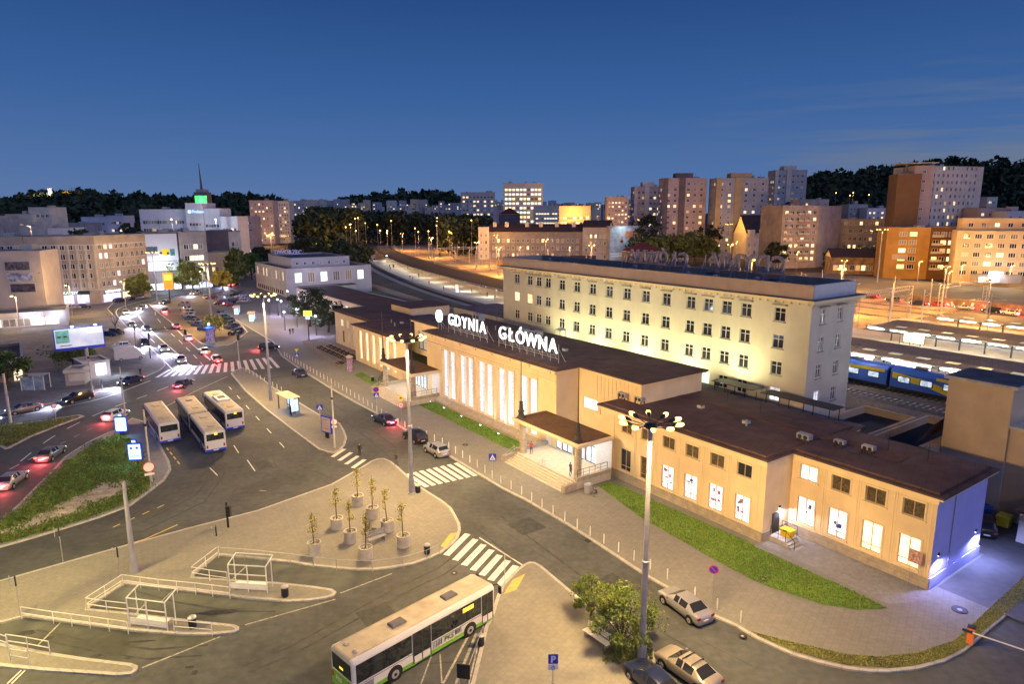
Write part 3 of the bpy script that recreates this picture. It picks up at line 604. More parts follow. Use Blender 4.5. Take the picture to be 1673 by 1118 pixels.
# --- entrance porticos
def portico(u0, u1, lab):
    rt = thing('entrance_portico', lab, 'portico', (*S(u0, -4.9), 0), SRZ); W_ = u1-u0; yf = -5.0
    r_ = MB(); z = 4.75
    r_.box(-W_, 0, yf, 0-.02, z, z+.25, M_trim); r_.box(-W_-.25, .25, yf-.25, -.02, z+.254, z+.5, M_trim); r_.box(-W_+.1, -.1, yf+.1, -.03, z+.503, z+.53, mat('portico_felt', (.13, .075, .045), .9, .15, 1.5, stain=.2)); r_.build('canopy_roof', rt)
    for x in (-W_+.9, -.9):
        c_ = MB(); c_.tube((x, yf+.75, 1.0), (x, yf+.75, z), .42, .42, M_plinth, 20); c_.tube((x, yf+.75, .9), (x, yf+.75, 1.05), .52, .52, M_plinth, 20); c_.tube((x, yf+.75, z-.12), (x, yf+.75, z-.003), .52, .52, M_trim, 20); c_.build('column', rt)
    st_ = MB(); M_st = mat('step_stone', (.50, .45, .37), .8, .08, 2.0)
    st_.box(-W_+.1, -.1, yf-.1, -.02, 0, .95, M_st)
    for i in range(5): st_.box(-W_+.5, -.5, yf-.1-.35*(i+1), yf-.1-.35*i-.002, 0, .95-.16*(i+1), M_st)
    st_.build('steps', rt)
    for xa, xb in ((-.5, -.1), (-W_+.1, -W_+.5)):
        wl = MB(); wl.box(xa, xb, yf, -.05, .953, 1.4, M_plinth); wl.build('side_wall', rt); wl = MB(); wl.box(xa-.02, xb+.03, yf-1.9, yf-.12, 0, .9, M_plinth); wl.build('step_cheek', rt)
    for x in (-W_+.45, -W_*.5, -.45):
        h_ = MB()
        for q in (0, .45):
            h_.path([(x+q, yf-1.85, .15), (x+q, yf-1.85, 1.0), (x+q, yf-.2, 1.85), (x+q, yf-.2, .95)], .03, M_steel)
        h_.path([(x, yf-1.85, .6), (x, yf-.2, 1.45)], .02, M_steel); h_.build('handrail', rt)
    h_ = MB()
    for x in (-.3,):
        h_.path([(x, yf+.2, 1.4), (x, yf+.2, 2.2), (x, -.4, 2.2), (x, -.4, 1.4)], .03, M_dark)
        for k in range(1, 5): h_.tube((x, yf+.2+k*.85, 1.4), (x, yf+.2+k*.85, 2.2), .02, .02, M_dark)
        h_.tube((x, yf+.2, 1.8), (x, -.4, 1.8), .02, .02, M_dark)
    h_.build('railing', rt)
    # back wall behind the portico, with glazed doors lit from inside
    b_ = MB(); hs = [(1.0+i*2.15, .95, 1.9, 2.9) for i in range(int((W_-1.6)/2.15))]
    wallface(b_, (-W_+.02, -.03), (1, 0), W_-.04, .95, 4.745, hs, M_white, .2); b_.build('back_wall', rt)
    for h in hs:
        a_, p_ = winmesh(1.9, 2.9, M_dark, mat('door_glass', (.5, .55, .6), .2, 0, emit=.8, ecol=(.8, .88, 1), evar=.5, escale=1.5), 2, 2.1, 1, .09, .16); f_ = link('door', a_, rt, (-W_+.02+h[0], -.03, .95)); link('pane', p_, f_)
    for i in range(4):
        c_ = MB(); cx = -W_*(i+.5)/4; c_.box(cx-.6, cx+.6, yf+1.6, yf+1.9, z-.08, z-.004, M_lampw); c_.build('ceiling_lamp', rt)
        plight(rt, (cx, yf+2.2, z-.35), 125, (.80, .88, 1.0), .15)
    return rt
portico(31.2, 43.2, 'stone portico with steps and white light left of the near wing')
portico(70.6, 82.6, 'far stone portico with steps, behind the masts, between hall and left wing')
def flagpole(u, v, z, h, lab):
    p = thing('flagpole', lab, 'flagpole', (*S(u, v), z), SRZ, 'iron flagpoles on the porticos'); b = MB()
    b.lathe([(.55, 0), (.55, .18), (.38, .3), (.3, .7), (.42, .9), (.26, 1.05), (.2, 1.9), (.26, 2.0), (.12, 2.15)], M_bronze, 12); b.build('base', p)
    b = MB(); b.tube((0, 0, 2.1), (0, 0, h), .07, .035, M_bronze, 8); b.build('pole', p)
flagpole(42.5, -9.3, 5.28, 8.5, 'iron flagpole on the far corner of the near portico'); flagpole(32.0, -9.3, 5.28, 8.5, 'iron flagpole on the near corner of the near portico')
flagpole(82.0, -9.3, 5.28, 8.5, 'iron flagpole on the far corner of the far portico'); flagpole(71.4, -9.3, 5.28, 8.5, 'iron flagpole on the near corner of the far portico')
# --- the roof sign
def signword(word, uc, size, z, v, lab, root=None):
    rt = thing('illuminated_sign', lab, 'sign', (*S(uc, v), z), SRZ)
    tot = sum({'I': .46, 'W': 1.15}.get(c, .86) for c in word); x = -tot/2*size
    for c in word:
        wd = {'I': .46, 'W': 1.15}.get(c, .86)*size
        link('letter', textdata(c, size*1.06, .08, .004*size, M_sign), rt, (x+wd/2, 0, 0)); x += wd
    fr = MB(); L_ = tot*size
    for zz in (-.35, -.65): fr.tube((-L_/2, .1, zz), (L_/2, .1, zz), .035, .035, M_conc)
    n_ = max(4, int(L_/1.6))
    for i in range(n_+1): xx = -L_/2+L_*i/n_; fr.tube((xx, .1, -1.35), (xx, .1, 1.2), .035, .035, M_conc); fr.tube((xx, 1.3, -1.35), (xx, .12, .6), .03, .03, M_conc)
    fr.build('support_frame', rt)
    return rt
signword('GDYNIA', 65.0, 2.35, 12.5, -3.2, 'white lit rooftop letters GDYNIA on a steel frame')
signword('GŁÓWNA', 49.7, 2.45, 12.4, -3.2, 'white lit rooftop letters GŁÓWNA on a steel frame')
dk = thing('illuminated_disc', 'round white lit station emblem beside the letter G', 'sign', (*S(73.4, -3.2), 13.4), SRZ)
b = MB(); b.tube((0, -.12, 0), (0, .12, 0), 1.0, 1.0, M_sign, 28); b.build('disc', dk); b = MB()
for x in (-.5, .5): b.tube((x, .1, -2.3), (x, .1, -.7), .035, .035, M_conc); b.tube((x, 1.2, -2.3), (x, .12, -.8), .03, .03, M_conc)
b.build('support_frame', dk)
# light that the letters throw on roof and frame
for u in (66, 49): plight(stn, (-u, -2.0, 14.2), 200, (.8, .9, 1), .3)
# uplights in the ground before the hall
for i, u in enumerate((70.8, 66.3, 61.2, 56.0, 51.4)):
    f = thing('ground_floodlight', 'small white floodlight in the lawn under the hall windows', 'floodlight', (*S(u, -6.7), .14), SRZ, 'floodlights along the hall lawn'); b = MB(); b.box(-.18, .18, -.1, .12, 0, .16, M_dark); b.build('housing', f); b = MB(); b.box(-.14, .14, -.03, .11, .163, .18, M_lampw); b.build('lens', f)
    l = plight(f, (0, .1, .35), 420, (1.0, .84, .92), .05, 'SPOT', angle=R(95), blend=.8); aim(l, (0, 1, 1.3))
# cool wall lamps
def walllamp(u, v, z, dx, dy, e, col, lab):
    f = thing('wall_lamp', lab, 'wall lamp', (*S(u, v), z), SRZ); b = MB(); b.box(-.1, .1, -.1, .1, .0, .22, M_dark); b.build('housing', f); b = MB(); b.box(-.08, .08, -.08, .08, -.03, -.003, M_lampw); b.build('lens', f)
    l = plight(f, (dx, dy, -.15), e, col, .08, 'SPOT', angle=R(140), blend=.9); aim(l, (dx*.8, dy*.8, -1)); l.data.spot_size = R(172); l.data.spot_blend = .35; return f
walllamp(0, 1.2, 2.7, .5, 0, 1000, (.40, .40, 1.0), 'bright cool wall lamp on the blue end wall, nearer the corner sign')
walllamp(0, 8.2, 2.7, .5, 0, 1300, (.38, .42, 1.0), 'bright cool wall lamp at the far end of the blue end wall')
walllamp(12.4, -1.6, 2.9, .3, 0, 420, (.8, .76, 1.0), 'cool wall lamp above the side entrance steps')
# side entrance steps
se = thing('side_entrance', 'small railed steps with a dark door in the recess between the wings', 'entrance', (*S(12.3, -2.1), 0), SRZ)
b = MB(); b.box(.02, 1.7, -1.0, .9, 0, .6, M_conc)
for i in range(3): b.box(1.702+i*.3, 2.0+i*.3, -1.0, .5, 0, .45-.15*i, M_conc)
b.build('steps', se); b = MB(); b.box(-.06, .01, -.6, .5, .62, 2.6, M_dark); b.build('door', se)
b = MB()
for y in (-.95, .85):
    b.path([(.1, y, .6), (.1, y, 1.6), (1.65, y, 1.6), (1.65, y, .6)], .025, M_dark); b.tube((.1, y, 1.1), (1.65, y, 1.1), .018, .018, M_dark); b.tube((.9, y, .6), (.9, y, 1.6), .018, .018, M_dark)
b.path([(1.65, -.95, 1.6), (2.55, -.95, 1.0), (2.55, -.95, .1)], .025, M_dark); b.build('railing', se)
yb = MB(); yb.box(-.5, .5, -.35, .35, 0, .55, M_signyel); yb.box(-.54, .54, -.39, .39, .553, .65, M_signyel); yb.box(-.2, .2, -.42, -.392, .57, .63, M_black); tag(yb.build('grit_bin', None, (*S(10.9, -1.9), .6), SRZ), 'yellow grit bin on the side entrance steps', 'bin').location = (*S(11.3, -1.75), .6)

# ================================================================== FOUR STOREY OFFICE BLOCK (u 21.2..83, v 16..25.2)
ob = thing('office_block', 'tall cream four storey block behind the station, lit by floodlights', 'office building', (*S(21.2, 16), 0), SRZ)
wl = MB(); UL = 61.8; D_ = 9.3; ZC = 19.3
cols = [2.9, 8.35, 11.35, 14.35, 17.35, 21.9, 25.9, 29.8, 33.7, 37.6, 41.5, 45.4, 49.3, 51.9, 54.5, 58.6]   # distance from the near corner
cols = [3.95, 8.6, 11.5, 14.4, 17.3, 21.6, 25.5, 29.3, 33.1, 36.9, 40.7, 44.5, 48.3, 50.9, 53.5, 57.4]
zr = [17.0, 13.75, 10.5, 7.25]; ww, wh = 1.45, 1.65
hs = []; lit = {(1, 15): M_litc, (1, 14): M_lity, (3, 0): M_litw, (3, 3): M_litg}
for r_, z in enumerate(zr):
    for c_, x in enumerate(cols):
        if r_ == 3 and c_ > 3: continue
        hs.append((UL-x-ww/2, z, ww, wh, r_, c_))
wallface(wl, (-UL, 0), (1, 0), UL, 0, ZC, hs, M_tall, .16)
for h in hs:
    m_ = lit.get((h[4], h[5]), M_glassd); putwin(ob, (-UL, 0), (1, 0), h[0], h[1], ww, wh, M_frame, m_, nx=2, tr=1.1, dep=.15)
sh = [(1.9, z, 1.1, wh) for z in zr]+[(5.6, z, 1.1, wh) for z in zr]
wallface(wl, (0, 0), (0, 1), D_, 0, ZC, sh, M_tall, .16)
for i, h in enumerate(sh): putwin(ob, (0, 0), (0, 1), h[0], h[1], 1.1, wh, M_frame, M_litw if i in (3,) else mat('reflecting_glass', (.12, .13, .17), .15, .4, 2, spec=.8), nx=2, tr=1.1, dep=.15)
wallface(wl, (0, D_), (-1, 0), UL, 0, ZC, [], M_tall); wallface(wl, (-UL, D_), (0, -1), D_, 0, ZC, [], M_tall); wl.build('wall', ob)
b = MB(); b.box(-UL-.4, .4, -.4, D_+.4, ZC, ZC+.3, M_tall); b.box(-UL-.8, .8, -.8, D_+.8, ZC+.303, ZC+.62, M_trim); b.box(-UL-.85, .85, -.85, D_+.85, ZC+.623, ZC+.68, M_roofgrey)
for i in range(60): b.box(-UL+i*1.04, -UL+i*1.04+.3, -.7, -.42, ZC+.05, ZC+.298, M_trim)
b.build('cornice', ob)
b = MB(); z0, z1 = ZC+.683, 21.6
b.box(-UL, 0, 0, .3, z0, z1, M_tallpar); b.box(-UL, 0, D_-.3, D_, z0, z1, M_tallpar); b.box(-UL, -UL+.3, .3, D_-.3, z0, z1, M_tallpar); b.box(-.3, 0, .3, D_-.3, z0, z1, mat('parapet_pale', (.5, .5, .52), .8, .05)); b.build('parapet', ob)
b = MB(); b.box(-UL+.3, -.3, .3, D_-.3, ZC+.7, ZC+.75, mat('blue_felt', (.03, .05, .09), .8, .3, .8)); 
b.build('roof', ob)
sm_ = MB(); sm_.box(-.12, ww+.12, -.14, -.003, -.13, -.003, M_plinth); sm_ = sm_.data('window_sill'); hm_ = MB(); hm_.box(-.95, .95, -.35, -.003, wh+.28, wh+.42, M_plinth); hm_ = hm_.data('window_hood'); s2_ = MB(); s2_.box(-.1, 1.2, -.14, -.003, -.13, -.003, M_plinth); s2_ = s2_.data('window_sill')
for x in cols: link('window_hood', hm_, ob, (-x, 0, zr[0]))
for y in (2.45, 6.15): link('window_hood', hm_, ob, (0, y, zr[0]), R(90))
for h in hs: link('window_sill', sm_, ob, (-UL+h[0], 0, h[1]))
for h in sh: link('window_sill', s2_, ob, (0, h[0], h[1]), R(90))
# roof clutter of the block
random.seed(11)
for i in range(16):
    x = -3-i*3.7; k = i % 3; b = MB()
    if k == 0: b.box(-.8, .8, -.5, .5, 0, .9, M_roofgrey); b.box(-.7, .7, -.4, .4, .903, 1.0, M_steel)
    elif k == 1: b.box(-.5, .5, -.5, .5, 0, 1.3, M_conc); b.box(-.62, .62, -.62, .62, 1.303, 1.4, M_dark)
    else: b.tube((0, 0, 0), (0, 0, 1.3), .25, .25, M_steel, 10); b.lathe([(.42, 1.3), (.42, 1.38), (0, 1.6)], M_steel, 10)
    tag(b.build('rooftop_vent', None, (*S(21.2-x+random.uniform(-1, 1), 16+random.uniform(2, 6)), ZC+.75), SRZ), 'small vent unit on the flat roof of the tall block', 'roof vent', 'vents on the tall block roof')
# the mirrored letters seen from behind
def backword(word, uc, z, lab, size=3.4):
    rt = thing('rooftop_lettering', lab, 'sign', (*S(uc, 24.3), z), SRZ); tot = sum({'I': .45, 'W': 1.2}.get(c, .95) for c in word)*size; x = tot/2
    M_lt = mat('letter_back', (.30, .24, .27), .6, .1)
    for c in word:
        wd = {'I': .45, 'W': 1.2}.get(c, .95)*size; link('letter', textdata(c, size*1.2, .15, .03*size, M_lt, True), rt, (x-wd/2, 0, 0)); x -= wd
    fr = MB(); n_ = int(tot/2.4)
    for i in range(n_+1): xx = -tot/2+tot*i/n_; fr.tube((xx, -.3, -1.9), (xx, -.3, size*.7), .05, .05, M_pole); fr.tube((xx+.8, -2.6, -1.9), (xx, -.3, 1.4), .04, .04, M_pole)
    fr.tube((-tot/2, -.3, -.1), (tot/2, -.3, -.1), .06, .06, M_pole); fr.build('support_frame', rt)
backword('GŁÓWNA', 52.6, 22.0, 'back of the dull rooftop word GŁÓWNA on the tall block', 2.15); backword('GDYNIA', 36.5, 22.0, 'back of the dull rooftop word GDYNIA on the tall block', 2.45)
# floodlights that wash the block from the low roof
for i, (u, e) in enumerate(((30, 2300), (38, 3000), (47, 3300), (56, 3000), (64, 2300))):
    f = thing('roof_floodlight', 'floodlight on the low roof aimed at the tall block', 'floodlight', (*S(u, 11.5), 7.4 if u > 30 else 8.6), SRZ, 'floodlights at the foot of the tall block'); b = MB(); b.box(-.3, .3, -.2, .15, .2, .7, M_dark); b.tube((0, 0, 0), (0, 0, .3), .05, .05, M_dark); b.build('housing', f)
    b = MB(); b.box(-.25, .25, .155, .17, .25, .65, M_lamp); b.build('lens', f)
    l = plight(f, (0, .35, .6), e, (1.0, .96, .52), .2, 'SPOT', angle=R(140), blend=.9); aim(l, (0, 1, 1.0))
# ================================================================== LAMP MASTS
WARM = (1.0, 0.63, 0.24); SOD = (1.0, 0.47, 0.10)
def mast(loc, lab, h=16.6, heads=10, rad=1.6, e=3250, nl=5, col=WARM, ml=M_lamp, group='tall lighting masts of the square', rz=0, arm='ring'):
    t = thing('lighting_mast', lab, 'street lamp', loc, rz, group)
    p = MB(); p.lathe([(.30, 0), (.30, 1.6), (.24, 1.75), (.19, h*.45), (.23, h*.45+.02), (.23, h*.45+.16), (.17, h*.45+.2), (.13, h), (0, h)], M_pole, 14); p.lathe([(.42, 0), (.42, .12), (.3, .13)], M_conc, 12); p.build('pole', t)
    a = MB(); hd = MB(); ln = MB(); a.lathe([(.32, h), (.42, h+.12), (.32, h+.28), (0, h+.34)], M_dark, 14)
    for i in range(heads):
        if arm == 'ring': an = 2*math.pi*i/heads+.2; r_ = rad; dx, dy = math.cos(an), math.sin(an)
        else: an = 0 if i < heads/2 else math.pi; r_ = .7+1.1*(i % (heads//2)); dx, dy = math.cos(an), 0
        a.tube((dx*.3, dy*.3, h+.15), (dx*(r_-.25), dy*(r_-.25), h+.38), .03, .03, M_dark, 6)
        T = Matrix.Translation((dx*r_, dy*r_, h+.40)) @ Matrix.Rotation(math.atan2(dy, dx), 4, 'Z') @ Matrix.Rotation(R(-12), 4, 'Y')
        hb = MB(); hb.loft([[(x, y*w_, z*w_) for y, z in ((-.15, -.02), (-.11, .13), (.11, .13), (.15, -.02))] for x, w_ in ((-.42, .35), (-.2, .9), (.02, 1.05), (.1, .9))], M_dark); 
        b0 = len(hd.v); hd.v += [tuple(T @ Vector(v)) for v in hb.v]; hd.f += [tuple(b0+i_ for i_ in f) for f in hb.f]; hd.m += [hd.mi(M_dark)]*len(hb.f)
        lb = MB(); lb.loft([[(x, y*w_, z*w_+.03) for y, z in ((-.13, 0), (-.10, -.10), (0, -.14), (.10, -.10), (.13, 0), (.10, .08), (-.10, .08))] for x, w_ in ((-.12, .8), (.0, 1.15), (.22, 1.25), (.36, 1.0), (.45, .5))], ml); b0 = len(ln.v); ln.v += [tuple(T @ Vector(v)) for v in lb.v]; ln.f += [tuple(b0+i_ for i_ in f) for f in lb.f]; ln.m += [ln.mi(ml)]*len(lb.f)
    a.build('arms', t); hd.build('lamp_heads', t); ln.build('lens', t)
    for i in range(nl):
        an = 2*math.pi*i/nl+.2; l_ = plight(t, ((math.cos(an)*rad*1.05, math.sin(an)*rad*1.05, h+.18) if arm == 'ring' else ((-1)**i*rad*.8, 0, h+.18)), e*heads/nl, col, .06, 'SPOT' if arm == 'ring' else 'POINT', angle=R(179.5), blend=.08); aim(l_, (math.cos(an)*.62, math.sin(an)*.62, -1))
    return t
mast((*S(6.8, -25.3), .12), 'tall ten-headed lighting mast by the bushes and white bench')
mast((*S(40.95, -25.0), .12), 'tall ten-headed lighting mast on the tip of the planter island')
mast((*S(87.2, -26.8), .12), 'tall ten-headed lighting mast on the bus stop island', e=3000)
mast((*S(163, -20), .1), 'tall lighting mast in the car park above the blue kiosk', nl=3, e=3400)
mast((*S(226.8, -24), .1), 'tall lighting mast at the bend beside the orange advert', nl=2, e=900)
mast((*G(446, 440), 0), 'four-headed lamp mast beside the pale grey annex', 17.5, 4, 2.2, 3000, 2, arm='bar', group='four-headed street lamps')
mast((*G(-70, 1085), 0), 'lighting mast at the bus bays', nl=3, e=2900, col=(1, .70, .22))
mast((*S(-26, -27), 0), 'unseen added lighting mast by the barrier road', nl=3, e=600)  # mast out of view, added to light the foreground
p = thing('plain_pole', 'thick tapered grey pole beside the railed bus bays', 'pole', (*G(220, 938), .1)); b = MB(); b.lathe([(.36, 0), (.36, .25), (.22, 2.0), (.13, 8.2), (0, 8.2)], M_pole, 14); b.build('shaft', p)

# ================================================================== VEHICLES
def wheelset(t, xs, hw, r, wd=.22, mr=M_steel):
    for x in xs:
        for sgn in (-1, 1):
            w_ = MB(); w_.tube((0, -wd/2, 0), (0, wd/2, 0), r, r, M_black, 18); o = w_.build('wheel', t, (x, sgn*(hw-wd/2+.015), r))
            q = MB(); q.tube((0, sgn*(wd/2+.002), 0), (0, sgn*(wd/2+.02), 0), r*.62, r*.55, mr, 12); q.tube((0, sgn*(wd/2+.02), 0), (0, sgn*(wd/2+.035), 0), r*.16, r*.14, M_dark, 8); q.build('rim', o)
def carproto(name, lab, cm, style='sedan', lights=None, racks=False):
    t = thing(name, lab, 'car')
    L_ = {'sedan': 4.6, 'hatch': 4.1, 'suv': 4.4}[style]; hw = .88; a = L_/2; k_ = {'sedan': 1.0, 'hatch': 1.04, 'suv': 1.15}[style]
    # stations along the car: x, half width, belt height, top height, top half width, tag
    if style == 'sedan': stt = [(-2.30, .66, .66, .68, .50, 'b'), (-2.25, .78, .84, .87, .62, 'b'), (-2.1, .84, .95, .99, .68, 'b'), (-1.72, .87, .98, 1.02, .70, 'r'), (-1.08, .88, .98, 1.36, .56, 'p'), (-.98, .88, .98, 1.38, .57, 's'), (-.22, .88, .97, 1.43, .59, 'p'), (-.12, .88, .97, 1.43, .59, 's'), (.36, .88, .96, 1.39, .57, 'w'), (1.12, .88, .95, .99, .72, 'b'), (1.7, .87, .89, .93, .68, 'b'), (2.1, .82, .78, .82, .62, 'b'), (2.26, .74, .66, .69, .52, 'b'), (2.30, .62, .54, .56, .42, 'b')]
    else:
        stt = [(-a, .70, .62, .64, .50, 'b'), (-a+.05, .80, .86, .89, .62, 'b'), (-a+.14, .85, 1.0, 1.03, .68, 'r'), (-a+.52, .87, 1.0, 1.38, .58, 'p'), (-a+.62, .88, 1.0, 1.41, .59, 's'), (-.3, .88, .98, 1.46, .60, 'p'), (-.2, .88, .98, 1.46, .60, 's'), (.36, .88, .97, 1.41, .58, 'w'), (1.1, .88, .95, .99, .72, 'b'), (a-.42, .86, .87, .91, .68, 'b'), (a-.14, .79, .74, .77, .6, 'b'), (a-.03, .7, .62, .64, .5, 'b'), (a, .6, .52, .54, .4, 'b')]
    def ring(x, w_, be, ro, wr, tg_): be *= k_; ro *= k_; return [(x, -w_*.86, .24), (x, -w_*.97, .34), (x, -w_, .56), (x, -w_*.985, be-.12), (x, -w_*.94, be), (x, -wr, ro-.03), (x, -wr*.8, ro), (x, wr*.8, ro), (x, wr, ro-.03), (x, w_*.94, be), (x, w_*.985, be-.12), (x, w_, .56), (x, w_*.97, .34), (x, w_*.86, .24)]
    rs = [ring(*q_) for q_ in stt]; b = MB(); gb = MB(); n_ = 14; b.v = [p_ for r_ in rs for p_ in r_]; gb.v = list(b.v)
    for q in range(len(rs)-1):
        tg_ = stt[q][5]
        for i in range(n_):
            j = (i+1) % n_; f_ = (q*n_+i, q*n_+j, (q+1)*n_+j, (q+1)*n_+i); gl = (tg_ == 's' and i in (4, 8)) or (tg_ in 'rw' and i in (5, 6, 7))
            (gb if gl else b).f.append(f_); (gb if gl else b).m.append((gb if gl else b).mi(M_glassd if gl else cm))
    b.f.append(tuple(range(n_-1, -1, -1))); b.m.append(0); q = (len(rs)-1)*n_; b.f.append(tuple(q+i for i in range(n_))); b.m.append(0)
    b.build('body', t, smooth=True); gb.build('windows', t, smooth=False); zt = 1.40*k_
    if racks:
        for x in (-.75, 0): rb = MB(); rb.tube((x, -.58, zt+.10), (x, .58, zt+.10), .03, .03, M_dark, 6); rb.tube((x, -.56, zt-.02), (x, -.56, zt+.1), .03, .03, M_dark, 6); rb.tube((x, .56, zt-.02), (x, .56, zt+.1), .03, .03, M_dark, 6); rb.build('roof_bar', t)
    for x in (-a+.85, a-.85):
        for sy in (-1, 1): ar = MB(); ar.tube((0, sy*-.06, 0), (0, sy*.012, 0), .385, .385, M_black, 18); ar.build('wheel_arch', t, (x, sy*.872, .35))
    wheelset(t, (-a+.85, a-.85), hw+.015, .32)
    for sy in (-1, 1):
        q = MB(); q.box(a-.22, a-.05, sy*.48, sy*.74, .56, .69, M_head if lights else M_headoff); q.build('headlight', t)
        q = MB(); q.box(-a+.0, -a+.12, sy*.50, sy*.80, .70, .86, M_red if lights else M_tailoff); q.build('tail_light', t)
        q = MB(); q.box(.85, 1.0, sy*.9, sy*1.03, .95, 1.06, cm); q.build('wing_mirror', t)
    q = MB(); q.box(-a-.03, -a+.01, -.26, .26, .50, .61, M_white); q.build('number_plate', t); q = MB(); q.box(a-.02, a+.012, -.26, .26, .40, .5, M_white); q.build('number_plate', t)
    if lights:
        if 'f' in lights:
            l = plight(t, (a+.15, 0, .75), 9000, (.66, .68, 1.0), .12, 'SPOT', angle=R(110), blend=.9); aim(l, (1, 0, -.22))
        if 'r' in lights:
            plight(t, (-a-.6, 0, .8), 420, (1.0, .10, .10), .08)
    return t
def paint(name, c, metal=.3): return mat('paint_'+name, c, .28, 0.03, 3, metal=metal, coat=.6)
P_silver = paint('silver', (.32, .32, .35), .3); P_dark = paint('dark_blue', (.02, .03, .09)); P_black = paint('black', (.015, .015, .02)); P_white = paint('white', (.5, .5, .5), 0); P_red = paint('red', (.25, .03, .03)); P_beige = paint('champagne', (.36, .33, .29), .3); P_blue = paint('blue', (.05, .09, .28)); P_green = paint('green', (.04, .09, .06)); P_grey = paint('grey', (.16, .16, .17))
pr = {}
for nm, m_, st_ in (('silver', P_silver, 'sedan'), ('silverhatch', P_silver, 'hatch'), ('dark', P_dark, 'sedan'), ('black', P_black, 'suv'), ('white', P_white, 'hatch'), ('red', P_red, 'hatch'), ('beige', P_beige, 'sedan'), ('blue', P_blue, 'hatch'), ('green', P_green, 'sedan'), ('grey', P_grey, 'sedan')):
    pr[nm] = (m_, st_)
USED = {}
def car(kind, px, hd, lab, lights='', group=None, racks=False, z=0.0, name='parked_car'):
    # px: ground position in the survey, hd: heading as a second survey point ahead
    key = (kind, lights, racks); x, y = G(*px, z); hx, hy = G(*hd, z); rz = math.atan2(hy-y, hx-x)
    if key not in USED:
        t = carproto(name, lab, pr[kind][0], pr[kind][1], lights or None, racks); t.location = (x, y, z); t.rotation_euler = (0, 0, rz)
        if group: t['group'] = group
        USED[key] = t; return t
    t = dup(tree_of(USED[key]), (x, y, z), rz, lab, group)
    t.name = name
    if not group and 'group' in t: del t['group']
    return t
car('silver', (1118, 999), (1085, 974), 'silver sedan at the kerb near the round no-stopping sign')
car('beige', (1123, 1105), (1085, 1078), 'champagne estate car with roof bars in front of the bushes', racks=True)
car('dark', (1068, 1128), (1048, 1108), 'dark car cut off by the lower frame edge')
car('dark', (628, 691), (600, 678), 'dark blue car reversing by the bollards with its lamps lit', lights='r', name='car')
car('black', (678, 720), (652, 706), 'black tall car between the blue car and silver hatchback')
car('silverhatch', (713, 742), (688, 728), 'silver hatchback parked just before the zebra crossing')
car('dark', (489, 614), (470, 602), 'dark sedan driving alone towards the lower zebra', name='car')
car('black', (440, 571), (460, 570), 'dark car leaving the plaza crossing with red tail lights', lights='r', name='car')
# long rows in the car park
GP = 'cars parked in the central car park'
rowA = [((386,547),'black'),((379,537),'dark'),((372,529),'black'),((365,522),'green'),((360,516),'grey')]
for i, (p_, k_) in enumerate(rowA): car(k_, p_, (p_[0]-12, p_[1]+3), ['black','dark blue','black','green','grey'][i]+' car, '+['first','second','third','fourth','fifth'][i]+' from the signal in the kerbside row', group=GP)
rowB = [((303,508),'white'),((309,513),'beige'),((307,518),'silver'),((311,524),'dark'),((318,529),'grey'),((324,534),'blue'),((335,541),'blue'),((300,500),'silverhatch')]
for i, (p_, k_) in enumerate(rowB): car(k_, p_, (p_[0]-12, p_[1]-1), {'white':'white','beige':'champagne','silver':'silver','dark':'dark','grey':'grey','blue':'blue','silverhatch':'small silver'}[k_]+' car, number '+str(i+1)+' in the inner parking row', group=GP)
rowC = [((360,498),'red'),((371,501),'red'),((378,496),'black'),((345,489),'red'),((356,488),'beige'),((366,491),'silver'),((385,484),'black'),((393,487),'white'),((402,490),'silver'),((392,481),'grey'),((398,495),'beige')]
for i, (p_, k_) in enumerate(rowC): car(k_, p_, (p_[0]-12, p_[1]+1), {'red':'dark red','black':'black','beige':'champagne','silver':'silver','white':'white','grey':'grey'}[k_]+' car, number '+str(i+1)+' in the far parking block', group=GP)
GQ = 'cars parked along the west side'
for i, (p_, q_, k_, l_) in enumerate((((176,550),(196,550),'dark','dark blue car beneath the lit billboard'), ((190,547),(210,549),'black','black car beside the bare tree'), ((198,570),(180,572),'white','white car behind the white van'), ((270,510),(262,504),'grey','grey car alone at the near end of the car park'),
        ((120,505),(140,504),'silver','silver car before the long brown building'), ((136,504),(156,503),'dark','dark car before the violet shop windows'), ((196,494),(210,492),'black','black car by the brown building corner'), ((212,491),(226,489),'dark','dark car nearest the alley'), ((228,489),(240,487),'grey','grey car at the alley mouth'), ((92,508),(110,507),'green','green car at the far end of the brown building'))):
    car(k_, p_, q_, l_, group=GQ)
car('black', (1606, 868), (1600, 850), 'dark car parked behind the blue end wall')
# traffic on the curved street, lamps lit
GT = 'moving traffic on the curved street'
wh = [((206,514),(212,530)),((232,506),(218,511)),((216,534),(226,549)),((240,540),(254,556)),((236,564),(252,580)),((268,574),(282,592)),((296,592),(306,606)),((270,497),(250,502)),((214,627),(180,638)),((128,656),(90,665)),((318,482),(288,489)),((372,468),(350,474)),((40,674),(0,682))]
kk = ['white','silver','grey','dark','black']
for i, (p_, q_) in enumerate(wh): car(kk[i % 5], p_, q_, ['white','silver','grey','dark blue','black'][i % 5]+' car with white headlights, number '+str(i+1)+' of the oncoming stream', 'f', GT, name='car')
rd = [((268,512),(258,502)),((288,536),(274,521)),((308,556),(294,542)),((334,578),(318,563)),((354,592),(342,578)),((322,479),(350,473)),((300,632),(330,615)),((190,684),(218,672)),((84,748),(110,730)),((385,467),(400,464)),((20,792),(40,777))]
for i, (p_, q_) in enumerate(rd): car(kk[(i*2+1) % 5], p_, q_, ['white','silver','grey','dark blue','black'][(i*2+1) % 5]+' car showing red tail lights, number '+str(i+1)+' of the departing stream', 'r', GT, name='car')

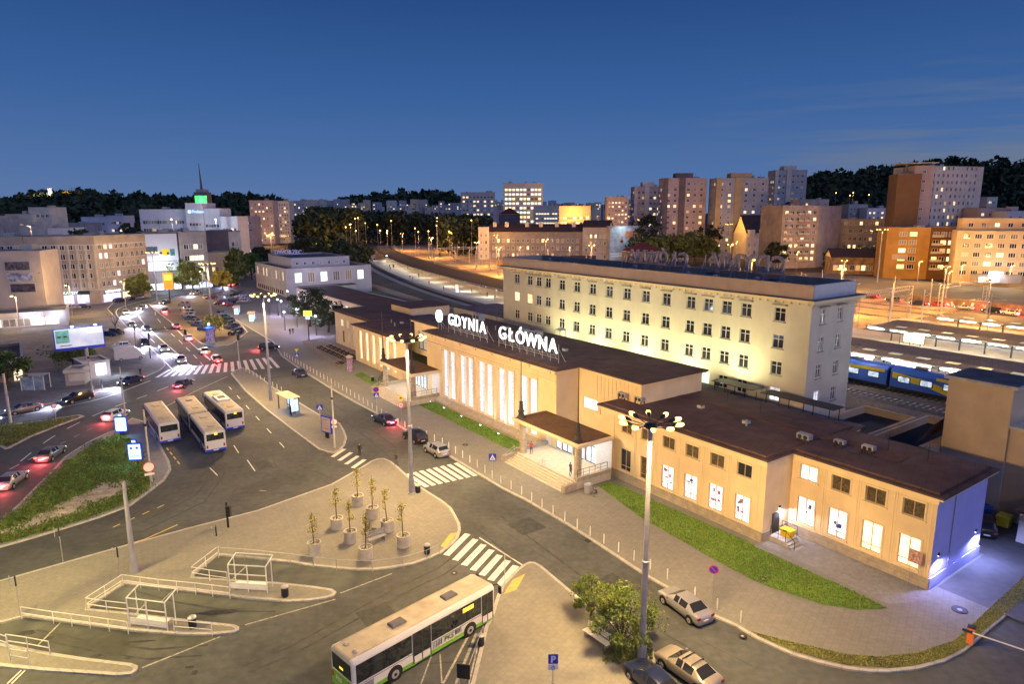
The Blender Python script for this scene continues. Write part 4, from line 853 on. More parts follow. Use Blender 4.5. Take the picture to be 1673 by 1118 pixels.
M_buswh = mat('bus_white', (.56, .55, .57), .35, .04, 2, coat=.3); M_busroof = mat('bus_roof', (.44, .39, .31), .6, .12, 1.2, stain=.2); M_busblue = mat('bus_blue', (.02, .05, .55), .35, .03, 2, coat=.3); M_busgreen = mat('bus_green', (.16, .38, .05), .35, .03, 2, coat=.3)
M_busglass = mat('bus_glass', (.022, .028, .03), .1, .5, 2.5, spec=.7)
M_amber = mat('amber_display', (1, .7, .1), .4, 0, emit=1.6, ecol=(1, .55, .04), evar=.8, escale=14)
M_greytint = mat('bellows_rubber', (.12, .12, .14), .9, .1, 3)
def busbody(t, x0, x1, skirt, front=True, rear=True, name='body'):
    hw, h = 1.25, 3.0; b = MB()
    def ring(x, k, top=0): return [(x, -hw*k, .32), (x, -hw*k, 2.72), (x, -hw*k+.08, 2.92-top), (x, -hw*k+.25, 3.0-top), (x, hw*k-.25, 3.0-top), (x, hw*k-.08, 2.92-top), (x, hw*k, 2.72), (x, hw*k, .32)]
    rs = [ring(x0, .96, .05), ring(x0+.12, 1), ring(x1-.15, 1), ring(x1, .95, .06)]
    b.loft(rs, M_buswh, lambda q, i: M_busroof if i == 3 else M_buswh)
    for sy in (-1, 1): b.box(x0+.1, x1-.1, sy*hw, sy*(hw+.012), .33, .62, skirt); b.box(x0+.1, x1-.1, sy*hw, sy*(hw+.015), 1.16, 1.19, M_dark)
    b.box(x0-.015, x0+.11, -hw*.97, hw*.97, .33, .62, skirt); b.box(x1-.1, x1+.015, -hw*.95, hw*.95, .33, .62, skirt)
    return b.build(name, t)
def buswin(t, x0, x1, sy, z0=1.35, z1=2.55, skip=()):
    g_ = MB(); hw = 1.25; g_.box(x0, x1, sy*(hw+.001), sy*(hw+.014), z0, z1, M_busglass); n_ = int((x1-x0)/1.45)
    for i in range(1, n_): x = x0+(x1-x0)*i/n_; g_.box(x-.03, x+.03, sy*(hw+.014), sy*(hw+.02), z0, z1, M_dark)
    g_.box(x0, x1, sy*(hw+.014), sy*(hw+.018), z0+.85, z0+.88, M_dark); g_.build('side_windows', t)
def buswheels(t, xs):
    for x in xs:
        for sy in (-1, 1):
            ar = MB(); ar.tube((0, sy*.02, 0), (0, sy*.03, 0), .6, .6, M_black, 20); ar.build('wheel_arch', t, (x, sy*1.245, .5))
            w_ = MB(); w_.tube((0, -.14, 0), (0, .14, 0), .49, .49, M_black, 20); o = w_.build('wheel', t, (x, sy*1.16, .49)); q = MB(); q.tube((0, sy*.142, 0), (0, sy*.16, 0), .30, .26, M_steel, 16); q.tube((0, sy*.16, 0), (0, sy*.2, 0), .12, .1, M_dark, 10); q.build('rim', o)
# the near bus
x1_, y1_ = G(646, 1113); x2_, y2_ = G(768, 1040); hd = math.atan2(y2_-y1_, x2_-x1_); L_ = 12.0
nx_, ny_ = -math.sin(hd), math.cos(hd); mxx, myy = (x1_+x2_)/2+nx_*1.25, (y1_+y2_)/2+ny_*1.25
wb = math.hypot(x2_-x1_, y2_-y1_)
t = thing('green_white_bus', 'white bus with green skirt and long pale roof, crossing near the zebra', 'bus', (mxx, myy, 0), hd)
rear = -wb/2-3.1; frontx = wb/2+2.45
busbody(t, rear, frontx, M_busgreen); buswin(t, rear+.25, -wb/2+1.4, -1, 1.3, 2.6); buswin(t, -wb/2+3.05, frontx-1.35, -1, 1.3, 2.6); buswin(t, rear+.25, frontx-.5, 1, 1.3, 2.6); buswheels(t, (-wb/2, wb/2))
for dx0, dx1 in ((-wb/2+1.5, -wb/2+2.95), (frontx-1.25, frontx-.2)):
    d_ = MB(); d_.box(dx0, dx1, -1.275, -1.252, .42, 2.62, M_busglass); mid = (dx0+dx1)/2
    for xx in (dx0, mid, dx1): d_.box(xx-.035, xx+.035, -1.29, -1.276, .42, 2.62, M_dark)
    d_.box(dx0+.05, mid-.05, -1.287, -1.276, .45, .95, M_buswh); d_.box(mid+.05, dx1-.05, -1.287, -1.276, .45, .95, M_buswh); d_.build('door', t)
b = MB(); b.box(frontx-.02, frontx+.035, -1.1, 1.1, 1.0, 2.55, M_busglass); b.box(frontx-.02, frontx+.03, -1.0, 1.0, 2.57, 2.8, M_dark); b.build('windscreen', t)
b = MB(); b.box(rear-.03, rear+.02, -1.05, 1.05, 1.55, 2.6, M_busglass); b.build('rear_window', t)
b = MB(); b.box(rear-.04, rear-.03, -.2, .2, 1.85, 2.0, M_amber); b.build('rear_display', t); b = MB(); b.box(frontx-3.1, frontx-2.1, -1.285, -1.272, 2.12, 2.42, M_amber); b.build('destination_display', t)
b = MB(); b.box(rear-.03, rear+.02, -1.1, 1.1, .64, 1.4, M_busgreen); b.build('rear_panel', t)
for xx in (-2.1, 2.4):
    b = MB(); b.loft([[(xx-.55*k, -.35*k, z), (xx+.55*k, -.35*k, z), (xx+.55*k, .35*k, z), (xx-.55*k, .35*k, z)] for k, z in ((1, 3.0), (.95, 3.13), (.8, 3.17))], M_greytint); b.build('roof_hatch', t)
for yy in (-.55, .5): b = MB(); b.lathe([(.2, 3.0), (.2, 3.06), (.1, 3.14), (0, 3.15)], M_conc, 14, (rear+.7, yy, 0)); b.build('roof_vent', t)
b = MB()
for i in range(6): x = -wb/2+3.15+i*.14; b.box(x, x+.03+i*.008, -1.275, -1.262, .72, 1.14, M_dark)
for i in range(5): x = -wb/2+5.12+i*.13; b.box(x, x+.08-i*.009, -1.275, -1.262, .8, 1.14, M_dark)
b.build('side_stripes', t)
o = link('side_lettering', textdata('PKS', .52, .004, .012, mat('letter_green', (.06, .14, .03), .5, 0)), t, (-wb/2+4.56, -1.285, .76))
o = link('rear_lettering', textdata('PKS', .42, .004, .015, M_buswh), t, (rear-.035, .35, .85), R(-90))
b = MB(); b.path([(frontx, -.9, 2.75), (frontx+.45, -1.1, 2.8), (frontx+.62, -1.2, 2.55)], .045, M_dark, 8); b.box(frontx+.55, frontx+.68, -1.32, -1.1, 2.0, 2.55, M_dark); b.build('wing_mirror', t); b = MB(); b.path([(frontx, .9, 2.75), (frontx+.45, 1.1, 2.8), (frontx+.62, 1.2, 2.55)], .045, M_dark, 8); b.box(frontx+.55, frontx+.68, 1.1, 1.32, 2.0, 2.55, M_dark); b.build('wing_mirror', t)
for yy in (-.85, .85):
    b = MB(); b.box(frontx, frontx+.03, yy-.2, yy+.2, .68, .85, M_headoff); b.build('headlight', t); b = MB(); b.box(rear-.05, rear-.01, yy-.1+.2*(yy > 0), yy+.1+.2*(yy > 0), .9, 1.3, M_tailoff); b.build('tail_light', t)
for x in (-1.6, .5, 1.6): b = MB(); b.box(x, x+.1, -1.29, -1.265, .6, .68, M_signyel); b.build('side_marker', t)
b = MB(); b.box(rear+.6, frontx-.5, -1.01, -.99, 2.995, 3.035, M_busroof); b.box(rear+.6, frontx-.5, .99, 1.01, 2.995, 3.035, M_busroof); b.build('roof_rib', t)
b = MB(); random.seed(9)
for k in range(9):
    x = rear+1.0+k*1.15
    for y in (-.75, .75): b.box(x, x+.12, y-.35, y+.35, .9, 1.95, M_busblue); 
b.build('seat_rows', t)
b = MB(); b.box(rear-.04, rear-.028, -.3, .3, .42, .56, M_white); b.build('number_plate', t)
b = MB(); [b.box(rear+.15+k*.0+.9, rear+2.1, 1.251, 1.262, .75+k*.09, .79+k*.09, M_dark) for k in range(5)]; [b.box(rear+.5, rear+1.5, -1.262, -1.251, .72+k*.08, .755+k*.08, M_dark) for k in range(5)]; b.build('engine_vent', t)
# buses at the stands
def citybus(fl, rl, lab, artic=False, box=False, disp=True):
    fx, fy = G(*fl, 3.0); rx, ry = G(*rl, 3.0); hd = math.atan2(fy-ry, fx-rx); L_ = math.hypot(fx-rx, fy-ry); n_ = (math.sin(hd), -math.cos(hd)); cx, cy = rx+n_[0]*1.25, ry+n_[1]*1.25
    t = thing('city_bus', lab, 'bus', (cx, cy, 0), hd, 'white and blue city buses at the stand')
    if artic: m_ = L_*.5; busbody(t, 0, m_-.45, M_busblue, name='rear_body'); busbody(t, m_+.45, L_, M_busblue, name='front_body'); b = MB(); b.loft([[(x, y*k, z) for y, z in ((-1.2, .4), (-1.2, 2.85), (1.2, 2.85), (1.2, .4))] for x, k in [(m_-.45+i*.15, .97 if i % 2 else 1.0) for i in range(7)]], M_greytint); b.build('bellows', t); sp_ = [(0, m_-.45), (m_+.45, L_)]
    else: busbody(t, 0, L_, M_busblue); sp_ = [(0, L_)]
    for a_, b_ in sp_:
        for sy in (-1, 1): buswin(t, a_+.25, b_-.25, sy, 1.15, 2.55)
        for xx in (a_+2.2, b_-2.6):
            b = MB(); b.box(xx-.45, xx+.45, -.4, .4, 3.0, 3.1, M_busroof); b.box(xx-.3, xx+.3, -.28, .28, 3.102, 3.12, M_conc); b.build('roof_hatch', t)
    buswheels(t, (2.6, L_-2.7)+((L_*.5+1.6,) if artic else ()))
    if box: b = MB(); b.loft([[(x, y*k, z) for x, y in ((L_*.42, -.85), (L_*.68, -.85), (L_*.68, .85), (L_*.42, .85))] for k, z in ((1, 3.0), (1, 3.22), (.93, 3.3))], M_buswh); b.box(L_*.5, L_*.61, -.5, .5, 3.303, 3.33, M_dark); b.build('roof_unit', t)
    b = MB(); b.box(-.02, .03, -1.02, 1.02, 1.75, 2.6, M_busglass); b.build('rear_window', t)
    if disp: b = MB(); b.box(-.035, -.021, -.28, .08, 2.42, 2.68, M_amber); b.build('destination_display', t)
    b = MB(); b.box(L_-.02, L_+.03, -1.1, 1.1, 1.0, 2.7, M_busglass); b.build('windscreen', t)
    for yy in (-1.0, 1.0): b = MB(); b.box(-.03, .02, yy-.1, yy+.1, .8, 1.2, M_tailoff); b.build('tail_light', t)
    b = MB(); b.box(-.03, -.016, -.3, .3, .42, .55, M_white); b.build('number_plate', t)
    b = MB(); b.path([(L_, -.9, 2.7), (L_+.35, -1.25, 2.6), (L_+.35, -1.3, 2.1)], .05, M_dark); b.build('wing_mirror', t); b = MB(); b.path([(L_, .9, 2.7), (L_+.35, 1.25, 2.6), (L_+.35, 1.3, 2.1)], .05, M_dark); b.build('wing_mirror', t)
    return t
citybus((234, 659), (258, 693), 'white and blue bus nearest the lit advert columns', disp=False)
citybus((288, 650), (333, 707), 'long articulated white and blue bus standing in the middle', artic=True)
citybus((332, 641), (367, 673), 'white and blue bus with a roof box nearest the bus stop island', box=True)
# camper van
x, y = G(212, 588); t = thing('camper_van', 'white boxy camper van parked beside the curved street', 'van', (x, y, 0), R(35)); b = MB()
b.loft([[(x_, -1.0*k, .35), (x_, -1.0*k, h_-.1), (x_, -.85*k, h_), (x_, .85*k, h_), (x_, 1.0*k, h_-.1), (x_, 1.0*k, .35)] for x_, k, h_ in ((-2.7, .97, 2.65), (-2.6, 1, 2.8), (1.0, 1, 2.85), (1.5, .98, 2.3), (2.4, .92, 1.15), (2.8, .85, 1.0))], M_buswh); b.build('body', t)
b = MB(); b.face([(1.54, -.85, 2.2), (2.36, -.8, 1.22), (2.36, .8, 1.22), (1.54, .85, 2.2)][::-1], M_glassd); b.build('windscreen', t); wheelset(t, (-1.6, 1.9), 1.0, .34)
b = MB(); b.box(-2.72, -2.69, -.5, .5, 1.6, 2.2, M_glassd); b.build('rear_window', t)
for v_ in t.children:
    if v_.name.startswith('windscreen'): v_.location = (.03, 0, .06)

# ================================================================== STREET FURNITURE
def bollard_row(pts, n, lab, group, r=.05, h=.95, m=M_white):
    me = MB(); me.lathe([(r, 0), (r, h-.05), (r*.6, h), (0, h)], m, 8); d_ = me.data('bollard')
    seg = [math.dist(pts[i], pts[i+1]) for i in range(len(pts)-1)]; T_ = sum(seg)
    for i in range(n):
        s_ = T_*i/(n-1); k = 0
        while k < len(seg)-1 and s_ > seg[k]: s_ -= seg[k]; k += 1
        f = s_/seg[k]; x = pts[k][0]+(pts[k+1][0]-pts[k][0])*f; y = pts[k][1]+(pts[k+1][1]-pts[k][1])*f
        tag(link('bollard', d_, None, (x, y, .11)), lab, 'bollard', group)
bollard_row(PX([(465,583),(505,607),(545,630),(600,664),(640,690),(722,728),(745,743),(788,771),(812,789),(850,809),(905,843),(985,890),(1090,949)]), 58, 'thin white bollard in the row along the station kerb', 'white bollards along the station kerb')
bollard_row(PX([(1135,980),(1178,1003),(1210,1020)]), 3, 'thin white bollard beyond the parked silver sedan', 'white bollards along the station kerb')
bollard_row(PX([(402,608),(460,640)]), 10, 'short pale bollard along the far kerb of the bus stop island', 'bollards of the bus stop island', .045, .8)
def sign(px, h, kind, lab, z=.12, rz=None, name='road_sign', sz=.42):
    x, y = G(*px, z); rz = math.atan2(-x, y)+.0 if rz is None else rz
    t = thing(name, lab, 'road sign', (x, y, z), rz); b = MB(); b.tube((0, 0, 0), (0, 0, h), .035, .035, M_steel, 8); b.build('pole', t); b = MB(); zc = h-sz
    if kind == 'cross':
        b.box(-sz, sz, -.06, -.045, zc-sz, zc+sz, M_blue); b.face([(-sz*.8, -.064, zc-sz*.75), (sz*.8, -.064, zc-sz*.75), (0, -.064, zc+sz*.75)], M_white); b.box(-sz*.08, sz*.12, -.07, -.066, zc-.4*sz, zc+.15*sz, M_black); b.box(-sz*.3, -sz*.1, -.07, -.066, zc-.6*sz, zc-.3*sz, M_black); b.box(sz*.1, sz*.3, -.07, -.066, zc-.6*sz, zc-.3*sz, M_black)
    elif kind == 'nostop':
        b.tube((0, -.06, zc), (0, -.045, zc), sz, sz, M_signred, 24); b.tube((0, -.064, zc), (0, -.061, zc), sz*.82, sz*.82, M_blue, 24); T = Matrix.Translation((0, -.068, zc)) @ Matrix.Rotation(R(45), 4, 'Y'); b.box(-sz*.82, sz*.82, -.003, .0, -sz*.09, sz*.09, M_signred, T)
    elif kind == 'speed':
        b.tube((0, -.06, zc), (0, -.045, zc), sz, sz, M_signred, 24); b.tube((0, -.064, zc), (0, -.061, zc), sz*.8, sz*.8, M_white, 24)
    elif kind == 'yellow':
        T = Matrix.Translation((0, -.05, zc)) @ Matrix.Rotation(R(45), 4, 'Y'); b.box(-sz*.8, sz*.8, -.01, .005, -sz*.8, sz*.8, M_signyel, T); b.box(-sz*.35, sz*.35, -.07, -.063, zc-.1, zc+.12, M_black)
    elif kind == 'back': b.box(-.05, .05, -sz*.55, sz*.55, zc-sz, zc+sz, M_dark); b.box(-.35, -.3, -sz*.5, sz*.5, zc-sz*.9, zc+sz*.9, M_steel); b.tube((-.33, 0, zc+sz*.5), (0, 0, zc+sz*.5), .02, .02, M_steel)
    elif kind == 'round': b.tube((0, -.06, zc), (0, -.045, zc), sz, sz, M_signred, 24); b.tube((0, -.064, zc), (0, -.061, zc), sz*.85, sz*.85, M_white, 24); b.box(-sz*.8, sz*.8, -.05, -.04, zc-sz-.35, zc-sz-.08, M_white)
    elif kind == 'give': b.face([(-sz, -.05, zc+sz*.8), (0, -.05, zc-sz*.8), (sz, -.05, zc+sz*.8)], M_signyel)
    b.build('sign_plate', t)
    return t
def add_plate(t, kind, zc, sz):
    b = MB()
    if kind == 'cross': b.box(-sz, sz, -.06, -.045, zc-sz, zc+sz, M_blue); b.face([(-sz*.8, -.064, zc-sz*.75), (sz*.8, -.064, zc-sz*.75), (0, -.064, zc+sz*.75)], M_white); b.box(-sz*.08, sz*.12, -.07, -.066, zc-.4*sz, zc+.15*sz, M_black)
    if kind == 'speed': b.tube((0, -.06, zc), (0, -.045, zc), sz, sz, M_signred, 24); b.tube((0, -.064, zc), (0, -.061, zc), sz*.8, sz*.8, M_white, 24)
    b.build('sign_plate', t)
sign((805, 781), 2.9, 'cross', 'blue pedestrian crossing sign on the pavement by the near portico')
sign((524, 697), 3.2, 'cross', 'blue pedestrian crossing sign on the bus stop island')
t = sign((616, 673), 3.9, 'nostop', 'round red and blue sign above a blue crossing sign by the bollards'); add_plate(t, 'cross', 2.6, .38)
t = sign((656, 690), 4.0, 'yellow', 'yellow diamond sign above a round speed sign by the mast'); add_plate(t, 'speed', 2.55, .4); link('plate_lettering', textdata('30', .42, .003, .01, M_black), t, (0, -.07, 2.4))
t = sign((486, 597), 3.4, 'give', 'yellow triangular give way sign at the plaza corner'); add_plate(t, 'cross', 2.1, .35)
sign((1163, 988), 3.3, 'nostop', 'round blue no-stopping sign behind the silver sedan', sz=.36)
sign((103, 918), 3.3, 'back', 'slim grey sign seen from its edge by the dark road'); sign((197, 945), 2.8, 'back', 'narrow grey stop panel beside the thick pole'); sign((34, 1007), 3.4, 'back', 'slim dark stop sign at the yellow-lit pavement edge')
sign((357, 912), 3.0, 'back', 'grey stop panel at the corner of the railed bay'); sign((247, 800), 3.2, 'round', 'round white sign with red rim beside the green island', sz=.6)
sign((92, 690), 2.8, 'round', 'small round sign on the triangular verge', sz=.36); sign((548, 728), 3.6, 'round', 'round pinkish sign beside the freestanding map board', sz=.42)
sign((168, 641), 2.2, 'back', 'small pale sign post in front of the advert kiosk')
# parking sign
x, y = G(903, 1150); t = thing('parking_sign', 'blue parking sign with a white P and wheelchair plate', 'road sign', (x, y, .12), .03); b = MB(); b.tube((0, 0, 0), (0, 0, 3.4), .035, .035, M_steel, 8); b.build('pole', t)
b = MB(); b.box(-.3, .3, -.06, -.045, 2.68, 3.32, M_blue); b.build('sign_plate', t); link('sign_letter', textdata('P', .62, .004, .02, M_white), t, (0, -.07, 2.78)); b = MB(); b.box(-.3, .3, -.06, -.045, 2.28, 2.65, M_white); b.tube((.0, -.066, 2.42), (0, -.062, 2.42), .11, .11, M_blue, 14); b.tube((.0, -.069, 2.42), (0, -.067, 2.42), .07, .07, M_white, 14); b.box(-.02, .02, -.07, -.062, 2.42, 2.6, M_blue); b.build('disabled_plate', t)
t = thing('sign_board', 'dark blue back of a sign board at the lower frame edge', 'road sign', (*G(758, 1140), .02), R(-10)); b = MB(); b.box(-.42, .42, -.03, .03, 1.3, 2.3, M_dark); b.build('board', t); b = MB(); b.tube((-.3, .04, 0), (-.3, .04, 2.2), .03, .03, M_steel); b.tube((.3, .04, 0), (.3, .04, 2.2), .03, .03, M_steel); b.build('posts', t)
t = thing('thin_pole', 'thin leaning pole between the bus and the pavement edge', 'pole', (*G(825, 970), .12)); b = MB(); b.tube((0, 0, 0), (0, 0, 3.2), .03, .03, M_steel, 6); b.build('shaft', t)
# litter bins
def bin_(px, lab, r=.28, h=.95, m=M_dark, z=.12):
    t = thing('litter_bin', lab, 'litter bin', (*G(*px, z), z)); b = MB(); b.lathe([(r*.85, 0), (r, .1), (r, h*.8), (r*.96, h*.82)], m, 14); b.build('body', t); b = MB(); b.lathe([(r*1.06, h*.82), (r*1.06, h*.9), (r*.6, h), (0, h+.02)], M_steel, 14); b.build('lid', t)
bin_((698, 905), 'dark litter bin by the railing at the planter island corner'); bin_((683, 805), 'grey litter bin beside the mast foot'); bin_((315, 1026), 'dark litter bin beside the near bus shelter'); bin_((466, 975), 'dark litter bin on the tapering platform'); bin_((786, 1055), 'blue-grey litter bin next to the bus front', .24, .9)
bin_((609, 623), 'grey litter bin at the small lawn near the far portico'); bin_((961, 806), 'large grey bin beside the crouching person', .45, 1.1, M_steel)
# railings
def railing(px, lab, h=1.0, step=2.0, bars=2, m=M_white, z=.12, r=.03, name='railing'):
    pts = [G(x, y, z) for x, y in px]; o = pts[0]; t = thing(name, lab, 'railing', (*o, z)); b = MB(); c = MB()
    for i in range(len(pts)-1):
        a = (pts[i][0]-o[0], pts[i][1]-o[1]); e = (pts[i+1][0]-o[0], pts[i+1][1]-o[1]); L_ = math.dist(a, e); n_ = max(1, round(L_/step))
        for k in range(bars): hz = h*(k+1)/bars; b.tube((*a, hz), (*e, hz), r, r, m, 6)
        for k in range(n_+(i == len(pts)-2)): f = k/n_; c.tube((a[0]+(e[0]-a[0])*f, a[1]+(e[1]-a[1])*f, 0), (a[0]+(e[0]-a[0])*f, a[1]+(e[1]-a[1])*f, h), r, r, m, 6)
    b.build('rails', t); c.build('posts', t)
railing([(357,912),(400,915),(475,923),(550,933),(609,935),(660,928),(697,917),(718,907)], 'long low railing along the curved edge of the planter island', 1.0, 2.4, 1, M_steel)
railing([(314,945),(358,910)], 'short slanted railing closing the upper bus bay'); railing([(314,945),(343,950),(372,954)], 'white railing in front of the upper shelter')
railing([(142,997),(201,958)], 'slanted white railing closing the middle bus bay'); railing([(201,958),(260,966),(320,972),(376,979)], 'long white railing above the middle bus bay'); railing([(142,997),(175,1002),(210,1006)], 'white railing beside the near shelter')
railing([(36,1012),(88,1020),(148,1028),(210,1037)], 'white railing along the lower platform'); railing([(285,1034),(347,1040)], 'short white railing right of the near shelter')
railing([(12,1058),(46,1063),(82,1070)], 'white hooped railing at the lowest bay'); railing([(-20,1050),(14,1062)], 'cut off white railing at the frame edge'); railing([(18,1082),(48,1087)], 'small white hoop railing on the lowest platform')
railing([(790,1040),(762,1118)], 'low rail along the pavement edge beside the bus', .8, 3, 1, M_steel)
# the two white-framed bus shelters
M_smoke = mat('smoked_panel', (.10, .12, .11), .15, 0); M_smoke.node_tree.nodes['Principled BSDF'].inputs['Alpha'].default_value = .35
def shelter(p0, p1, lab):
    x0, y0 = G(*p0, .12); x1, y1 = G(*p1, .12); rz = math.atan2(y1-y0, x1-x0); L_ = math.dist((x0, y0), (x1, y1)); t = thing('bus_shelter', lab, 'bus shelter', (x0, y0, .12), rz, 'white-framed bus shelters'); b = MB()
    for x in (0, L_/2, L_): b.tube((x, 0, 0), (x, 0, 2.3), .05, .05, M_white); 
    for x in (0, L_): b.tube((x, 1.3, 2.6), (x, 0, 2.3), .05, .05, M_white); b.tube((x, .9, 0), (x, .9, 2.45), .04, .04, M_white)
    for z in (2.3, 1.5, .5): b.tube((0, 0, z), (L_, 0, z), .04, .04, M_white)
    b.tube((0, 1.3, 2.6), (L_, 1.3, 2.6), .04, .04, M_white); b.build('frame', t)
    b = MB(); b.face([(0, .15, 2.36), (L_, .15, 2.36), (L_, 1.25, 2.62), (0, 1.25, 2.62)], M_smoke); b.build('roof_panel', t)
    b = MB(); b.box(.1, L_-.1, -.02, .02, .25, .75, M_white); b.box(.3, L_-.3, .35, .75, .42, .5, M_white); b.build('bench_panel', t)
shelter((212, 1024), (274, 1032), 'white-framed bus shelter on the lower platform'); shelter((376, 966), (437, 970), 'white-framed bus shelter on the upper platform')
# lit shelter on the bus stop island
def litshelter(px, rz, lab, z=.12, L_=4.2, m=M_bluead):
    t = thing('lit_bus_shelter', lab, 'bus shelter', (*G(*px, z), z), rz); b = MB()
    for x in (0, L_):
        for y in (0, 1.4): b.box(x-.06, x+.06, y-.06, y+.06, 0, 2.45, M_dark)
    b.box(-.1, L_+.1, -.1, 1.5, 2.4, 2.45, M_dark); b.build('frame', t); b = MB(); b.box(-.2, L_+.2, -.3, 1.6, 2.453, 2.56, M_trim); b.build('roof', t)
    b = MB(); b.box(.1, L_*.55, 1.38, 1.43, .6, 2.3, m); b.build('back_panel', t); b = MB(); b.box(L_-.05, L_+.05, .15, 1.3, .4, 2.2, m); b.build('advert_panel', t)
    b = MB(); b.box(.5, L_*.75, .9, 1.3, .42, .48, M_wood); b.build('bench', t); plight(t, (L_*.5, .5, 2.2), 160, (.5, .65, 1), .2)
litshelter((456, 668), SRZ+.1, 'blue-lit bus shelter on the bus stop island'); litshelter((384, 513), SRZ-.3, 'far blue-lit bus shelter at the plaza edge with a yellow sign', .1); litshelter((408, 524), SRZ-.3, 'nearer greenish-lit bus shelter at the plaza edge', .1, m=mat('advert_green', (.6, 1, .8), .4, 0, emit=2, ecol=(.45, .9, .8), evar=.4, escale=1))
def citylight(px, rz, lab, z=.14, w_=1.35, h=1.85, m=M_bluead, base=.7, topbox=True):
    t = thing('advert_lightbox', lab, 'advert lightbox', (*G(*px, z), z), rz); b = MB(); b.box(-w_/2-.12, w_/2+.12, -.12, .12, base-.15, base+h+.15, M_busblue); b.box(-.3, .3, -.08, .08, 0, base-.153, M_dark)
    if topbox: b.box(-.28, .28, -.12, .12, base+h+.2, base+h+.6, M_busblue)
    b.build('case', t); b = MB(); b.box(-w_/2, w_/2, -.145, -.123, base, base+h, m); 
    if topbox: b.box(-.22, .22, -.14, -.123, base+h+.25, base+h+.52, m)
    b.build('lit_poster', t); l = plight(t, (0, -.9, 1.4), 110, (.4, .65, 1), .4); return t
citylight((200, 712), R(8), 'white-blue lit advert case at the tip of the green island'); t = citylight((223, 759), R(8), 'blue lit advert case with a face-like drawing on the green island')
b = MB(); M_ink = mat('poster_ink', (.02, .05, .2), .5, 0)
for x_ in (-.35, .3): b.tube((x_, -.158, 2.1), (x_, -.147, 2.1), .17, .17, M_ink, 14)
b.box(-.45, .45, -.157, -.147, 1.0, 1.14, M_ink); b.box(-.12, .12, -.157, -.147, 1.6, 1.68, M_ink); b.build('poster_print', t)
t = citylight((535, 716), SRZ+.35, 'white map board on dark legs beside the tall wooden pole', w_=1.7, h=2.0, m=mat('map_paper', (.62, .50, .48), .5, .06), base=.9, topbox=False)
for c_ in list(t.children):
    if c_.type == 'LIGHT': bpy.data.objects.remove(c_)
b = MB(); b.box(-.6, .5, -.16, -.148, 1.3, 1.38, M_signred); b.box(-.5, .3, -.16, -.148, 2.55, 2.62, M_signred); [b.box(-.6, .6, -.16, -.148, 1.6+i*.2, 1.63+i*.2, M_conc) for i in range(4)]; b.build('poster_print', t)
def plainpole(px, h, lab, r=.13, m=M_conc, z=.1):
    t = thing('wooden_pole', lab, 'pole', (*G(*px, z), z)); b = MB(); b.tube((0, 0, 0), (0, 0, h), r, r*.7, m, 10); b.build('shaft', t); b = MB(); b.tube((-.18, -.0, h*.8), (.18, 0, h*.8), .05, .05, M_dark); b.box(-.1, .1, -.12, .12, h*.8-.2, h*.8+.1, M_dark); b.build('bracket', t)
plainpole((547, 732), 8.3, 'greenish pole beside the map board'); plainpole((248, 790), 8.6, 'dark pole rising beside the green island kerb'); plainpole((206, 690), 8.2, 'dark pole between the curved street and first bus'); plainpole((152, 645), 8.0, 'leaning pale pole by the advert kiosk'); plainpole((18, 695), 7.6, 'thick pale pole on the triangular verge', .22)
# traffic signals
def signal(px, h, lab, arm=None, z=.1, m=M_dark, rz=0):
    t = thing('traffic_signal', lab, 'traffic light', (*G(*px, z), z), rz); b = MB(); b.tube((0, 0, 0), (0, 0, h), .11, .08, m, 10)
    hp = [(0.2, -.1, h-.9)]
    if arm: b.path([(0, 0, h-.4), (.5, 0, h+.3), (1.4, 0, h+.55), (arm, 0, h+.5)], .08, m, 8); hp.append((arm, 0, h-.15))
    b.build('pole', t)
    for x_, y_, z_ in hp:
        b = MB(); b.box(x_-.2, x_+.2, y_-.18, y_+.12, z_-.5, z_+.55, M_dark)
        for k in range(3): b.tube((x_, y_-.24, z_-.32+k*.34), (x_, y_-.181, z_-.32+k*.34), .13, .12, M_black, 12)
        b.build('signal_head', t)
signal((246, 586), 5.6, 'dark traffic signal with a long arm over the white lanes', 7.8); signal((392, 604), 7.2, 'tall pale traffic signal at the end of the zebra', z=.1, m=M_steel)
signal((222, 566), 5.0, 'short signal post behind the white van'); signal((373, 862), 2.6, 'small dark pedestrian signal at the planter island corner', z=.12)
# barrier
t = thing('parking_barrier', 'orange parking barrier box with a long white arm', 'barrier', (*G(1584, 1052, .1), .1), R(-40)); b = MB(); b.box(-.2, .2, -.18, .18, 0, 1.25, M_orange); b.box(-.24, .24, -.22, .22, 1.253, 1.33, M_dark); b.build('cabinet', t); b = MB(); b.tube((.1, -.25, 1.0), (6.5, -.25, 1.0), .05, .04, M_white, 8); b.tube((-.5, -.25, 1.02), (.1, -.25, 1.02), .09, .09, M_dark, 8); b.build('arm', t)
t.rotation_euler.z = math.atan2(G(1673, 1068, 1)[1]-G(1590, 1040, 1)[1], G(1673, 1068, 1)[0]-G(1590, 1040, 1)[0])
# corner notice by the end wall
t = thing('notice_board', 'pinkish notice on two thin legs at the building corner', 'sign', (*S(1.0, -.4), .14), SRZ); b = MB(); b.tube((-.35, 0, 0), (-.35, 0, 2.6), .025, .025, M_steel); b.tube((.35, 0, 0), (.35, 0, 2.6), .025, .025, M_steel); b.build('legs', t); b = MB(); b.box(-.5, .5, -.04, -.026, 1.95, 3.1, mat('notice_pink', (.5, .3, .28), .6, .4, 6)); b.build('board', t)
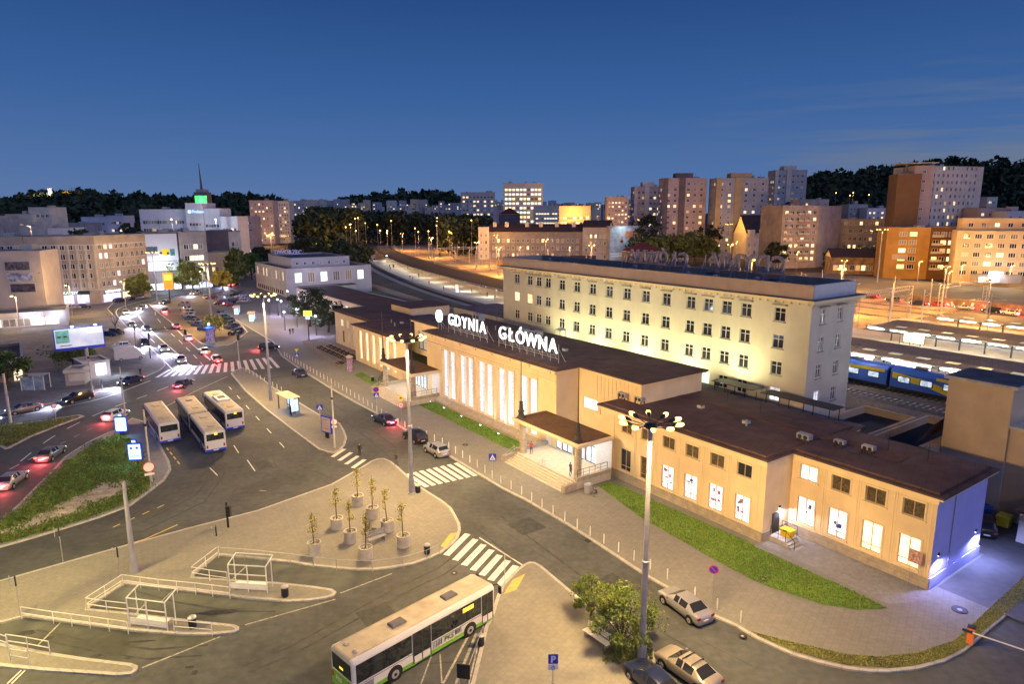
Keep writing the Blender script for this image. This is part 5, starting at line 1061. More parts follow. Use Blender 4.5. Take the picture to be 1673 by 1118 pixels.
# benches in the planter island
def bench(px, rz, lab, m=M_wood, L_=1.8, back=True):
    t = thing('park_bench', lab, 'bench', (*G(*px, .12), .12), rz); b = MB(); [b.box(-L_/2, L_/2, -.25+i*.13, -.15+i*.13, .42, .46, m) for i in range(4)]; b.build('seat', t)
    if back: b = MB(); [b.box(-L_/2, L_/2, .27+i*.03, .30+i*.03, .55+i*.16, .67+i*.16, m) for i in range(3)]; b.build('backrest', t)
    for x in (-L_/2+.2, L_/2-.2): b = MB(); b.box(x-.04, x+.04, -.25, .3, 0, .415, M_conc); b.box(x-.04, x+.04, .26, .3, .415, .95, M_conc) if back else None; b.build('leg', t)
bench((616, 885), R(40), 'grey bench among the potted trees', M_steel); bench((606, 876), R(75), 'dark small bench behind the middle planter', M_dark, 1.4); bench((975, 1050), R(-52), 'white bench under the bushy tree', M_white, 2.4)

# ================================================================== TREES AND PLANTS
def young_tree(px, h, lab, seed, z=.95):
    random.seed(seed); x, y = G(*px, .12); t = thing('young_tree', lab, 'tree', (x, y, .8), 0); b = MB(); lean = random.uniform(-.12, .12); b.tube((0, 0, 0), (lean, 0, h*.55), .05, .035, M_bark, 6); b.tube((lean, 0, h*.55), (lean*1.6, .05, h), .035, .012, M_bark, 6)
    ts = []
    for i in range(16):
        a = random.random()*6.28; z0 = h*random.uniform(.38, .95); r_ = (.48-.36*(z0/h-.38)/.6)*random.uniform(.6, 1.1); e = (lean+math.cos(a)*r_, math.sin(a)*r_, z0+r_*.7); b.tube((lean*z0/h*1.5, 0, z0), e, .014, .006, M_bark, 4); ts.append(e); ts.append(((e[0]+lean)/2, e[1]/2, (e[2]+z0)/2))
    b.build('trunk', t); c = MB()
    for e in ts:
        for k in range(15): c.leaf((e[0]+random.gauss(0, .12), e[1]+random.gauss(0, .12), e[2]+random.gauss(0, .14)), 0, M_leafy if random.random() < .55 else M_leafo, random.uniform(.03, .07))
    c.build('crown', t)
def planter(px, lab):
    x, y = G(*px, .12); t = thing('tree_planter', lab, 'planter', (x, y, .12), 0, 'round concrete tree planters'); b = MB(); b.lathe([(.52, 0), (.58, .04), (.60, 1.02), (.62, 1.05), (.62, 1.12), (.52, 1.12), (.52, .98)], M_conc, 24); b.build('tub', t); b = MB(); b.lathe([(0, .99), (.52, .98)], M_soil, 20)
    random.seed(int(px[0])); [b.leaf((random.uniform(-.38, .38), random.uniform(-.38, .38), 1.02), 0, M_leafo, .07) for i in range(50)]; b.build('soil', t)
PL = [((585, 826), 'rearmost planter of the group', 2.9), ((551, 864), 'planter second from the road edge', 3.1), ((609, 846), 'planter nearest the mast in the back row', 3.2), ((633, 868), 'planter right of the benches', 3.1), ((573, 886), 'planter before the middle of the group', 3.0), ((514, 905), 'outermost planter by the road and railing', 2.8), ((598, 913), 'foremost planter by the curved railing', 3.1), ((659, 893), 'planter nearest the lower zebra', 3.0)]
for i, (p_, l_, h_) in enumerate(PL): planter(p_, 'round concrete tub, '+l_); young_tree(p_, h_+.5, 'slender yellowing young tree in the '+l_, 40+i)
def bigtree(loc, h, cr, lab, n=900, leaf=M_leaf, leaf2=None, seed=1, tw=.22, low=.25, sz=.3, name='tree', sq=1.0, group=None, squash=.8):
    random.seed(seed); t = thing(name, lab, 'tree', loc, 0, group); b = MB(); zt = h*low; b.tube((0, 0, 0), (.1, 0, zt+h*.15), tw, tw*.7, M_bark, 8); cl = []
    for i in range(9):
        a = 6.28*i/9+random.random(); r_ = cr*random.uniform(.35, .85); e = (math.cos(a)*r_, math.sin(a)*r_, zt+(h-zt)*random.uniform(.25, .85)); b.tube((.1, 0, zt+h*.05), e, tw*.45, .03, M_bark, 5); cl.append((e, cr*random.uniform(.3, .5)))
    b.tube((.1, 0, zt+h*.1), (0, 0, h*.92), tw*.6, .03, M_bark, 6); cl.append(((0, 0, h*.88), cr*.4)); cl.append(((0, 0, h*.65), cr*.55)); b.build('trunk', t); c = MB()
    for i in range(int(n/9)): a = random.random()*6.28; ph = random.uniform(-.7, 1); r_ = cr*.95*math.sqrt(1-min(.95, ph*ph)); cl.append(((math.cos(a)*r_*random.uniform(.5, 1), math.sin(a)*r_*random.uniform(.5, 1), zt+(h-zt)*(.5+.46*ph)), cr*random.uniform(.12, .25))) if i < 26 else None
    for i in range(n):
        (x, y, z), r_ = random.choice(cl); d = Vector((random.gauss(0, 1), random.gauss(0, 1), random.gauss(0, 1))).normalized()*r_*random.uniform(.55, 1.05); c.leaf((x+d.x, y+d.y, z+d.z*squash), 0, (leaf2 if leaf2 and random.random() < .4 else leaf), sz*random.uniform(.6, 1.3))
    c.build('crown', t); return t
bigtree((*G(1015, 1065), .1), 4.6, 2.5, 'dense bushy olive tree beside the near mast', 9000, M_leafo, M_leaf, 5, .12, .12, .085); bigtree((*G(965, 1012), .1), 3.2, 1.7, 'smaller bushy tree above the white bench', 4600, M_leafo, M_leaf, 6, .1, .1, .08); bigtree((*G(1052, 1048), .1), 3.0, 1.2, 'thin shrub rising behind the near mast', 2200, M_leafo, M_leaf, 7, .08, .1, .075)
g_ = MB(); random.seed(2)
for i in range(700):
    x, y = G(random.uniform(985, 1065), random.uniform(1048, 1088)); g_.leaf((x, y, .16+random.random()*.15), 0, M_leafo, .12)
tag(g_.build('low_undergrowth'), 'low dry undergrowth round the mast foot', 'undergrowth', None, 'stuff')
bigtree((*S(153, 2), .1), 9.6, 6.2, 'large dark leafy tree on the plaza before the low wing', 5200, M_leafd, None, 8, .35, .18, .26); bigtree((*S(142, 3), .1), 8.0, 4.8, 'dark leafy tree touching the low wing corner', 3400, M_leafd, None, 9, .3, .15, .26)
bigtree((*G(350, 552), .1), 5.6, 3.0, 'yellow-green tree in the car park beside the blue kiosk', 1500, M_leafo, M_leafy, 10, .15, .2, .22); bigtree((*G(120, 600), .1), 5.5, 4.6, 'round green tree under the lit billboard', 2600, M_leafo, M_leaf, 11, .2, .12, .24)
bigtree((*G(14, 640), .1), 6.5, 4.0, 'dark tree at the frame edge beside the brown kiosk roof', 1500, M_leafd, M_leaf, 12, .2, .3, .3)
# bare tree by the white lanes
random.seed(4); t = thing('bare_tree', 'small leafless tree leaning over the white lanes', 'tree', (*G(190, 548), .1)); b = MB(); b.tube((0, 0, 0), (0, 0, 2.4), .14, .1, M_bark)
for i in range(9): a = random.random()*6.28; e = (math.cos(a)*1.6, math.sin(a)*1.6, 4+random.random()*2.4); b.tube((0, 0, 2.2), e, .07, .02, M_bark, 5); [b.tube(e, (e[0]+random.gauss(0, .6), e[1]+random.gauss(0, .6), e[2]+.9), .02, .008, M_bark, 4) for k in range(3)]
b.build('trunk', t)
# shrub cover on the green island
random.seed(21); g_ = MB()
poly = [(183,712),(150,727),(112,752),(90,776),(62,803),(37,829),(5,855),(-60,905),(0,889),(50,875),(100,861),(155,842),(205,823),(243,797),(250,770),(238,760),(222,738),(212,716),(200,708)]
def inside(x, y, P_):
    c = False; j = len(P_)-1
    for i in range(len(P_)):
        if (P_[i][1] > y) != (P_[j][1] > y) and x < (P_[j][0]-P_[i][0])*(y-P_[i][1])/(P_[j][1]-P_[i][1])+P_[i][0]: c = not c
        j = i
    return c
soil = [(208,787),(210,792),(205,804),(174,817),(141,831),(116,845),(74,859),(30,870),(0,878),(0,871),(50,850),(100,824),(143,808),(163,794)]
k = 0
while k < 900:
    px, py = random.uniform(-60, 252), random.uniform(708, 905)
    if not inside(px, py, poly) or random.random() > (py-560)/345: continue
    if inside(px, py, soil) and random.random() > .05: continue
    x, y = G(px, py, .14); r_ = random.uniform(.3, .75); k += 1; hh = r_*random.uniform(.6, 1.1)
    for q in range(26):
        d = Vector((random.gauss(0, 1), random.gauss(0, 1), abs(random.gauss(0, 1)))).normalized(); g_.leaf((x+d.x*r_, y+d.y*r_, .14+d.z*hh), 0, M_leafo if random.random() < .45 else M_leaf, random.uniform(.06, .14))
tag(g_.build('ground_cover_shrubs'), 'low green shrubs covering the traffic island', 'shrubs', None, 'stuff')
g_ = MB()
for i in range(520):
    px, py = random.uniform(0, 132), random.uniform(684, 728)
    if inside(px, py, [(2,729),(8,732),(48,712),(100,693),(134,682),(60,692),(0,698)]): x, y = G(px, py, .14); [g_.leaf((x+random.gauss(0, .3), y+random.gauss(0, .3), .14+random.random()*.5), 0, M_leafo, .14) for q in range(9)]
tag(g_.build('verge_plants'), 'low plants on the triangular verge', 'plants', None, 'stuff')

# ================================================================== PEOPLE
def person(loc, rz, lab, top, legs, hair=(.03, .02, .02), pose='stand', h=1.72, z=0):
    V_ = {}; E_ = []
    def J(n, p, r, par=None):
        V_[n] = (len(V_), p, r)
        if par: E_.append((V_[par][0], V_[n][0]))
    s_ = h/1.72
    if pose == 'stand' or pose == 'walk':
        k = .16 if pose == 'walk' else .03
        J('pel', (0, 0, .95), .13); J('wa', (0, 0, 1.12), .125, 'pel'); J('ch', (0, -.01, 1.32), .145, 'wa'); J('nk', (0, 0, 1.48), .055, 'ch'); J('hd', (0, -.02, 1.58), .085, 'nk'); J('tp', (0, -.01, 1.68), .07, 'hd')
        for sg, kk_ in ((-1, k), (1, -k)):
            J('hp%d' % sg, (sg*.09, 0, .88), .095, 'pel'); J('kn%d' % sg, (sg*.10, -kk_*.9-.02, .48), .06, 'hp%d' % sg); J('an%d' % sg, (sg*.10, -kk_*.9+.06, .09), .042, 'kn%d' % sg); J('to%d' % sg, (sg*.11, -kk_*.9-.10, .04), .035, 'an%d' % sg)
            J('sh%d' % sg, (sg*.18, 0, 1.41), .06, 'ch'); J('el%d' % sg, (sg*.24, .03+kk_*.6, 1.13), .042, 'sh%d' % sg); J('wr%d' % sg, (sg*.22, -.1+kk_, .90), .028, 'el%d' % sg); J('ha%d' % sg, (sg*.21, -.13+kk_, .80), .035, 'wr%d' % sg)
    else:
        J('pel', (0, .1, .36), .14); J('wa', (0, .02, .52), .13, 'pel'); J('ch', (0, -.1, .74), .14, 'wa'); J('nk', (0, -.15, .9), .055, 'ch'); J('hd', (0, -.2, 1.0), .085, 'nk'); J('tp', (0, -.2, 1.1), .07, 'hd')
        for sg in (-1, 1):
            J('hp%d' % sg, (sg*.1, .02, .38), .095, 'pel'); J('kn%d' % sg, (sg*.14, -.34, .52), .065, 'hp%d' % sg); J('an%d' % sg, (sg*.13, -.2, .09), .045, 'kn%d' % sg); J('to%d' % sg, (sg*.14, -.36, .04), .036, 'an%d' % sg)
            J('sh%d' % sg, (sg*.19, -.1, .83), .06, 'ch'); J('el%d' % sg, (sg*.25, -.28, .62), .042, 'sh%d' % sg); J('wr%d' % sg, (sg*.12, -.46, .60), .028, 'el%d' % sg); J('ha%d' % sg, (sg*.06, -.5, .58), .035, 'wr%d' % sg)
    me = bpy.data.meshes.new('person'); me.from_pydata([tuple(c*s_ for c in v[1]) for v in V_.values()], E_, []); o = bpy.data.objects.new('person', me); COL.objects.link(o)
    md = o.modifiers.new('skin', 'SKIN'); sk = me.skin_vertices[0].data
    for n_, (i, p_, r_) in V_.items(): sk[i].radius = (r_*s_, r_*s_*.85); sk[i].use_root = (n_ == 'pel')
    o.modifiers.new('sub', 'SUBSURF').levels = 1; bpy.context.view_layer.update(); nm = bpy.data.meshes.new_from_object(o.evaluated_get(bpy.context.evaluated_depsgraph_get())); bpy.data.objects.remove(o)
    nm.materials.clear(); cl = lambda c, n_: mat('cloth_%s_%s' % (n_, '_'.join('%02d' % int(x*99) for x in c)), c, .8, 0)
    for m_ in (cl(top, 'top'), cl(legs, 'legs'), M_skin, cl(hair, 'hair')): nm.materials.append(m_)
    zn, zl = (1.46, .93) if pose != 'crouch' else (.9, .45)
    for f in nm.polygons:
        c = f.center/s_; f.use_smooth = True; a = 0
        if c.z > zn: a = 2 if (c.y < (-.04 if pose != 'crouch' else -.22) and c.z < zn+.2) or c.z < zn+.06 else 3
        elif abs(c.x) > .17 and c.z < (.90 if pose != 'crouch' else 0): a = 2
        elif c.z < zl and not (pose == 'crouch' and c.y < -.42 and c.z > .55): a = 1 if c.z > .1 else 3
        f.material_index = a
    o = link('person', nm, None, (loc[0], loc[1], z), rz); return tag(o, lab, 'person')
def gp(px, z): return G(*px, z)
person(gp((932, 779), .95), R(120), 'person in dark clothes with a light bag at the portico steps', (.05, .05, .08), (.04, .05, .12), pose='stand', z=.95)
person(gp((868, 743), .95), R(160), 'person in a red top standing under the near portico', (.45, .06, .06), (.04, .05, .15), z=.95)
person(gp((974, 812), .14), R(-60), 'person crouching by the grey bin at the lawn edge', (.08, .06, .05), (.3, .3, .3), pose='crouch', z=.14)
person(gp((648, 762), .0), R(150), 'person in dark clothes walking before the island tip', (.05, .05, .05), (.1, .1, .1), pose='walk', z=0)
person(gp((588, 746), .0), R(20), 'person in black on the small zebra crossing', (.02, .02, .02), (.03, .03, .04), pose='walk', z=0)
person(gp((476, 680), .12), R(-70), 'person in dark blue waiting before the lit shelter', (.03, .03, .07), (.02, .02, .05), z=.12)
person(gp((482, 676), .12), R(-60), 'person in a reddish top sitting out at the lit shelter', (.3, .1, .1), (.05, .05, .07), z=.12)
person(gp((474, 547), .12), R(30), 'person in black in the middle of the violet plaza', (.02, .02, .03), (.02, .02, .03), pose='walk', z=.12)
person(gp((479, 546), .12), R(40), 'companion in dark brown beside the person on the plaza', (.05, .03, .03), (.03, .02, .03), pose='walk', z=.12)
person(gp((230, 615), .12), R(0), 'person in dark clothes standing by the kerb left of the signal', (.03, .03, .05), (.03, .03, .04), z=.12)
# ================================================================== RAILWAY
M_ball = mat('track_ballast', (.13, .105, .085), .95, .3, 1.5, bump=.4, stain=.3); M_plat = mat('platform_paving', (.42, .40, .37), .8, .08, 1.0, stain=.15); M_rail = mat('rail_steel', (.25, .22, .2), .35, .1, 2, metal=.8)
M_canopy = mat('canopy_roof', (.19, .17, .14), .8, .15, .4, brick=(50, .8, .03, SRZ, False)); M_yard = mat('yard_ground', (.42, .31, .2), .95, .25, .2, stain=.4)
zb = 2.0
g = MB(); g.prism([S(-70, 44), S(160, 44), S(240, 54), S(330, 84), S(560, 180), S(560, 330), S(330, 260), S(160, 205), S(-70, 190)], -.05, zb, M_ball, M_conc); struct('railway_ground', g)
g = MB(); g.prism([S(-70, 168), S(110, 168), S(150, 180), S(150, 235), S(110, 232), S(-70, 228)], zb-.5, zb+.02, M_asph2, M_conc); struct('far_street', g)
g = MB(); g.prism([S(60, 96), S(213, 103), S(330, 131), S(500, 175), S(500, 235), S(330, 205), S(200, 190), S(60, 160)], zb, zb+.02, M_yard); struct('railway_yard', g)
def track(pts, lab, name='railway_track'):
    t = thing(name, lab, 'railway track', (*pts[0], zb), 0, 'railway tracks'); o = pts[0]; rl = MB(); sl_ = MB()
    for i in range(len(pts)-1):
        a = Vector((pts[i][0]-o[0], pts[i][1]-o[1])); e = Vector((pts[i+1][0]-o[0], pts[i+1][1]-o[1])); d = (e-a).normalized(); n = Vector((-d.y, d.x)); an = math.atan2(d.y, d.x)
        for sg in (-.72, .72): p = a+n*sg; q = e+n*sg; rl.face([(*(p-n*.05), .2), (*(q-n*.05), .2), (*(q+n*.05), .2), (*(p+n*.05), .2)], M_rail); rl.face([(*(p-n*.05), .05), (*(q-n*.05), .05), (*(q-n*.05), .2), (*(p-n*.05), .2)], M_rail)
        L_ = (e-a).length
        for k in range(int(L_/.9)):
            T = Matrix.Translation((*(a+d*k*.9), 0)) @ Matrix.Rotation(an, 4, 'Z'); sl_.box(-.12, .12, -1.25, 1.25, .02, .10, M_conc, T)
    rl.build('rails', t); sl_.build('sleepers', t)
for v, l_ in ((47.2, 'nearest track, before the blue and yellow train'), (52.3, 'track the blue and yellow train stands on'), (73, 'track behind the first lit platform'), (78, 'track before the second lit platform'), (101.5, 'track behind the second lit platform'), (127, 'track behind the third platform'), (140, 'far track by the graffiti wall'), (150, 'outermost track before the street')):
    track([S(-25, v), S(130, v)], l_)
def curve(v0, off): return [S(u, v0+off+(max(0, u-110)/100)**1.6*13) for u in range(110, 560, 18)]
track(curve(46.5, 0), 'curved track beside the lawn and curved platform'); track(curve(70, 0), 'curved track behind the curved canopy'); track(curve(77, 0), 'second curved track behind the curved canopy')
def platform(v0, v1, u0, u1, lab):
    g_ = MB(); g_.prism([S(u0, v0), S(u1, v0), S(u1, v1), S(u0, v1)], zb, zb+.85, M_plat, M_conc); struct(lab, g_)
platform(56, 70, -25, 55, 'platform'); platform(82, 99, -25, 62, 'platform'); platform(106, 124, -25, 60, 'platform')
def canopy(v0, v1, u0, u1, lab, tubes=11, zc=6.2):
    t = thing('platform_canopy', lab, 'canopy', (*S(u1, v0), zb+.85), SRZ, 'long platform canopies'); L_ = u1-u0; D_ = v1-v0; h = zc-zb-.85; b = MB(); b.loft([[(0, 0, h), (0, D_/2, h-.35), (0, D_, h), (0, D_, h+.18), (0, D_/2, h-.12), (0, 0, h+.18)], [(L_, 0, h), (L_, D_/2, h-.35), (L_, D_, h), (L_, D_, h+.18), (L_, D_/2, h-.12), (L_, 0, h+.18)]], M_canopy); b.build('roof', t)
    n_ = tubes
    for i in range(n_):
        x = L_*(i+.5)/n_; b = MB(); b.tube((x, D_/2, 0), (x, D_/2, h-.4), .16, .16, M_dark, 10); b.tube((x, D_/2, h-1.2), (x, .6, h-.05), .07, .07, M_dark); b.tube((x, D_/2, h-1.2), (x, D_-.6, h-.05), .07, .07, M_dark); b.build('column', t)
        b = MB(); b.box(x-1.5, x+1.5, -.35, -.1, h-.20, h-.05, M_tube); b.build('tube_lamp', t)
        b = MB(); b.box(x+1.8, x+3.6, D_*.3, D_*.3+1.3, h+.02, h+.10, mat('skylight_dim', (.4, .4, .3), .4, 0, emit=.3, ecol=(.9, .9, .55))) if i % 1 == 0 else None; b.build('skylight', t)
        if i % 2 == 0: plight(t, (x, -.9, h-.3), 2600, (1, .93, .74), .1); 
    return t
canopy(56, 69, -20, 50, 'nearest lit platform canopy behind the blue and yellow train', 16); canopy(84, 97, -20, 49, 'second lit platform canopy beyond the tracks', 16); canopy(108, 121, -20, 46, 'farthest lit platform canopy near the graffiti wall', 15)
for i, (u, v) in enumerate(((40, 60), (33, 60), (24, 60), (44, 88), (15, 60))):
    t = thing('waiting_shelter', ['bright glazed waiting shelter at the head of the nearest platform', 'second bright shelter along the nearest platform', 'third bright shelter along the nearest platform', 'pale glazed shelter on the second platform', 'fourth bright shelter along the nearest platform'][i], 'waiting shelter', (*S(u, v), zb+.85), SRZ); b = MB(); [b.box(x-.05, x+.05, y-.05, y+.05, 0, 2.4, M_dark) for x in (0, 2, 4) for y in (0, 1.6)]; b.box(-.1, 4.1, -.1, 1.7, 2.403, 2.5, M_steel); b.build('frame', t); b = MB(); b.box(.06, 3.94, 1.55, 1.6, .3, 2.2, M_litc if i == 3 else M_litw); b.build('back_panel', t)
# train: blue with yellow bands
M_trb = mat('train_blue', (.05, .14, .50), .35, .04, 2, coat=.4); M_try = mat('train_yellow', (.72, .55, .03), .35, .04, 2, coat=.4)
def train_car(u1, n, lab):
    L_ = 20.5; t = thing('train_carriage', lab, 'train', (*S(u1, 50.9), zb+.2), SRZ, 'carriages of the blue and yellow train'); b = MB()
    b.loft([[(x, 0, .9), (x, 0, 3.2), (x, .35, 3.75), (x, 1.1, 3.95), (x, 1.9, 3.95), (x, 2.6, 3.75), (x, 2.9, 3.2), (x, 2.9, .9)] for x in (0, L_)], M_trb)
    for k, (y0, y1) in enumerate(((3.0, 2.2), )): pass
    def band(x0, za, x1, zb_, w_):   # sweeping yellow band on the side
        N = 16
        for i in range(N):
            f0, f1 = i/N, (i+1)/N; e = lambda f: za+(zb_-za)*(f*f*(3-2*f)); X0, X1 = x0+(x1-x0)*f0, x0+(x1-x0)*f1
            b.face([(X0, -.012, e(f0)), (X1, -.012, e(f1)), (X1, -.012, e(f1)+w_), (X0, -.012, e(f0)+w_)], M_try)
    band(.3, 2.3, 4.0, 1.9, .9); band(4.0, 1.9, 9.5, .92, .95)
    band(6.5, 3.0, 12.5, 2.76, .44); band(12.5, 2.76, L_-.4, 2.85, .46)
    b.box(0, L_, .2, 2.7, .3, .9, M_dark); b.build('body', t)
    for i in range(6):
        x = 1.2+i*3.2+(.4 if i > 2 else 0); w_ = MB()
        if i in (3,): continue
        w_.box(x, x+1.6, -.03, -.017, 1.85, 2.65, mat('train_window', (.5, .6, .7), .3, 0, emit=.7, ecol=(.7, .85, 1), evar=.8, escale=2.5)); w_.box(x-.15, x+1.75, -.016, -.004, 1.7, 2.75, M_dark); w_.build('side_window', t)
    d_ = MB(); d_.box(10.9, 12.6, -.03, -.003, .95, 2.95, M_try); d_.box(11.1, 11.6, -.04, -.031, 1.7, 2.7, M_litc); d_.box(11.9, 12.4, -.04, -.031, 1.7, 2.7, M_litc); d_.build('door', t)
    r_ = MB(); [r_.box(x, x+1.8, .9, 2.0, 3.96, 4.2, M_roofgrey) for x in (3, 8.5, 14)]; r_.build('roof_units', t)
    e = MB(); e.box(L_+.003, L_+.5, .5, 2.4, .9, 3.5, M_black); e.build('gangway', t)
train_car(49, 0, 'blue carriage with yellow curves, partly behind the tall block'); train_car(28, 1, 'blue carriage with a yellow door beside the cream tower'); train_car(7, 2, 'train carriage at the frame edge beyond the cream tower')
# curved platform and canopy on the left
random.seed(5)
def crv(u, v): return S(u, v+(max(0, u-110)/100)**1.6*13)
us = list(range(118, 400, 14)); g = MB(); P_ = [crv(u, 50) for u in us]+[crv(u, 68) for u in us[::-1]]; g.prism(P_, zb, zb+.85, M_plat, M_conc); struct('curved_platform', g)
t = thing('curved_canopy', 'long dark curved canopy roof over the pale curved platform', 'canopy', (0, 0, 0)); b = MB()
for i in range(len(us)-1):
    a0, a1, c0, c1 = crv(us[i], 56.5), crv(us[i+1], 56.5), crv(us[i], 69), crv(us[i+1], 69); b.face([(*a0, 6.7), (*a1, 6.7), (*c1, 6.9), (*c0, 6.9)], mat('canopy_dark', (.03, .028, .035), .8, .2, .3)); b.face([(*a0, 6.4), (*c0, 6.6), (*c1, 6.6), (*a1, 6.4)], M_trim); b.face([(*a0, 6.4), (*a1, 6.4), (*a1, 6.7), (*a0, 6.7)], M_steel)
b.build('roof', t)
for u in us: c_ = MB(); x, y = crv(u, 62); c_.tube((x, y, zb+.85), (x, y, 6.5), .15, .15, M_steel); c_.build('column', t)
for u in range(125, 330, 17): x, y = crv(u, 58); l_ = MB(); l_.box(x-.7, x+.7, y-.7, y+.7, 6.2, 6.35, M_tube); l_.build('ceiling_lamp', t); plight(t, (x, y, 5.7), 800, (1, .95, .78), .3)
t = thing('platform_lamp', 'single bright lamp at the far end of the curved platform', 'lamp', (*crv(300, 56), zb+.85)); b = MB(); b.tube((0, 0, 0), (0, 0, 4.6), .07, .07, M_steel); b.build('pole', t); b = MB(); b.lathe([(0, 4.5), (.3, 4.6), (.3, 4.8), (0, 4.9)], M_lampw, 10); b.build('lens', t)
tag((lambda b: (b.box(-.8, .8, -.1, .1, 0, 2.6, M_litw), b)[1])(MB()).build('lit_information_panel', None, (*crv(176, 54), zb+.85), SRZ), 'bright white information panel on the curved platform', 'sign')
for i in range(22):
    u = random.uniform(125, 290); v = random.uniform(51, 58)
    if i < 16: person(crv(u, v), random.random()*6, 'tiny waiting figure on the curved platform', (.04, .04, .05), (.03, .03, .04), z=zb+.85)['group'] = 'people waiting on the curved platform'
g = MB(); g.face([(*S(u, v), .2) for u, v in [(160, 22), (160, 42), (235, 50), (225, 38), (200, 26)]], M_grass); struct('embankment_lawn', g)
# catenary masts, gantries and sodium lamps
cm_ = MB(); cm_.tube((0, 0, 0), (0, 0, 9), .16, .12, M_steel, 6); cm_.tube((0, 0, 7.4), (3, 0, 7.8), .05, .05, M_steel, 5); cm_.tube((0, 0, 8.6), (3, 0, 7.8), .03, .03, M_steel, 5); cd_ = cm_.data('catenary_mast'); random.seed(31)
for i in range(64):
    u = (60+i*5.4 if i < 58 else 40+(i-58)*12)+random.uniform(-2, 2); v = 104+max(0, u-213)*.24+random.uniform(2, 34 if i % 3 else 60)
    tag(link('catenary_mast', cd_, None, (*S(u, v), zb), SRZ+R(90)*(i % 2)), 'slim grey overhead line mast in the railway yard', 'mast', 'overhead line masts of the yard')
def gantry(u, v0, v1, lab, h=8.5):
    t = thing('overhead_gantry', lab, 'gantry', (*S(u, v0), zb), SRZ); L_ = v1-v0
    for y in (0, L_): b = MB(); [b.tube((x, y, 0), (x, y, h), .09, .09, M_steel, 6) for x in (0, .9)]; [b.tube((0, y, z), (.9, y, z+.8), .04, .04, M_steel, 5) for z in range(0, int(h)-1)]; b.build('leg', t)
    b = MB(); [b.tube((x, 0, z), (x, L_, z), .06, .06, M_steel, 5) for x in (0, .9) for z in (h, h-.9)]; [b.tube((0, k*1.2, h-.9), (0, k*1.2+1.2, h), .04, .04, M_steel, 5) for k in range(int(L_/1.2))]; b.build('truss', t)
gantry(62, 104, 130, 'tall lattice gantry over the tracks beside the tall block'); gantry(58, 138, 166, 'orange-lit lattice gantry near the graffiti wall'); gantry(150, 80, 104, 'overhead gantry in the middle of the yard'); gantry(300, 120, 150, 'far gantry at the yard throat under the sodium lamps')
t = thing('lattice_mast', 'dark lattice mast with an added lamp between the train and the tall block', 'mast', (*S(35, 48.5), zb)); b = MB(); [b.tube((x*.35, y*.35, 0), (x*.1, y*.1, 10.5), .05, .03, M_dark, 5) for x in (-1, 1) for y in (-1, 1)]; [b.tube((.35-.025*z, 0, z), (-.35+.025*z, 0, z+1), .025, .025, M_dark, 4) for z in range(10)]; b.build('lattice', t); b = MB(); b.path([(0, 0, 6.5), (3.2, 0, 6.8), (1.6, 0, 5.4), (0, 0, 6.0)], .04, M_dark); b.build('arm', t); b = MB(); b.box(-.3, .3, -.3, .3, 10.5, 10.8, M_lampw); b.build('lamp', t); plight(t, (0, -.5, 10.2), 2200, (1, .9, .8), .1)  # lamp on top is added to brighten the train side
# graffiti wall and far street lamps
t = thing('graffiti_wall', 'long low wall with pale graffiti letters along the far tracks', 'wall', (*S(75, 160), zb), SRZ); b = MB(); b.box(0, 95, 0, .3, 0, 2.6, mat('wall_dirty', (.14, .10, .08), .9, .3, .8)); b.build('panel', t)
random.seed(8); b = MB()
for i in range(30):
    x = 9+i*2.7; c = random.choice([M_white, M_trim, M_signyel, M_conc]); h0 = random.uniform(.9, 1.6); 
    for k in range(3): T = Matrix.Translation((x+random.uniform(-.5, .5), -.02-.003*k, .4+h0/2)) @ Matrix.Rotation(random.uniform(-.9, .9), 4, 'Y'); b.box(-.14, .14, -.002, .002, -h0/2, h0/2, c, T)
b.build('graffiti', t)
def streetlamp(loc, lab, h=15.5, e=6500, col=SOD, ml=M_lampo, heads=4, group='sodium street lamps', rz=0): return mast(loc, lab, h, heads, 1.5, e*4.5/heads, 1, col, ml, group, rz, arm='bar')
for px, b_, l_ in (((1433, 462), 0, 'four-headed sodium lamp in front of the ochre block'), ((1188, 418), 0, 'four-headed sodium lamp before the paler tower'), ((1113, 412), 0, 'four-headed sodium lamp by the orange-lit bushes')):
    x, y = G(*px, zb); streetlamp((x, y, zb), l_, 19 if px[0] != 1433 else 20, 1300 if px[0] != 1433 else 7000)
SL = [((1500, 455), 'behind the first gantry'), ((1640, 462), 'at the frame edge before the cream block')]
for i, (u, v, h, e, l_) in enumerate(((75, 120, 12, 9000, 'yard sodium lamp between the gantry and the tall block'), (45, 133, 11, 7000, 'yard sodium lamp before the graffiti wall'), (15, 133, 11, 7000, 'yard sodium lamp at the frame edge by the graffiti wall'), (222, 109, 12, 9000, 'yard sodium lamp above the end of the curved canopy'), (270, 128, 12, 7000, 'yard sodium lamp beyond the curved canopy'), (340, 140, 12, 7000, 'yard sodium lamp near the start of the curved canopy'), (420, 160, 12, 7000, 'yard sodium lamp before the wood edge'), (70, 172, 9, 5200, 'single sodium lamp along the far street near the lattice gantry'), (30, 172, 9, 5200, 'single sodium lamp along the far street near the cream block'), (105, 176, 10, 5200, 'single sodium lamp of the far street behind the tall block'), (110, 130, 12, 5200, 'yard sodium lamp just left of the tall block'), (180, 125, 14, 6500, 'yard sodium lamp above the curved canopy'), (235, 145, 14, 1800, 'yard sodium lamp halfway along the yard'), (300, 160, 14, 1800, 'yard sodium lamp by the yard throat'), (390, 180, 14, 8000, 'distant yard sodium lamp before the dark wood'), (62, 150, 12, 3500, 'yard sodium lamp by the graffiti letters'), (150, 172, 14, 1500, 'yard sodium lamp before the long tenement'))):
    streetlamp((*S(u, v), zb), l_, h, e, heads=2)
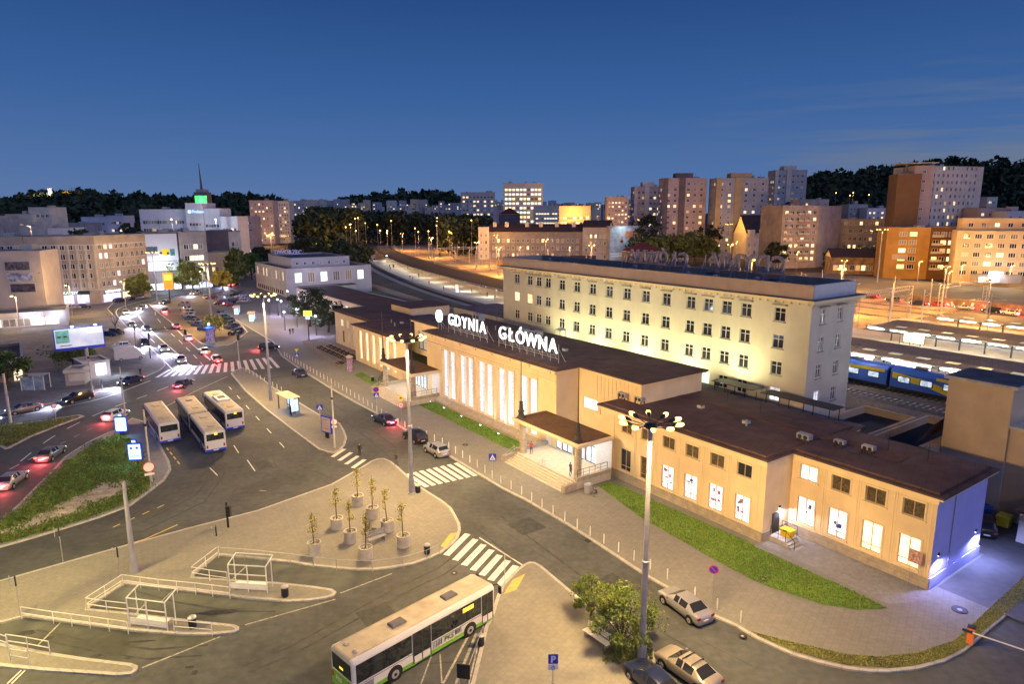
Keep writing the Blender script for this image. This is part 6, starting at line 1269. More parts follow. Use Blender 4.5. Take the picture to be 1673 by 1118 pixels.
for i, (px, Y, h, l_) in enumerate((((514, 400), 420, 17, 'sodium street lamp beside the dark wood'), ((496, 402), 520, 14, 'smaller sodium lamp left of the dark wood'), ((470, 396), 560, 16, 'distant sodium lamp before the apartment slabs'), ((443, 396), 600, 16, 'distant sodium lamp near the pink slab'), ((412, 398), 600, 16, 'distant sodium lamp left of the pink slab'), ((600, 372), 700, 14, 'distant sodium lamp in the wood clearing'), ((660, 378), 760, 14, 'distant sodium lamp above the yard lattice'))):
    x, _, _z = AT(px[0], px[1], Y); streetlamp((x, Y, 0), l_, max(10, _z+ (0)), 2600, heads=2)
for i in range(9):     # the row of orange lamps far away
    x, _, z_ = AT(960+i*17, 353+(i % 3), 760); streetlamp((x, 760, 0), 'small orange lamp in the distant street row', z_, 7000, heads=2, group='row of distant orange lamps')

# ================================================================== BUILDINGS
M_curt = mat('curtain_glass', (.22, .20, .18), .5, .3, 1.5); M_dimw = mat('window_dim_orange', (.5, .35, .2), .4, 0, emit=.45, ecol=(1, .6, .25)); M_dimw2 = mat('window_faint', (.2, .16, .12), .4, 0, emit=.10, ecol=(1, .75, .45))
def balconies(t, xs, zs, w_=2.4, d=1.1, m=None):
    b = MB(); m = m or W_pale; b.box(0, w_, -d, -.003, 0, .15, M_conc); b.box(0, w_, -d, -d+.08, .153, 1.05, m); b.box(0, .08, -d+.083, -.003, .153, 1.05, m); b.box(w_-.08, w_, -d+.083, -.003, .153, 1.05, m); me = b.data('balcony')
    for x in xs:
        for z in zs: link('balcony', me, t, (x, 0, z))
def blk(name, lab, cat, A, B, depth, H, wm, front, sides=None, rm=None, par=.5, z0=0.0, group=None, back=False, fr=None, seed=0, roofkind='flat', rh=4, base=None, bands=None):
    # A, B: (x, y) ground corners of the front, left to right. front/sides: dict(c, r, z, dz, w, h, m, lit)
    random.seed(seed+17); ang = math.atan2(B[1]-A[1], B[0]-A[0]); L_ = math.dist(A, B); t = thing(name, lab, cat, (*A, z0), ang, group); wl = MB(); fr = fr or M_frame; wins = []
    def face(o, ax, Lf, sp):
        hs = []
        if sp:
            mg = sp.get('m', 1.2); c, r_ = sp['c'], sp['r']; w_, h_ = sp['w'], sp['h']; st = (Lf-2*mg-w_)/max(1, c-1)
            for j in range(r_):
                for i in range(c):
                    if sp.get('skip') and random.random() < sp['skip']: continue
                    hs.append((mg+i*st if c > 1 else (Lf-w_)/2, sp['z']+j*sp['dz'], w_, h_))
        wallface(wl, o, ax, Lf, 0, H, hs, wm if not isinstance(wm, (list, tuple)) else wm[0], .13)
        for h in hs:
            q = random.random(); lp = sp.get('lit', .15)*(1.35 if sp.get('lit', .15) < .3 else 1); m_ = random.choice(sp.get('lm', [M_lity, M_lity, M_litc, M_dimw])) if q < lp else (M_glassd if q < .7 else (M_curt if q < .88 else M_dimw2)); wins.append((o, ax, h, m_, sp.get('nx', 2)))
    face((0, 0), (1, 0), L_, front); face((L_, 0), (0, 1), depth, sides); face((0, depth), (0, -1), depth, sides); face((L_, depth), (-1, 0), L_, None); wl.build('wall', t)
    n_ = 0; rest = MB()
    for o, ax, h, m_, nx in wins:
        me = farwin(h[2], h[3], fr, m_, nx); rz = math.atan2(ax[1], ax[0])
        if n_ < 98: link('window', me, t, (o[0]+ax[0]*h[0], o[1]+ax[1]*h[0], h[1]), rz); n_ += 1
        else:
            T = Matrix.Translation((o[0]+ax[0]*h[0], o[1]+ax[1]*h[0], h[1])) @ Matrix.Rotation(rz, 4, 'Z'); b0 = len(rest.v); rest.v += [tuple(T @ v.co) for v in me.vertices]
            for p in me.polygons: rest.f.append(tuple(b0+i for i in p.vertices)); rest.m.append(rest.mi(me.materials[p.material_index]))
    if rest.v: tag(rest.build('windows', t), None, None, None, 'stuff')
    b = MB(); rm = rm or M_roofgrey
    if roofkind == 'flat': b.box(.3, L_-.3, .3, depth-.3, H-par, H-par+.05, rm); b.box(-.12, L_+.12, -.12, .3, H+.003, H+.15, M_conc); b.box(-.12, L_+.12, depth-.3, depth+.12, H+.003, H+.15, M_conc); b.box(-.12, .3, .3, depth-.3, H+.003, H+.15, M_conc); b.box(L_-.3, L_+.12, .3, depth-.3, H+.003, H+.15, M_conc)
    elif roofkind == 'hip':
        k = min(L_, depth)*.5; e = .5; b.face([(-e, -e, H), (L_+e, -e, H), (L_-k, depth/2, H+rh), (k, depth/2, H+rh)], rm); b.face([(L_+e, depth+e, H), (-e, depth+e, H), (k, depth/2, H+rh), (L_-k, depth/2, H+rh)], rm); b.face([(-e, depth+e, H), (-e, -e, H), (k, depth/2, H+rh)], rm); b.face([(L_+e, -e, H), (L_+e, depth+e, H), (L_-k, depth/2, H+rh)], rm); b.box(-e, L_+e, -e, depth+e, H-.2, H-.01, M_trim)
    else:
        e = .5; b.face([(-e, -e, H), (L_+e, -e, H), (L_+e, depth/2, H+rh), (-e, depth/2, H+rh)], rm); b.face([(L_+e, depth+e, H), (-e, depth+e, H), (-e, depth/2, H+rh), (L_+e, depth/2, H+rh)], rm); b.face([(0, 0, H), (0, depth/2, H+rh-.3), (0, depth, H)], M_trim); b.face([(L_, 0, H), (L_, depth, H), (L_, depth/2, H+rh-.3)], M_trim)
    b.build('roof', t)
    if roofkind == 'flat' and L_ > 10 and H > 6 and 'tex' not in name and name not in ('cream_attic', 'annex_upper_storey'):
        for q in range(max(1, int(L_/14))): b = MB(); x = random.uniform(2, L_-4); b.box(x, x+random.uniform(1.5, 3.5), depth*.3, depth*.6, H-par+.053, H+random.uniform(.8, 2.2), M_conc); b.tube((x+.5, depth*.35, H), (x+.5, depth*.35, H+random.uniform(2.5, 5)), .07, .05, M_dark, 5); b.build('rooftop_hut', t)
    if bands:
        for z, hh, m_ in bands: b = MB(); b.box(-.1, L_+.1, -.12, -.003, z, z+hh, m_); b.build('cornice', t)
    return t
W_dark2 = None
def XY(px, Y, py=500): a = AT(px, py, Y); return (a[0], Y)
def HZ(py, Y, px=836): return AT(px, py, Y)[2]
W_dark2 = mat('stucco_mauve', (.26, .235, .235), .9, .08, .4, stain=.2); W_brown = mat('stucco_brown', (.46, .37, .28), .9, .08, .4, stain=.2); W_pale = mat('stucco_pale', (.62, .56, .47), .9, .07, .4, stain=.15); W_grey = mat('stucco_grey', (.40, .36, .34), .9, .08, .4, stain=.2); W_white = mat('stucco_white', (.60, .60, .64), .85, .05, .4, stain=.1); W_ochre = mat('stucco_ochre', (.42, .24, .07), .9, .08, .3, stain=.15); W_cream = mat('stucco_cream', (.66, .52, .32), .9, .06, .3, stain=.1); W_pink = mat('panel_pink', (.48, .38, .35), .9, .07, .3, stain=.1); W_dark = mat('stucco_dark', (.17, .14, .14), .9, .1, .4, stain=.2); W_yel = mat('panel_yellow', (.48, .36, .18), .9, .07, .3); W_blue = mat('panel_bluegrey', (.38, .39, .40), .9, .07, .3)
R_red = mat('tile_red', (.14, .035, .02), .85, .2, 1.0); R_dark = mat('tile_dark', (.05, .035, .035), .85, .2, 1.0)
# brown corner building, two wings meeting at a blunt corner
Ab, Bb, Cb = G(-70, 505), G(166, 497), G(247, 484.5)
fs = dict(c=16, r=5, z=5.6, dz=3.1, w=1.7, h=1.75, m=1.5, lit=.04, lm=[M_litc, M_litw])
t = blk('corner_tenement', 'long brown pilastered tenement above violet shop windows', 'apartment building', Ab, Bb, 14, 22.4, W_brown, fs, None, M_roofgrey, bands=[(19.4, .35, W_pale), (4.7, .3, W_pale)], seed=1)
LB = math.dist(Ab, Bb); b = MB(); [b.box(1.0+i*(LB-3.2)/15-.75, 1.0+i*(LB-3.2)/15-.25, -.28, -.13, 5.0, 19.4, W_pale) for i in range(17)]; b.build('pilasters', t)
b = MB(); [b.box(2+i*4.6, 5.4+i*4.6, -.06, -.003, .5, 3.2, M_litb if i % 3 else M_litw) for i in range(6, int(LB/4.7))]; b.build('shop_windows', t); b = MB(); b.box(LB-33, LB-19, -.3, -.01, 3.5, 4.6, mat('fascia_maroon', (.07, .02, .02), .6, 0)); b.box(LB-18.6, LB-3, -.3, -.01, 3.5, 4.6, mat('fascia_green', (.02, .06, .03), .6, 0)); b.build('shop_fascia', t)
link('shop_lettering', textdata('DELIKATESY', 1.25, .03, .02, M_litg), t, (LB-9.8, -.36, 3.65))
for x_ in (LB-30, LB-24, LB-16, LB-8): plight(t, (x_, -2.0, 2.6), 260, (.5, .5, 1.0), .3)
t = blk('corner_tenement', 'brown tenement wing turning toward the alley, lit orange at its end', 'apartment building', Bb, Cb, 14, 22.4, W_brown, dict(c=9, r=6, z=2.6, dz=3.1, w=1.3, h=1.75, m=1.2, lit=.12, lm=[M_litc, M_litw]), None, M_roofgrey, bands=[(19.4, .35, W_pale), (4.7, .3, W_pale)], seed=2)
b = MB(); LC = math.dist(Bb, Cb); b.box(1, 8, -.06, -.003, .5, 3.0, M_litb); b.box(9, 12, -.06, -.003, .5, 3.0, M_litc); b.build('shop_windows', t); link('shop_lettering', textdata('RESTAURACJA', 1.0, .03, .02, M_litg), t, (5.2, -.1, 3.55)); plight(t, (5, -2.5, 2.6), 250, (.5, .5, 1.0), .3)
# blank gable with three posters
A_, B_ = G(-110, 522), G(79, 516); t = blk('poster_building', 'blank pinkish end wall carrying three framed posters', 'building', A_, B_, 12, 19.0, mat('gable_pink', (.50, .42, .36), .9, .05, .3, stain=.1), None, None, M_roofgrey, seed=3); LP_ = math.dist(A_, B_)
for i, (z, m_) in enumerate(((13.4, mat('poster_mono', (.10, .09, .11), .6, .8, 1.2)), (10.2, mat('poster_pale', (.32, .33, .45), .6, .5, 1.0)), (7.0, mat('poster_night', (.07, .06, .09), .6, .7, 1.0)))):
    b = MB(); b.box(LP_-9.6+i*.35, LP_-2.9+i*.35, -.12, -.01, z, z+2.8, M_conc); b.box(LP_-9.4+i*.35, LP_-3.1+i*.35, -.14, -.121, z+.2, z+2.6, m_); b.build('poster', t)
b = MB(); random.seed(6)
for i in range(9): x, z = LP_-random.uniform(1, 16), random.uniform(2, 18); b.box(x, x+.3, -.02, -.004, z, z+.25, M_dark)
b.build('wall_vents', t)
# low supermarket / kiosks on the west side
t = blk('market_hall', 'low dark-roofed shop hall below the poster wall with blue-white canopy lamps', 'shop', G(-60, 545), G(112, 532), 14, 4.2, W_grey, dict(c=6, r=1, z=.8, dz=3, w=3, h=2, m=2, lit=.7, lm=[M_litc, M_litw]), None, M_roofgrey, seed=4)
for x_ in (14, 20, 26): plight(t, (x_, -1.5, 3.4), 420, (.5, .65, 1.0), .2)
for x_ in (16, 19.5): b = MB(); b.box(x_, x_+.5, -1.0, -.6, 3.5, 3.65, M_lampw); b.build('canopy_lamp', t)
def kiosk(A, B, d, h, lab, wm, sp=None, rm=R_dark, seed=0, name='kiosk'): return blk(name, lab, 'kiosk', A, B, d, h, wm, sp, None, rm, seed=seed)
t = kiosk(G(108, 632), G(138, 630), 3.5, 2.9, 'small dark kiosk with a closed pale shutter', W_grey); b = MB(); b.box(.6, 3.2, -.06, -.003, .9, 2.2, W_pale); b.build('shutter', t); b = MB(); b.box(-.15, 4, -.25, -.01, 2.4, 2.85, W_pale); b.build('fascia', t)
t = kiosk(G(138, 623), G(182, 616), 6, 3.2, 'grey kiosk with a bright white advert case', W_grey, rm=W_pink); LK = math.dist(G(138, 623), G(182, 616)); b = MB(); b.box(LK-2.4, LK-.7, -.1, -.003, .7, 2.9, M_litw); b.build('advert_case', t); plight(t, (LK+1.5, -.6, 1.8), 260, (.5, .75, 1), .3); plight(t, (LK-1.5, -1.0, 1.5), 120, (.7, .8, 1), .3)
t = kiosk(G(-40, 632), G(42, 622), 18, 4.2, 'brown flat-roofed kiosk cut by the left frame edge', mat('kiosk_brown', (.28, .19, .13), .9, .2, 1), rm=mat('kiosk_roof', (.11, .075, .07), .9, .2, 1)); LK = math.dist(G(-40, 632), G(42, 622)); b = MB(); b.box(LK-1.6, LK-.3, -.08, -.003, .2, 2.6, M_litc); b.box(-.3, LK+.4, -1.2, -.01, 3.0, 3.9, W_pale); b.build('lit_door', t)
t = thing('glass_booth', 'pale glazed booth at the corner of the brown kiosk', 'booth', (*G(36, 640), .1), R(8)); b = MB(); [b.box(x-.05, x+.05, y-.05, y+.05, 0, 2.5, M_white) for x in (0, 2, 3.6) for y in (0, 2)]; b.box(-.1, 3.7, -.1, 2.1, 2.503, 2.6, M_steel); b.build('frame', t); b = MB(); b.box(.06, 3.5, .0, .03, .1, 2.4, mat('booth_glass', (.3, .38, .45), .2, .3, 1)); b.build('glazing', t)
# lit billboard on a post
x, y = G(140, 612); t = thing('lit_billboard', 'pale lit billboard on a single post above the round tree', 'billboard', (x, y, .1), math.atan2(-x, y)+R(6)); b = MB(); b.tube((.6, .2, 0), (.6, .2, 6.2), .28, .25, M_pole, 12); b.build('post', t); b = MB(); b.box(-5.3, 4.7, -.15, .2, 5.6, 10.4, M_busblue); t.scale = (.8, .8, .86); b.build('case', t)
b = MB(); b.box(-5.1, 4.5, -.18, -.151, 6.2, 10.25, mat('billboard_art', (.6, .65, .7), .6, 0, emit=.42, ecol=(.66, .72, .98), evar=.45, escale=.5)); b.build('lit_panel', t); b = MB(); b.box(-4.9, -2.3, -.19, -.181, 7.3, 10.0, mat('art_teal', (.1, .3, .25), .6, .4, 1.5, emit=.25, ecol=(.3, .75, .6))); b.box(-4.6, -3.9, -.2, -.191, 8.5, 8.8, M_black); b.box(-3.4, -2.7, -.2, -.191, 8.5, 8.8, M_black); b.box(-4.2, -2.0, -.2, -.191, 6.6, 6.75, M_black); b.box(1.3, 4.1, -.19, -.181, 9.0, 10.1, M_litc); b.build('poster_print', t)
for x_ in (-1.6, 3.0): b = MB(); b.box(x_-.25, x_+.25, -1.3, -.9, 10.7, 10.85, M_lampw); b.tube((x_, -.9, 10.75), (x_, 0, 10.4), .03, .03, M_dark); b.build('floodlight', t); plight(t, (x_, -1.2, 10.9), 500, (.8, .95, 1), .15)
# billboard block
Y1 = 262; A_, B_, C_ = XY(243, 255), XY(301, Y1), XY(347, 268)
t = blk('advert_building', 'dark block almost covered by a huge white lit advert', 'building', A_, B_, 15, HZ(378, 258), W_dark, None, None, M_roofgrey, seed=7); LA = math.dist(A_, B_); M_adv = mat('advert_white', (.6, .62, .66), .6, .03); HA = HZ(378, 258)
b = MB(); b.box(.3, LA-.4, -.3, -.01, HA-14.4, HA-.5, M_adv); b.build('advert_sheet', t)
b = MB(); b.box(.8, 5.2, -.34, -.301, HA-8.7, HA-7.8, M_steel); b.box(.9, 5.0, -.34, -.301, HA-7.3, HA-5.2, mat('ink_grey', (.08, .12, .15), .6, .5, 3)); b.tube((7.6, -.33, HA-7.4), (7.6, -.301, HA-7.4), 1.4, 1.4, M_signyel, 18); b.box(9.2, 10.8, -.34, -.301, HA-8.8, HA-6.3, mat('ink_teal', (.05, .2, .2), .6, .3)); b.tube((6.0, -.36, HA-7.7), (6.0, -.341, HA-7.7), .5, .5, M_bark, 12); b.tube((8.4, -.36, HA-7.9), (8.4, -.341, HA-7.9), .5, .5, M_bark, 12); b.box(.9, LA-1, -.34, -.301, HA-11.5, HA-10.9, M_busglass) if False else b.box(.9, LA-1, -.34, -.301, HA-10.9, HA-10.7, M_blue); b.build('advert_print', t)
b = MB(); [b.box(.5+i*3, 3+i*3, -.05, -.003, .6, 3, M_litw) for i in range(4)]; b.build('shop_windows', t); plight(t, (LA/2, -5, HA-13.5), 3000, (.72, .85, 1), .4); plight(t, (LA/2, -3, 3), 500, (.8, .9, 1), .4)
t = blk('grey_block', 'plain grey block with few windows right of the huge advert', 'building', (B_[0]+.3, B_[1]), C_, 15, HZ(377, 266), W_grey, dict(c=4, r=3, z=7, dz=4.4, w=2, h=1.9, m=1.5, lit=.3, lm=[M_litc]), None, M_roofgrey, seed=8); b = MB(); [b.box(1+i*2.6, 3+i*2.6, -.05, -.003, .6, 2.6, M_litb) for i in range(4)]; b.build('shop_windows', t); plight(t, (5, -3, 3), 700, (.7, 1, .8), .4)
for a_, b_, Yq, ty, wm_, l_, kw in ((346, 382, 300, 375, W_dark, 'dark blank party wall beside the grey block', None), (382, 402, 303, 377, W_pale, 'narrow pale house end lit yellow', dict(c=2, r=4, z=3, dz=4, w=1.3, h=1.8, lit=.2)), (347, 386, 285, 411, W_cream, 'low yellow-lit house behind the street trees', dict(c=5, r=2, z=2, dz=3.4, w=1.2, h=1.7, lit=.35))):
    blk('town_house', l_, 'building', XY(a_, Yq), XY(b_, Yq+2), 12, HZ(ty, Yq), wm_, kw, None, M_roofgrey, seed=9)
t = thing('orange_advert', 'orange advert pillar with a yellow logo board by the bend', 'sign', (*G(278, 492), .1), R(15)); b = MB(); b.box(-.15, .15, -.1, .1, 0, 4, M_dark); b.build('post', t); b = MB(); b.box(-1.5, 1.5, -.15, .15, 4, 9.6, mat('orange_lit', (.8, .25, .03), .5, 0, emit=.5, ecol=(1, .35, .04))); b.build('panel', t); b = MB(); b.box(-1.1, 1.1, -.2, -.151, 7.2, 8.9, mat('yellow_lit', (.9, .7, .05), .5, 0, emit=1.3, ecol=(1, .75, .08))); b.build('logo_board', t)
# pale modern complex behind
WG = dict(c=14, r=3, z=14, dz=4.6, w=2.6, h=2.0, m=1.5, lit=.05); Y_ = 400
blk('white_offices', 'long white office block with ribbon windows behind the advert building', 'office building', XY(244, Y_), XY(318, Y_), 18, HZ(340, Y_), W_white, WG, None, M_roofgrey, seed=10)
t = blk('white_offices', 'taller white office slab with a blue lit logo', 'office building', XY(318, Y_-4), XY(345, Y_-4), 18, HZ(330, Y_-4), W_white, dict(c=4, r=4, z=9, dz=4.4, w=2, h=1.6, m=1.5, lit=0), None, M_roofgrey, seed=11); b = MB(); b.tube((2.2, -.2, HZ(344, Y_)), (2.2, -.01, HZ(344, Y_)), 1.0, 1.0, M_bluead, 16); b.build('logo_disc', t); link('logo_lettering', textdata('Prokom', 2.2, .05, .03, M_bluead), t, (7.2, -.2, HZ(346, Y_)))
blk('white_offices', 'white office wing right of the logo slab', 'office building', XY(345, Y_-2), XY(372, Y_-2), 16, HZ(339, Y_), W_white, dict(c=5, r=4, z=8, dz=4.4, w=1.8, h=1.7, m=1, lit=.02), None, M_roofgrey, seed=12); blk('white_offices', 'stepped white block with warm corner windows', 'office building', XY(372, Y_-8), XY(399, Y_-8), 16, HZ(352, Y_), W_white, dict(c=5, r=4, z=6, dz=4.4, w=1.4, h=1.6, m=1, lit=.35, lm=[M_lity]), None, M_roofgrey, seed=13)
# tower with a spire, lit green
Y_ = 560; x, y = XY(343, Y_); t = thing('spire_tower', 'dark tower with a thin spire and green light on the skyline', 'tower', (x, y, 0)); zt_ = HZ(312, Y_); b = MB(); b.box(-5, 5, 0, 10, 0, zt_, W_dark); b.box(-3.6, 3.6, 1.4, 8.6, zt_, zt_+2.4, W_grey); b.build('tower_body', t); b = MB(); b.tube((-.5, 5, zt_+2.4), (-1, 5, HZ(264, Y_)), 1.0, .15, W_dark, 8); b.build('spire', t); b = MB(); b.box(-4, 5.2, -.4, -.01, zt_-9, zt_-3, mat('green_light', (.1, 1, .2), .5, 0, emit=3.5, ecol=(.05, 1, .12), evar=.5, escale=.4)); b.build('green_lamps', t)
# other left-hand background
for a_, b_, Yq, ty, wm_, l_, c_, r_, lt in ((30, 72, 380, 347, W_pale, 'cream flat-roofed block with lit upper windows at the left skyline', 6, 4, .2), (68, 103, 384, 336, W_pale, 'taller cream block with a roof hut near the left hill', 4, 6, .15), (50, 90, 340, 365, W_blue, 'low bluish block with yellow windows above the brown tenement', 5, 3, .35), (90, 128, 342, 370, W_white, 'low pale block with one bright window above the tenement', 4, 3, .2), (-30, 20, 360, 350, W_grey, 'grey block at the left frame edge', 5, 5, .1), (150, 190, 450, 352, W_white, 'long pale low block right of the dark poplar', 7, 5, .06), (190, 217, 455, 350, W_white, 'pale low block before the pair of poplars', 5, 5, .08), (128, 160, 430, 362, W_grey, 'grey low block between the poplars', 5, 4, .05), (402, 424, 470, 352, W_pink, 'pinkish low block beside the apartment slabs', 4, 5, .1)):
    blk('background_block', l_, 'building', XY(a_, Yq), XY(b_, Yq), 14, HZ(ty, Yq), wm_, dict(c=c_, r=r_, z=2.5, dz=(HZ(ty, Yq)-3)/r_, w=1.8, h=1.5, m=1.3, lit=lt), None, M_roofgrey, seed=a_)
for a_, b_, Yq, ty, wm_, l_, c_ in ((420, 457, 640, 326, W_pink, 'pink prefabricated slab with scattered lit windows', 6), (457, 483, 655, 327, W_pale, 'pale speckled prefabricated slab in the middle', 6), (483, 527, 700, 327, W_blue, 'blue-grey prefabricated slab beside the wood', 7)):
    blk('apartment_slab', l_, 'apartment building', XY(a_, Yq), XY(b_, Yq), 14, HZ(ty, Yq), wm_, dict(c=c_, r=11, z=3, dz=(HZ(ty, Yq)-4)/11, w=1.7, h=1.6, m=1.2, lit=.2), None, M_roofgrey, seed=a_)
# grey annex by the plaza
t = blk('station_annex', 'pale grey two-storey annex with green-lit windows beside the plaza', 'building', S(257, 15), S(217, 15), 0.01, 1, W_pale, None) if False else None
A_, B_, C_ = S(258, 16), S(218, 16), S(218, 48)
t = blk('station_annex', 'pale grey two-storey annex with green-lit windows beside the plaza', 'building', A_, B_, 32, 10.2, mat('annex_render', (.50, .48, .50), .9, .05, .4, stain=.1), dict(c=9, r=1, z=6, dz=3, w=1.2, h=3, m=3, lit=.3, lm=[M_litc]), dict(c=6, r=1, z=5.2, dz=3, w=2.6, h=3.4, m=3, lit=.75, lm=[M_litg, M_litg, M_litc], nx=3), M_roofgrey, seed=14)
b = MB(); [b.box(3+i*2.6, 4.2+i*2.6, -.05, -.003, .8, 2.2, M_glassd) for i in range(13)]; b.box(40.02, 44, 4, 24, 0, 3.6, W_pale); b.box(40.02, 44.2, 3.8, 24.2, 3.603, 3.9, M_roofgrey); b.build('lower_terrace', t)
t = blk('annex_upper_storey', 'set back bluish upper storey on the annex roof', 'building', S(253, 20), S(224, 20), 22, 3.6, mat('annex_upper', (.40, .41, .50), .9, .05, .4), None, dict(c=7, r=1, z=1.2, dz=3, w=1.2, h=1.0, m=1.5, lit=0), M_roofgrey, z0=9.8, seed=15)
t = thing('annex_roof_sign', 'dim bluish rooftop letters above the annex', 'sign', (*S(240, 24), 13.5), R(-8)); link('letter', textdata('DWORZEC', 2.2, .1, .03, mat('sign_dimblue', (.25, .28, .5), .5, 0, emit=.22, ecol=(.4, .45, .95))), t, (0, 0, .6)); b = MB(); [b.tube((x, .1, 0), (x, .1, 2.6), .06, .06, M_pole) for x in (-6, -3, 0, 3, 6)]; b.build('support_frame', t)
plight(t, (22, -22, -3), 900, (.7, .7, 1), 1)
# low wing behind the plaza
t = blk('low_wing', 'low dark-roofed wing with white lit windows behind the plaza tree', 'building', S(205, 15), S(131, 15), 14, 4.9, W_pale, dict(c=22, r=1, z=.8, dz=3, w=1.7, h=3.0, m=2, lit=.8, lm=[M_litw]), None, M_roof, par=.05, seed=16)
# plaza lamps, terrace, column
M_ball_l = mat('globe_white', (1, 1, 1), .4, 0, emit=14, ecol=(.85, .85, 1))
for i, (px, l_) in enumerate((((455, 516), 'farthest'), ((461, 519), 'sixth'), ((441, 517), 'fifth'), ((486, 535), 'fourth'), ((505, 552), 'third'), ((517, 548), 'second'), ((466, 540), 'lone'), ((471, 500), 'hindmost'))):
    t = thing('plaza_lamp', 'short post lamp with a white head on the violet plaza, the %s one' % l_, 'lamp', (*G(*px, .12), .12), 0, 'white post lamps on the plaza'); b = MB(); b.tube((0, 0, 0), (0, 0, 4.6), .09, .06, M_dark); b.build('pole', t); b = MB(); b.lathe([(0, 4.6), (.2, 4.65), (.24, 4.8), (.1, 4.95), (0, 5)], M_ball_l, 10); b.build('lamp_head', t); plight(t, (0, 0, 4.5), 2000, (.66, .58, 1.0), .12)
t = thing('advertising_column', 'violet advertising column at the end of the terrace', 'column', (*G(572, 606, .12), .12)); b = MB(); b.tube((0, 0, 0), (0, 0, 2.6), .55, .55, mat('column_posters', (.3, .2, .35), .7, .5, 3), 18); b.build('drum', t); b = MB(); b.lathe([(.68, 2.6), (.68, 2.8), (.3, 3.0), (0, 3.1)], W_pale, 18); b.build('cap', t)
t = thing('advertising_column', 'white and violet column kiosk with a blue lamp in the car park', 'column', (*G(344, 560, .12), .12)); b = MB(); b.tube((0, 0, .2), (0, 0, 3.2), .9, .9, mat('column_blue', (.45, .40, .6), .7, .5, 3), 18); b.tube((0, 0, 0), (0, 0, .2), 1.1, 1.1, M_conc, 18); b.build('drum', t); b = MB(); b.lathe([(1.1, 3.2), (1.1, 3.5), (.3, 3.9), (0, 4)], M_blue, 18); b.build('cap', t); b = MB(); b.tube((0, -.1, 4.1), (0, -.1, 4.6), .25, .2, M_bluead, 10); b.build('lamp', t); plight(t, (0, -1.2, 4.2), 700, (.3, .5, 1), .2)
t = thing('golden_arch_sign', 'small yellow and blue lit sign post on the plaza', 'sign', (*G(505, 556, .12), .12)); b = MB(); b.tube((0, 0, 0), (0, 0, 5), .1, .1, M_dark); b.build('pole', t); b = MB(); b.box(-.9, .9, -.1, .1, 5.8, 7.0, mat('yellow_sign_lit', (.9, .8, .05), .5, 0, emit=3, ecol=(.9, .85, .05))); b.box(-.5, .5, -.1, .1, 5.0, 5.7, M_bluead); b.build('panel', t)
# cafe terrace: tables and a rail
random.seed(12)
for i in range(16):
    u = 106+(i % 8)*2.5; v = -3.4-(i//8)*2.2 if u > 108 else -6-(i//8)*2.0
    t = thing('picnic_table', 'wooden picnic table of the terrace by the left wing', 'table', (*S(u, v), .12), SRZ+random.uniform(-.1, .1), 'picnic tables on the terrace'); b = MB(); b.box(-.8, .8, -.35, .35, .70, .75, M_wood); b.build('top', t); b = MB(); b.box(-.8, .8, -.75, -.5, .42, .46, M_wood); b.box(-.8, .8, .5, .75, .42, .46, M_wood); b.build('seats', t); b = MB(); b.box(-.6, -.5, -.7, .7, .0, .415, M_dark); b.box(.5, .6, -.7, .7, 0, .415, M_dark); b.box(-.05, .05, -.1, .1, 0, .695, M_dark); b.build('legs', t)
def srail(pts, lab, h=1.0, m=M_wood):
    t = thing('terrace_fence', lab, 'fence', (*S(*pts[0]), .12), SRZ); b = MB(); o = pts[0]
    P2 = [(-(u-o[0]), v-o[1]) for u, v in pts]
    for i in range(len(P2)-1):
        for z in (h, h*.55): b.tube((*P2[i], z), (*P2[i+1], z), .05, .05, m, 6)
        n_ = int(math.dist(P2[i], P2[i+1])/1.5)
        for k in range(n_+1): f = k/n_; b.tube((P2[i][0]+(P2[i+1][0]-P2[i][0])*f, P2[i][1]+(P2[i+1][1]-P2[i][1])*f, 0), (P2[i][0]+(P2[i+1][0]-P2[i][0])*f, P2[i][1]+(P2[i+1][1]-P2[i][1])*f, h), .05, .05, m, 6)
    b.build('rails', t)
srail([(129, -3), (129, -7.6), (104, -9.6), (100, -9.6)], 'low wooden rail round the terrace tables'); srail([(92, -4.8), (86, -8.6)], 'dark metal fence by the small lawn', 1.1, M_dark)
t = thing('rooftop_scaffold', 'blue tarpaulins and scaffold rails beside the tall block foot', 'scaffold', (*S(33, 12.2), 7.1), SRZ); b = MB(); [b.tube((x, y, 0), (x, y, 1.9), .05, .05, M_dark) for x in (2, 5, 8, 11, 14, 17) for y in (0, 2)]; b.box(1.5, 7.5, -.1, 2.2, 1.9, 1.95, M_dark); b.box(8.5, 17.5, -.1, 2.2, 1.9, 1.95, M_dark); b.build('frame', t)
b = MB(); random.seed(3); M_tarp = mat('tarpaulin_blue', (.05, .12, .28), .6, .3, 1.2)
for i in range(9): x = 2+i*2.0; b.loft([[(x-1, -1, 0), (x+1, -1.2, 0), (x+1.2, .8, 0), (x-.9, .9, 0)], [(x-.6+random.uniform(-.4, .4), -.5, random.uniform(.3, 1.1)), (x+.5, -.7, random.uniform(.3, 1.2)), (x+.6, .4, random.uniform(.2, .9)), (x-.5, .5, .4)]], M_tarp)
b.build('tarpaulins', t)
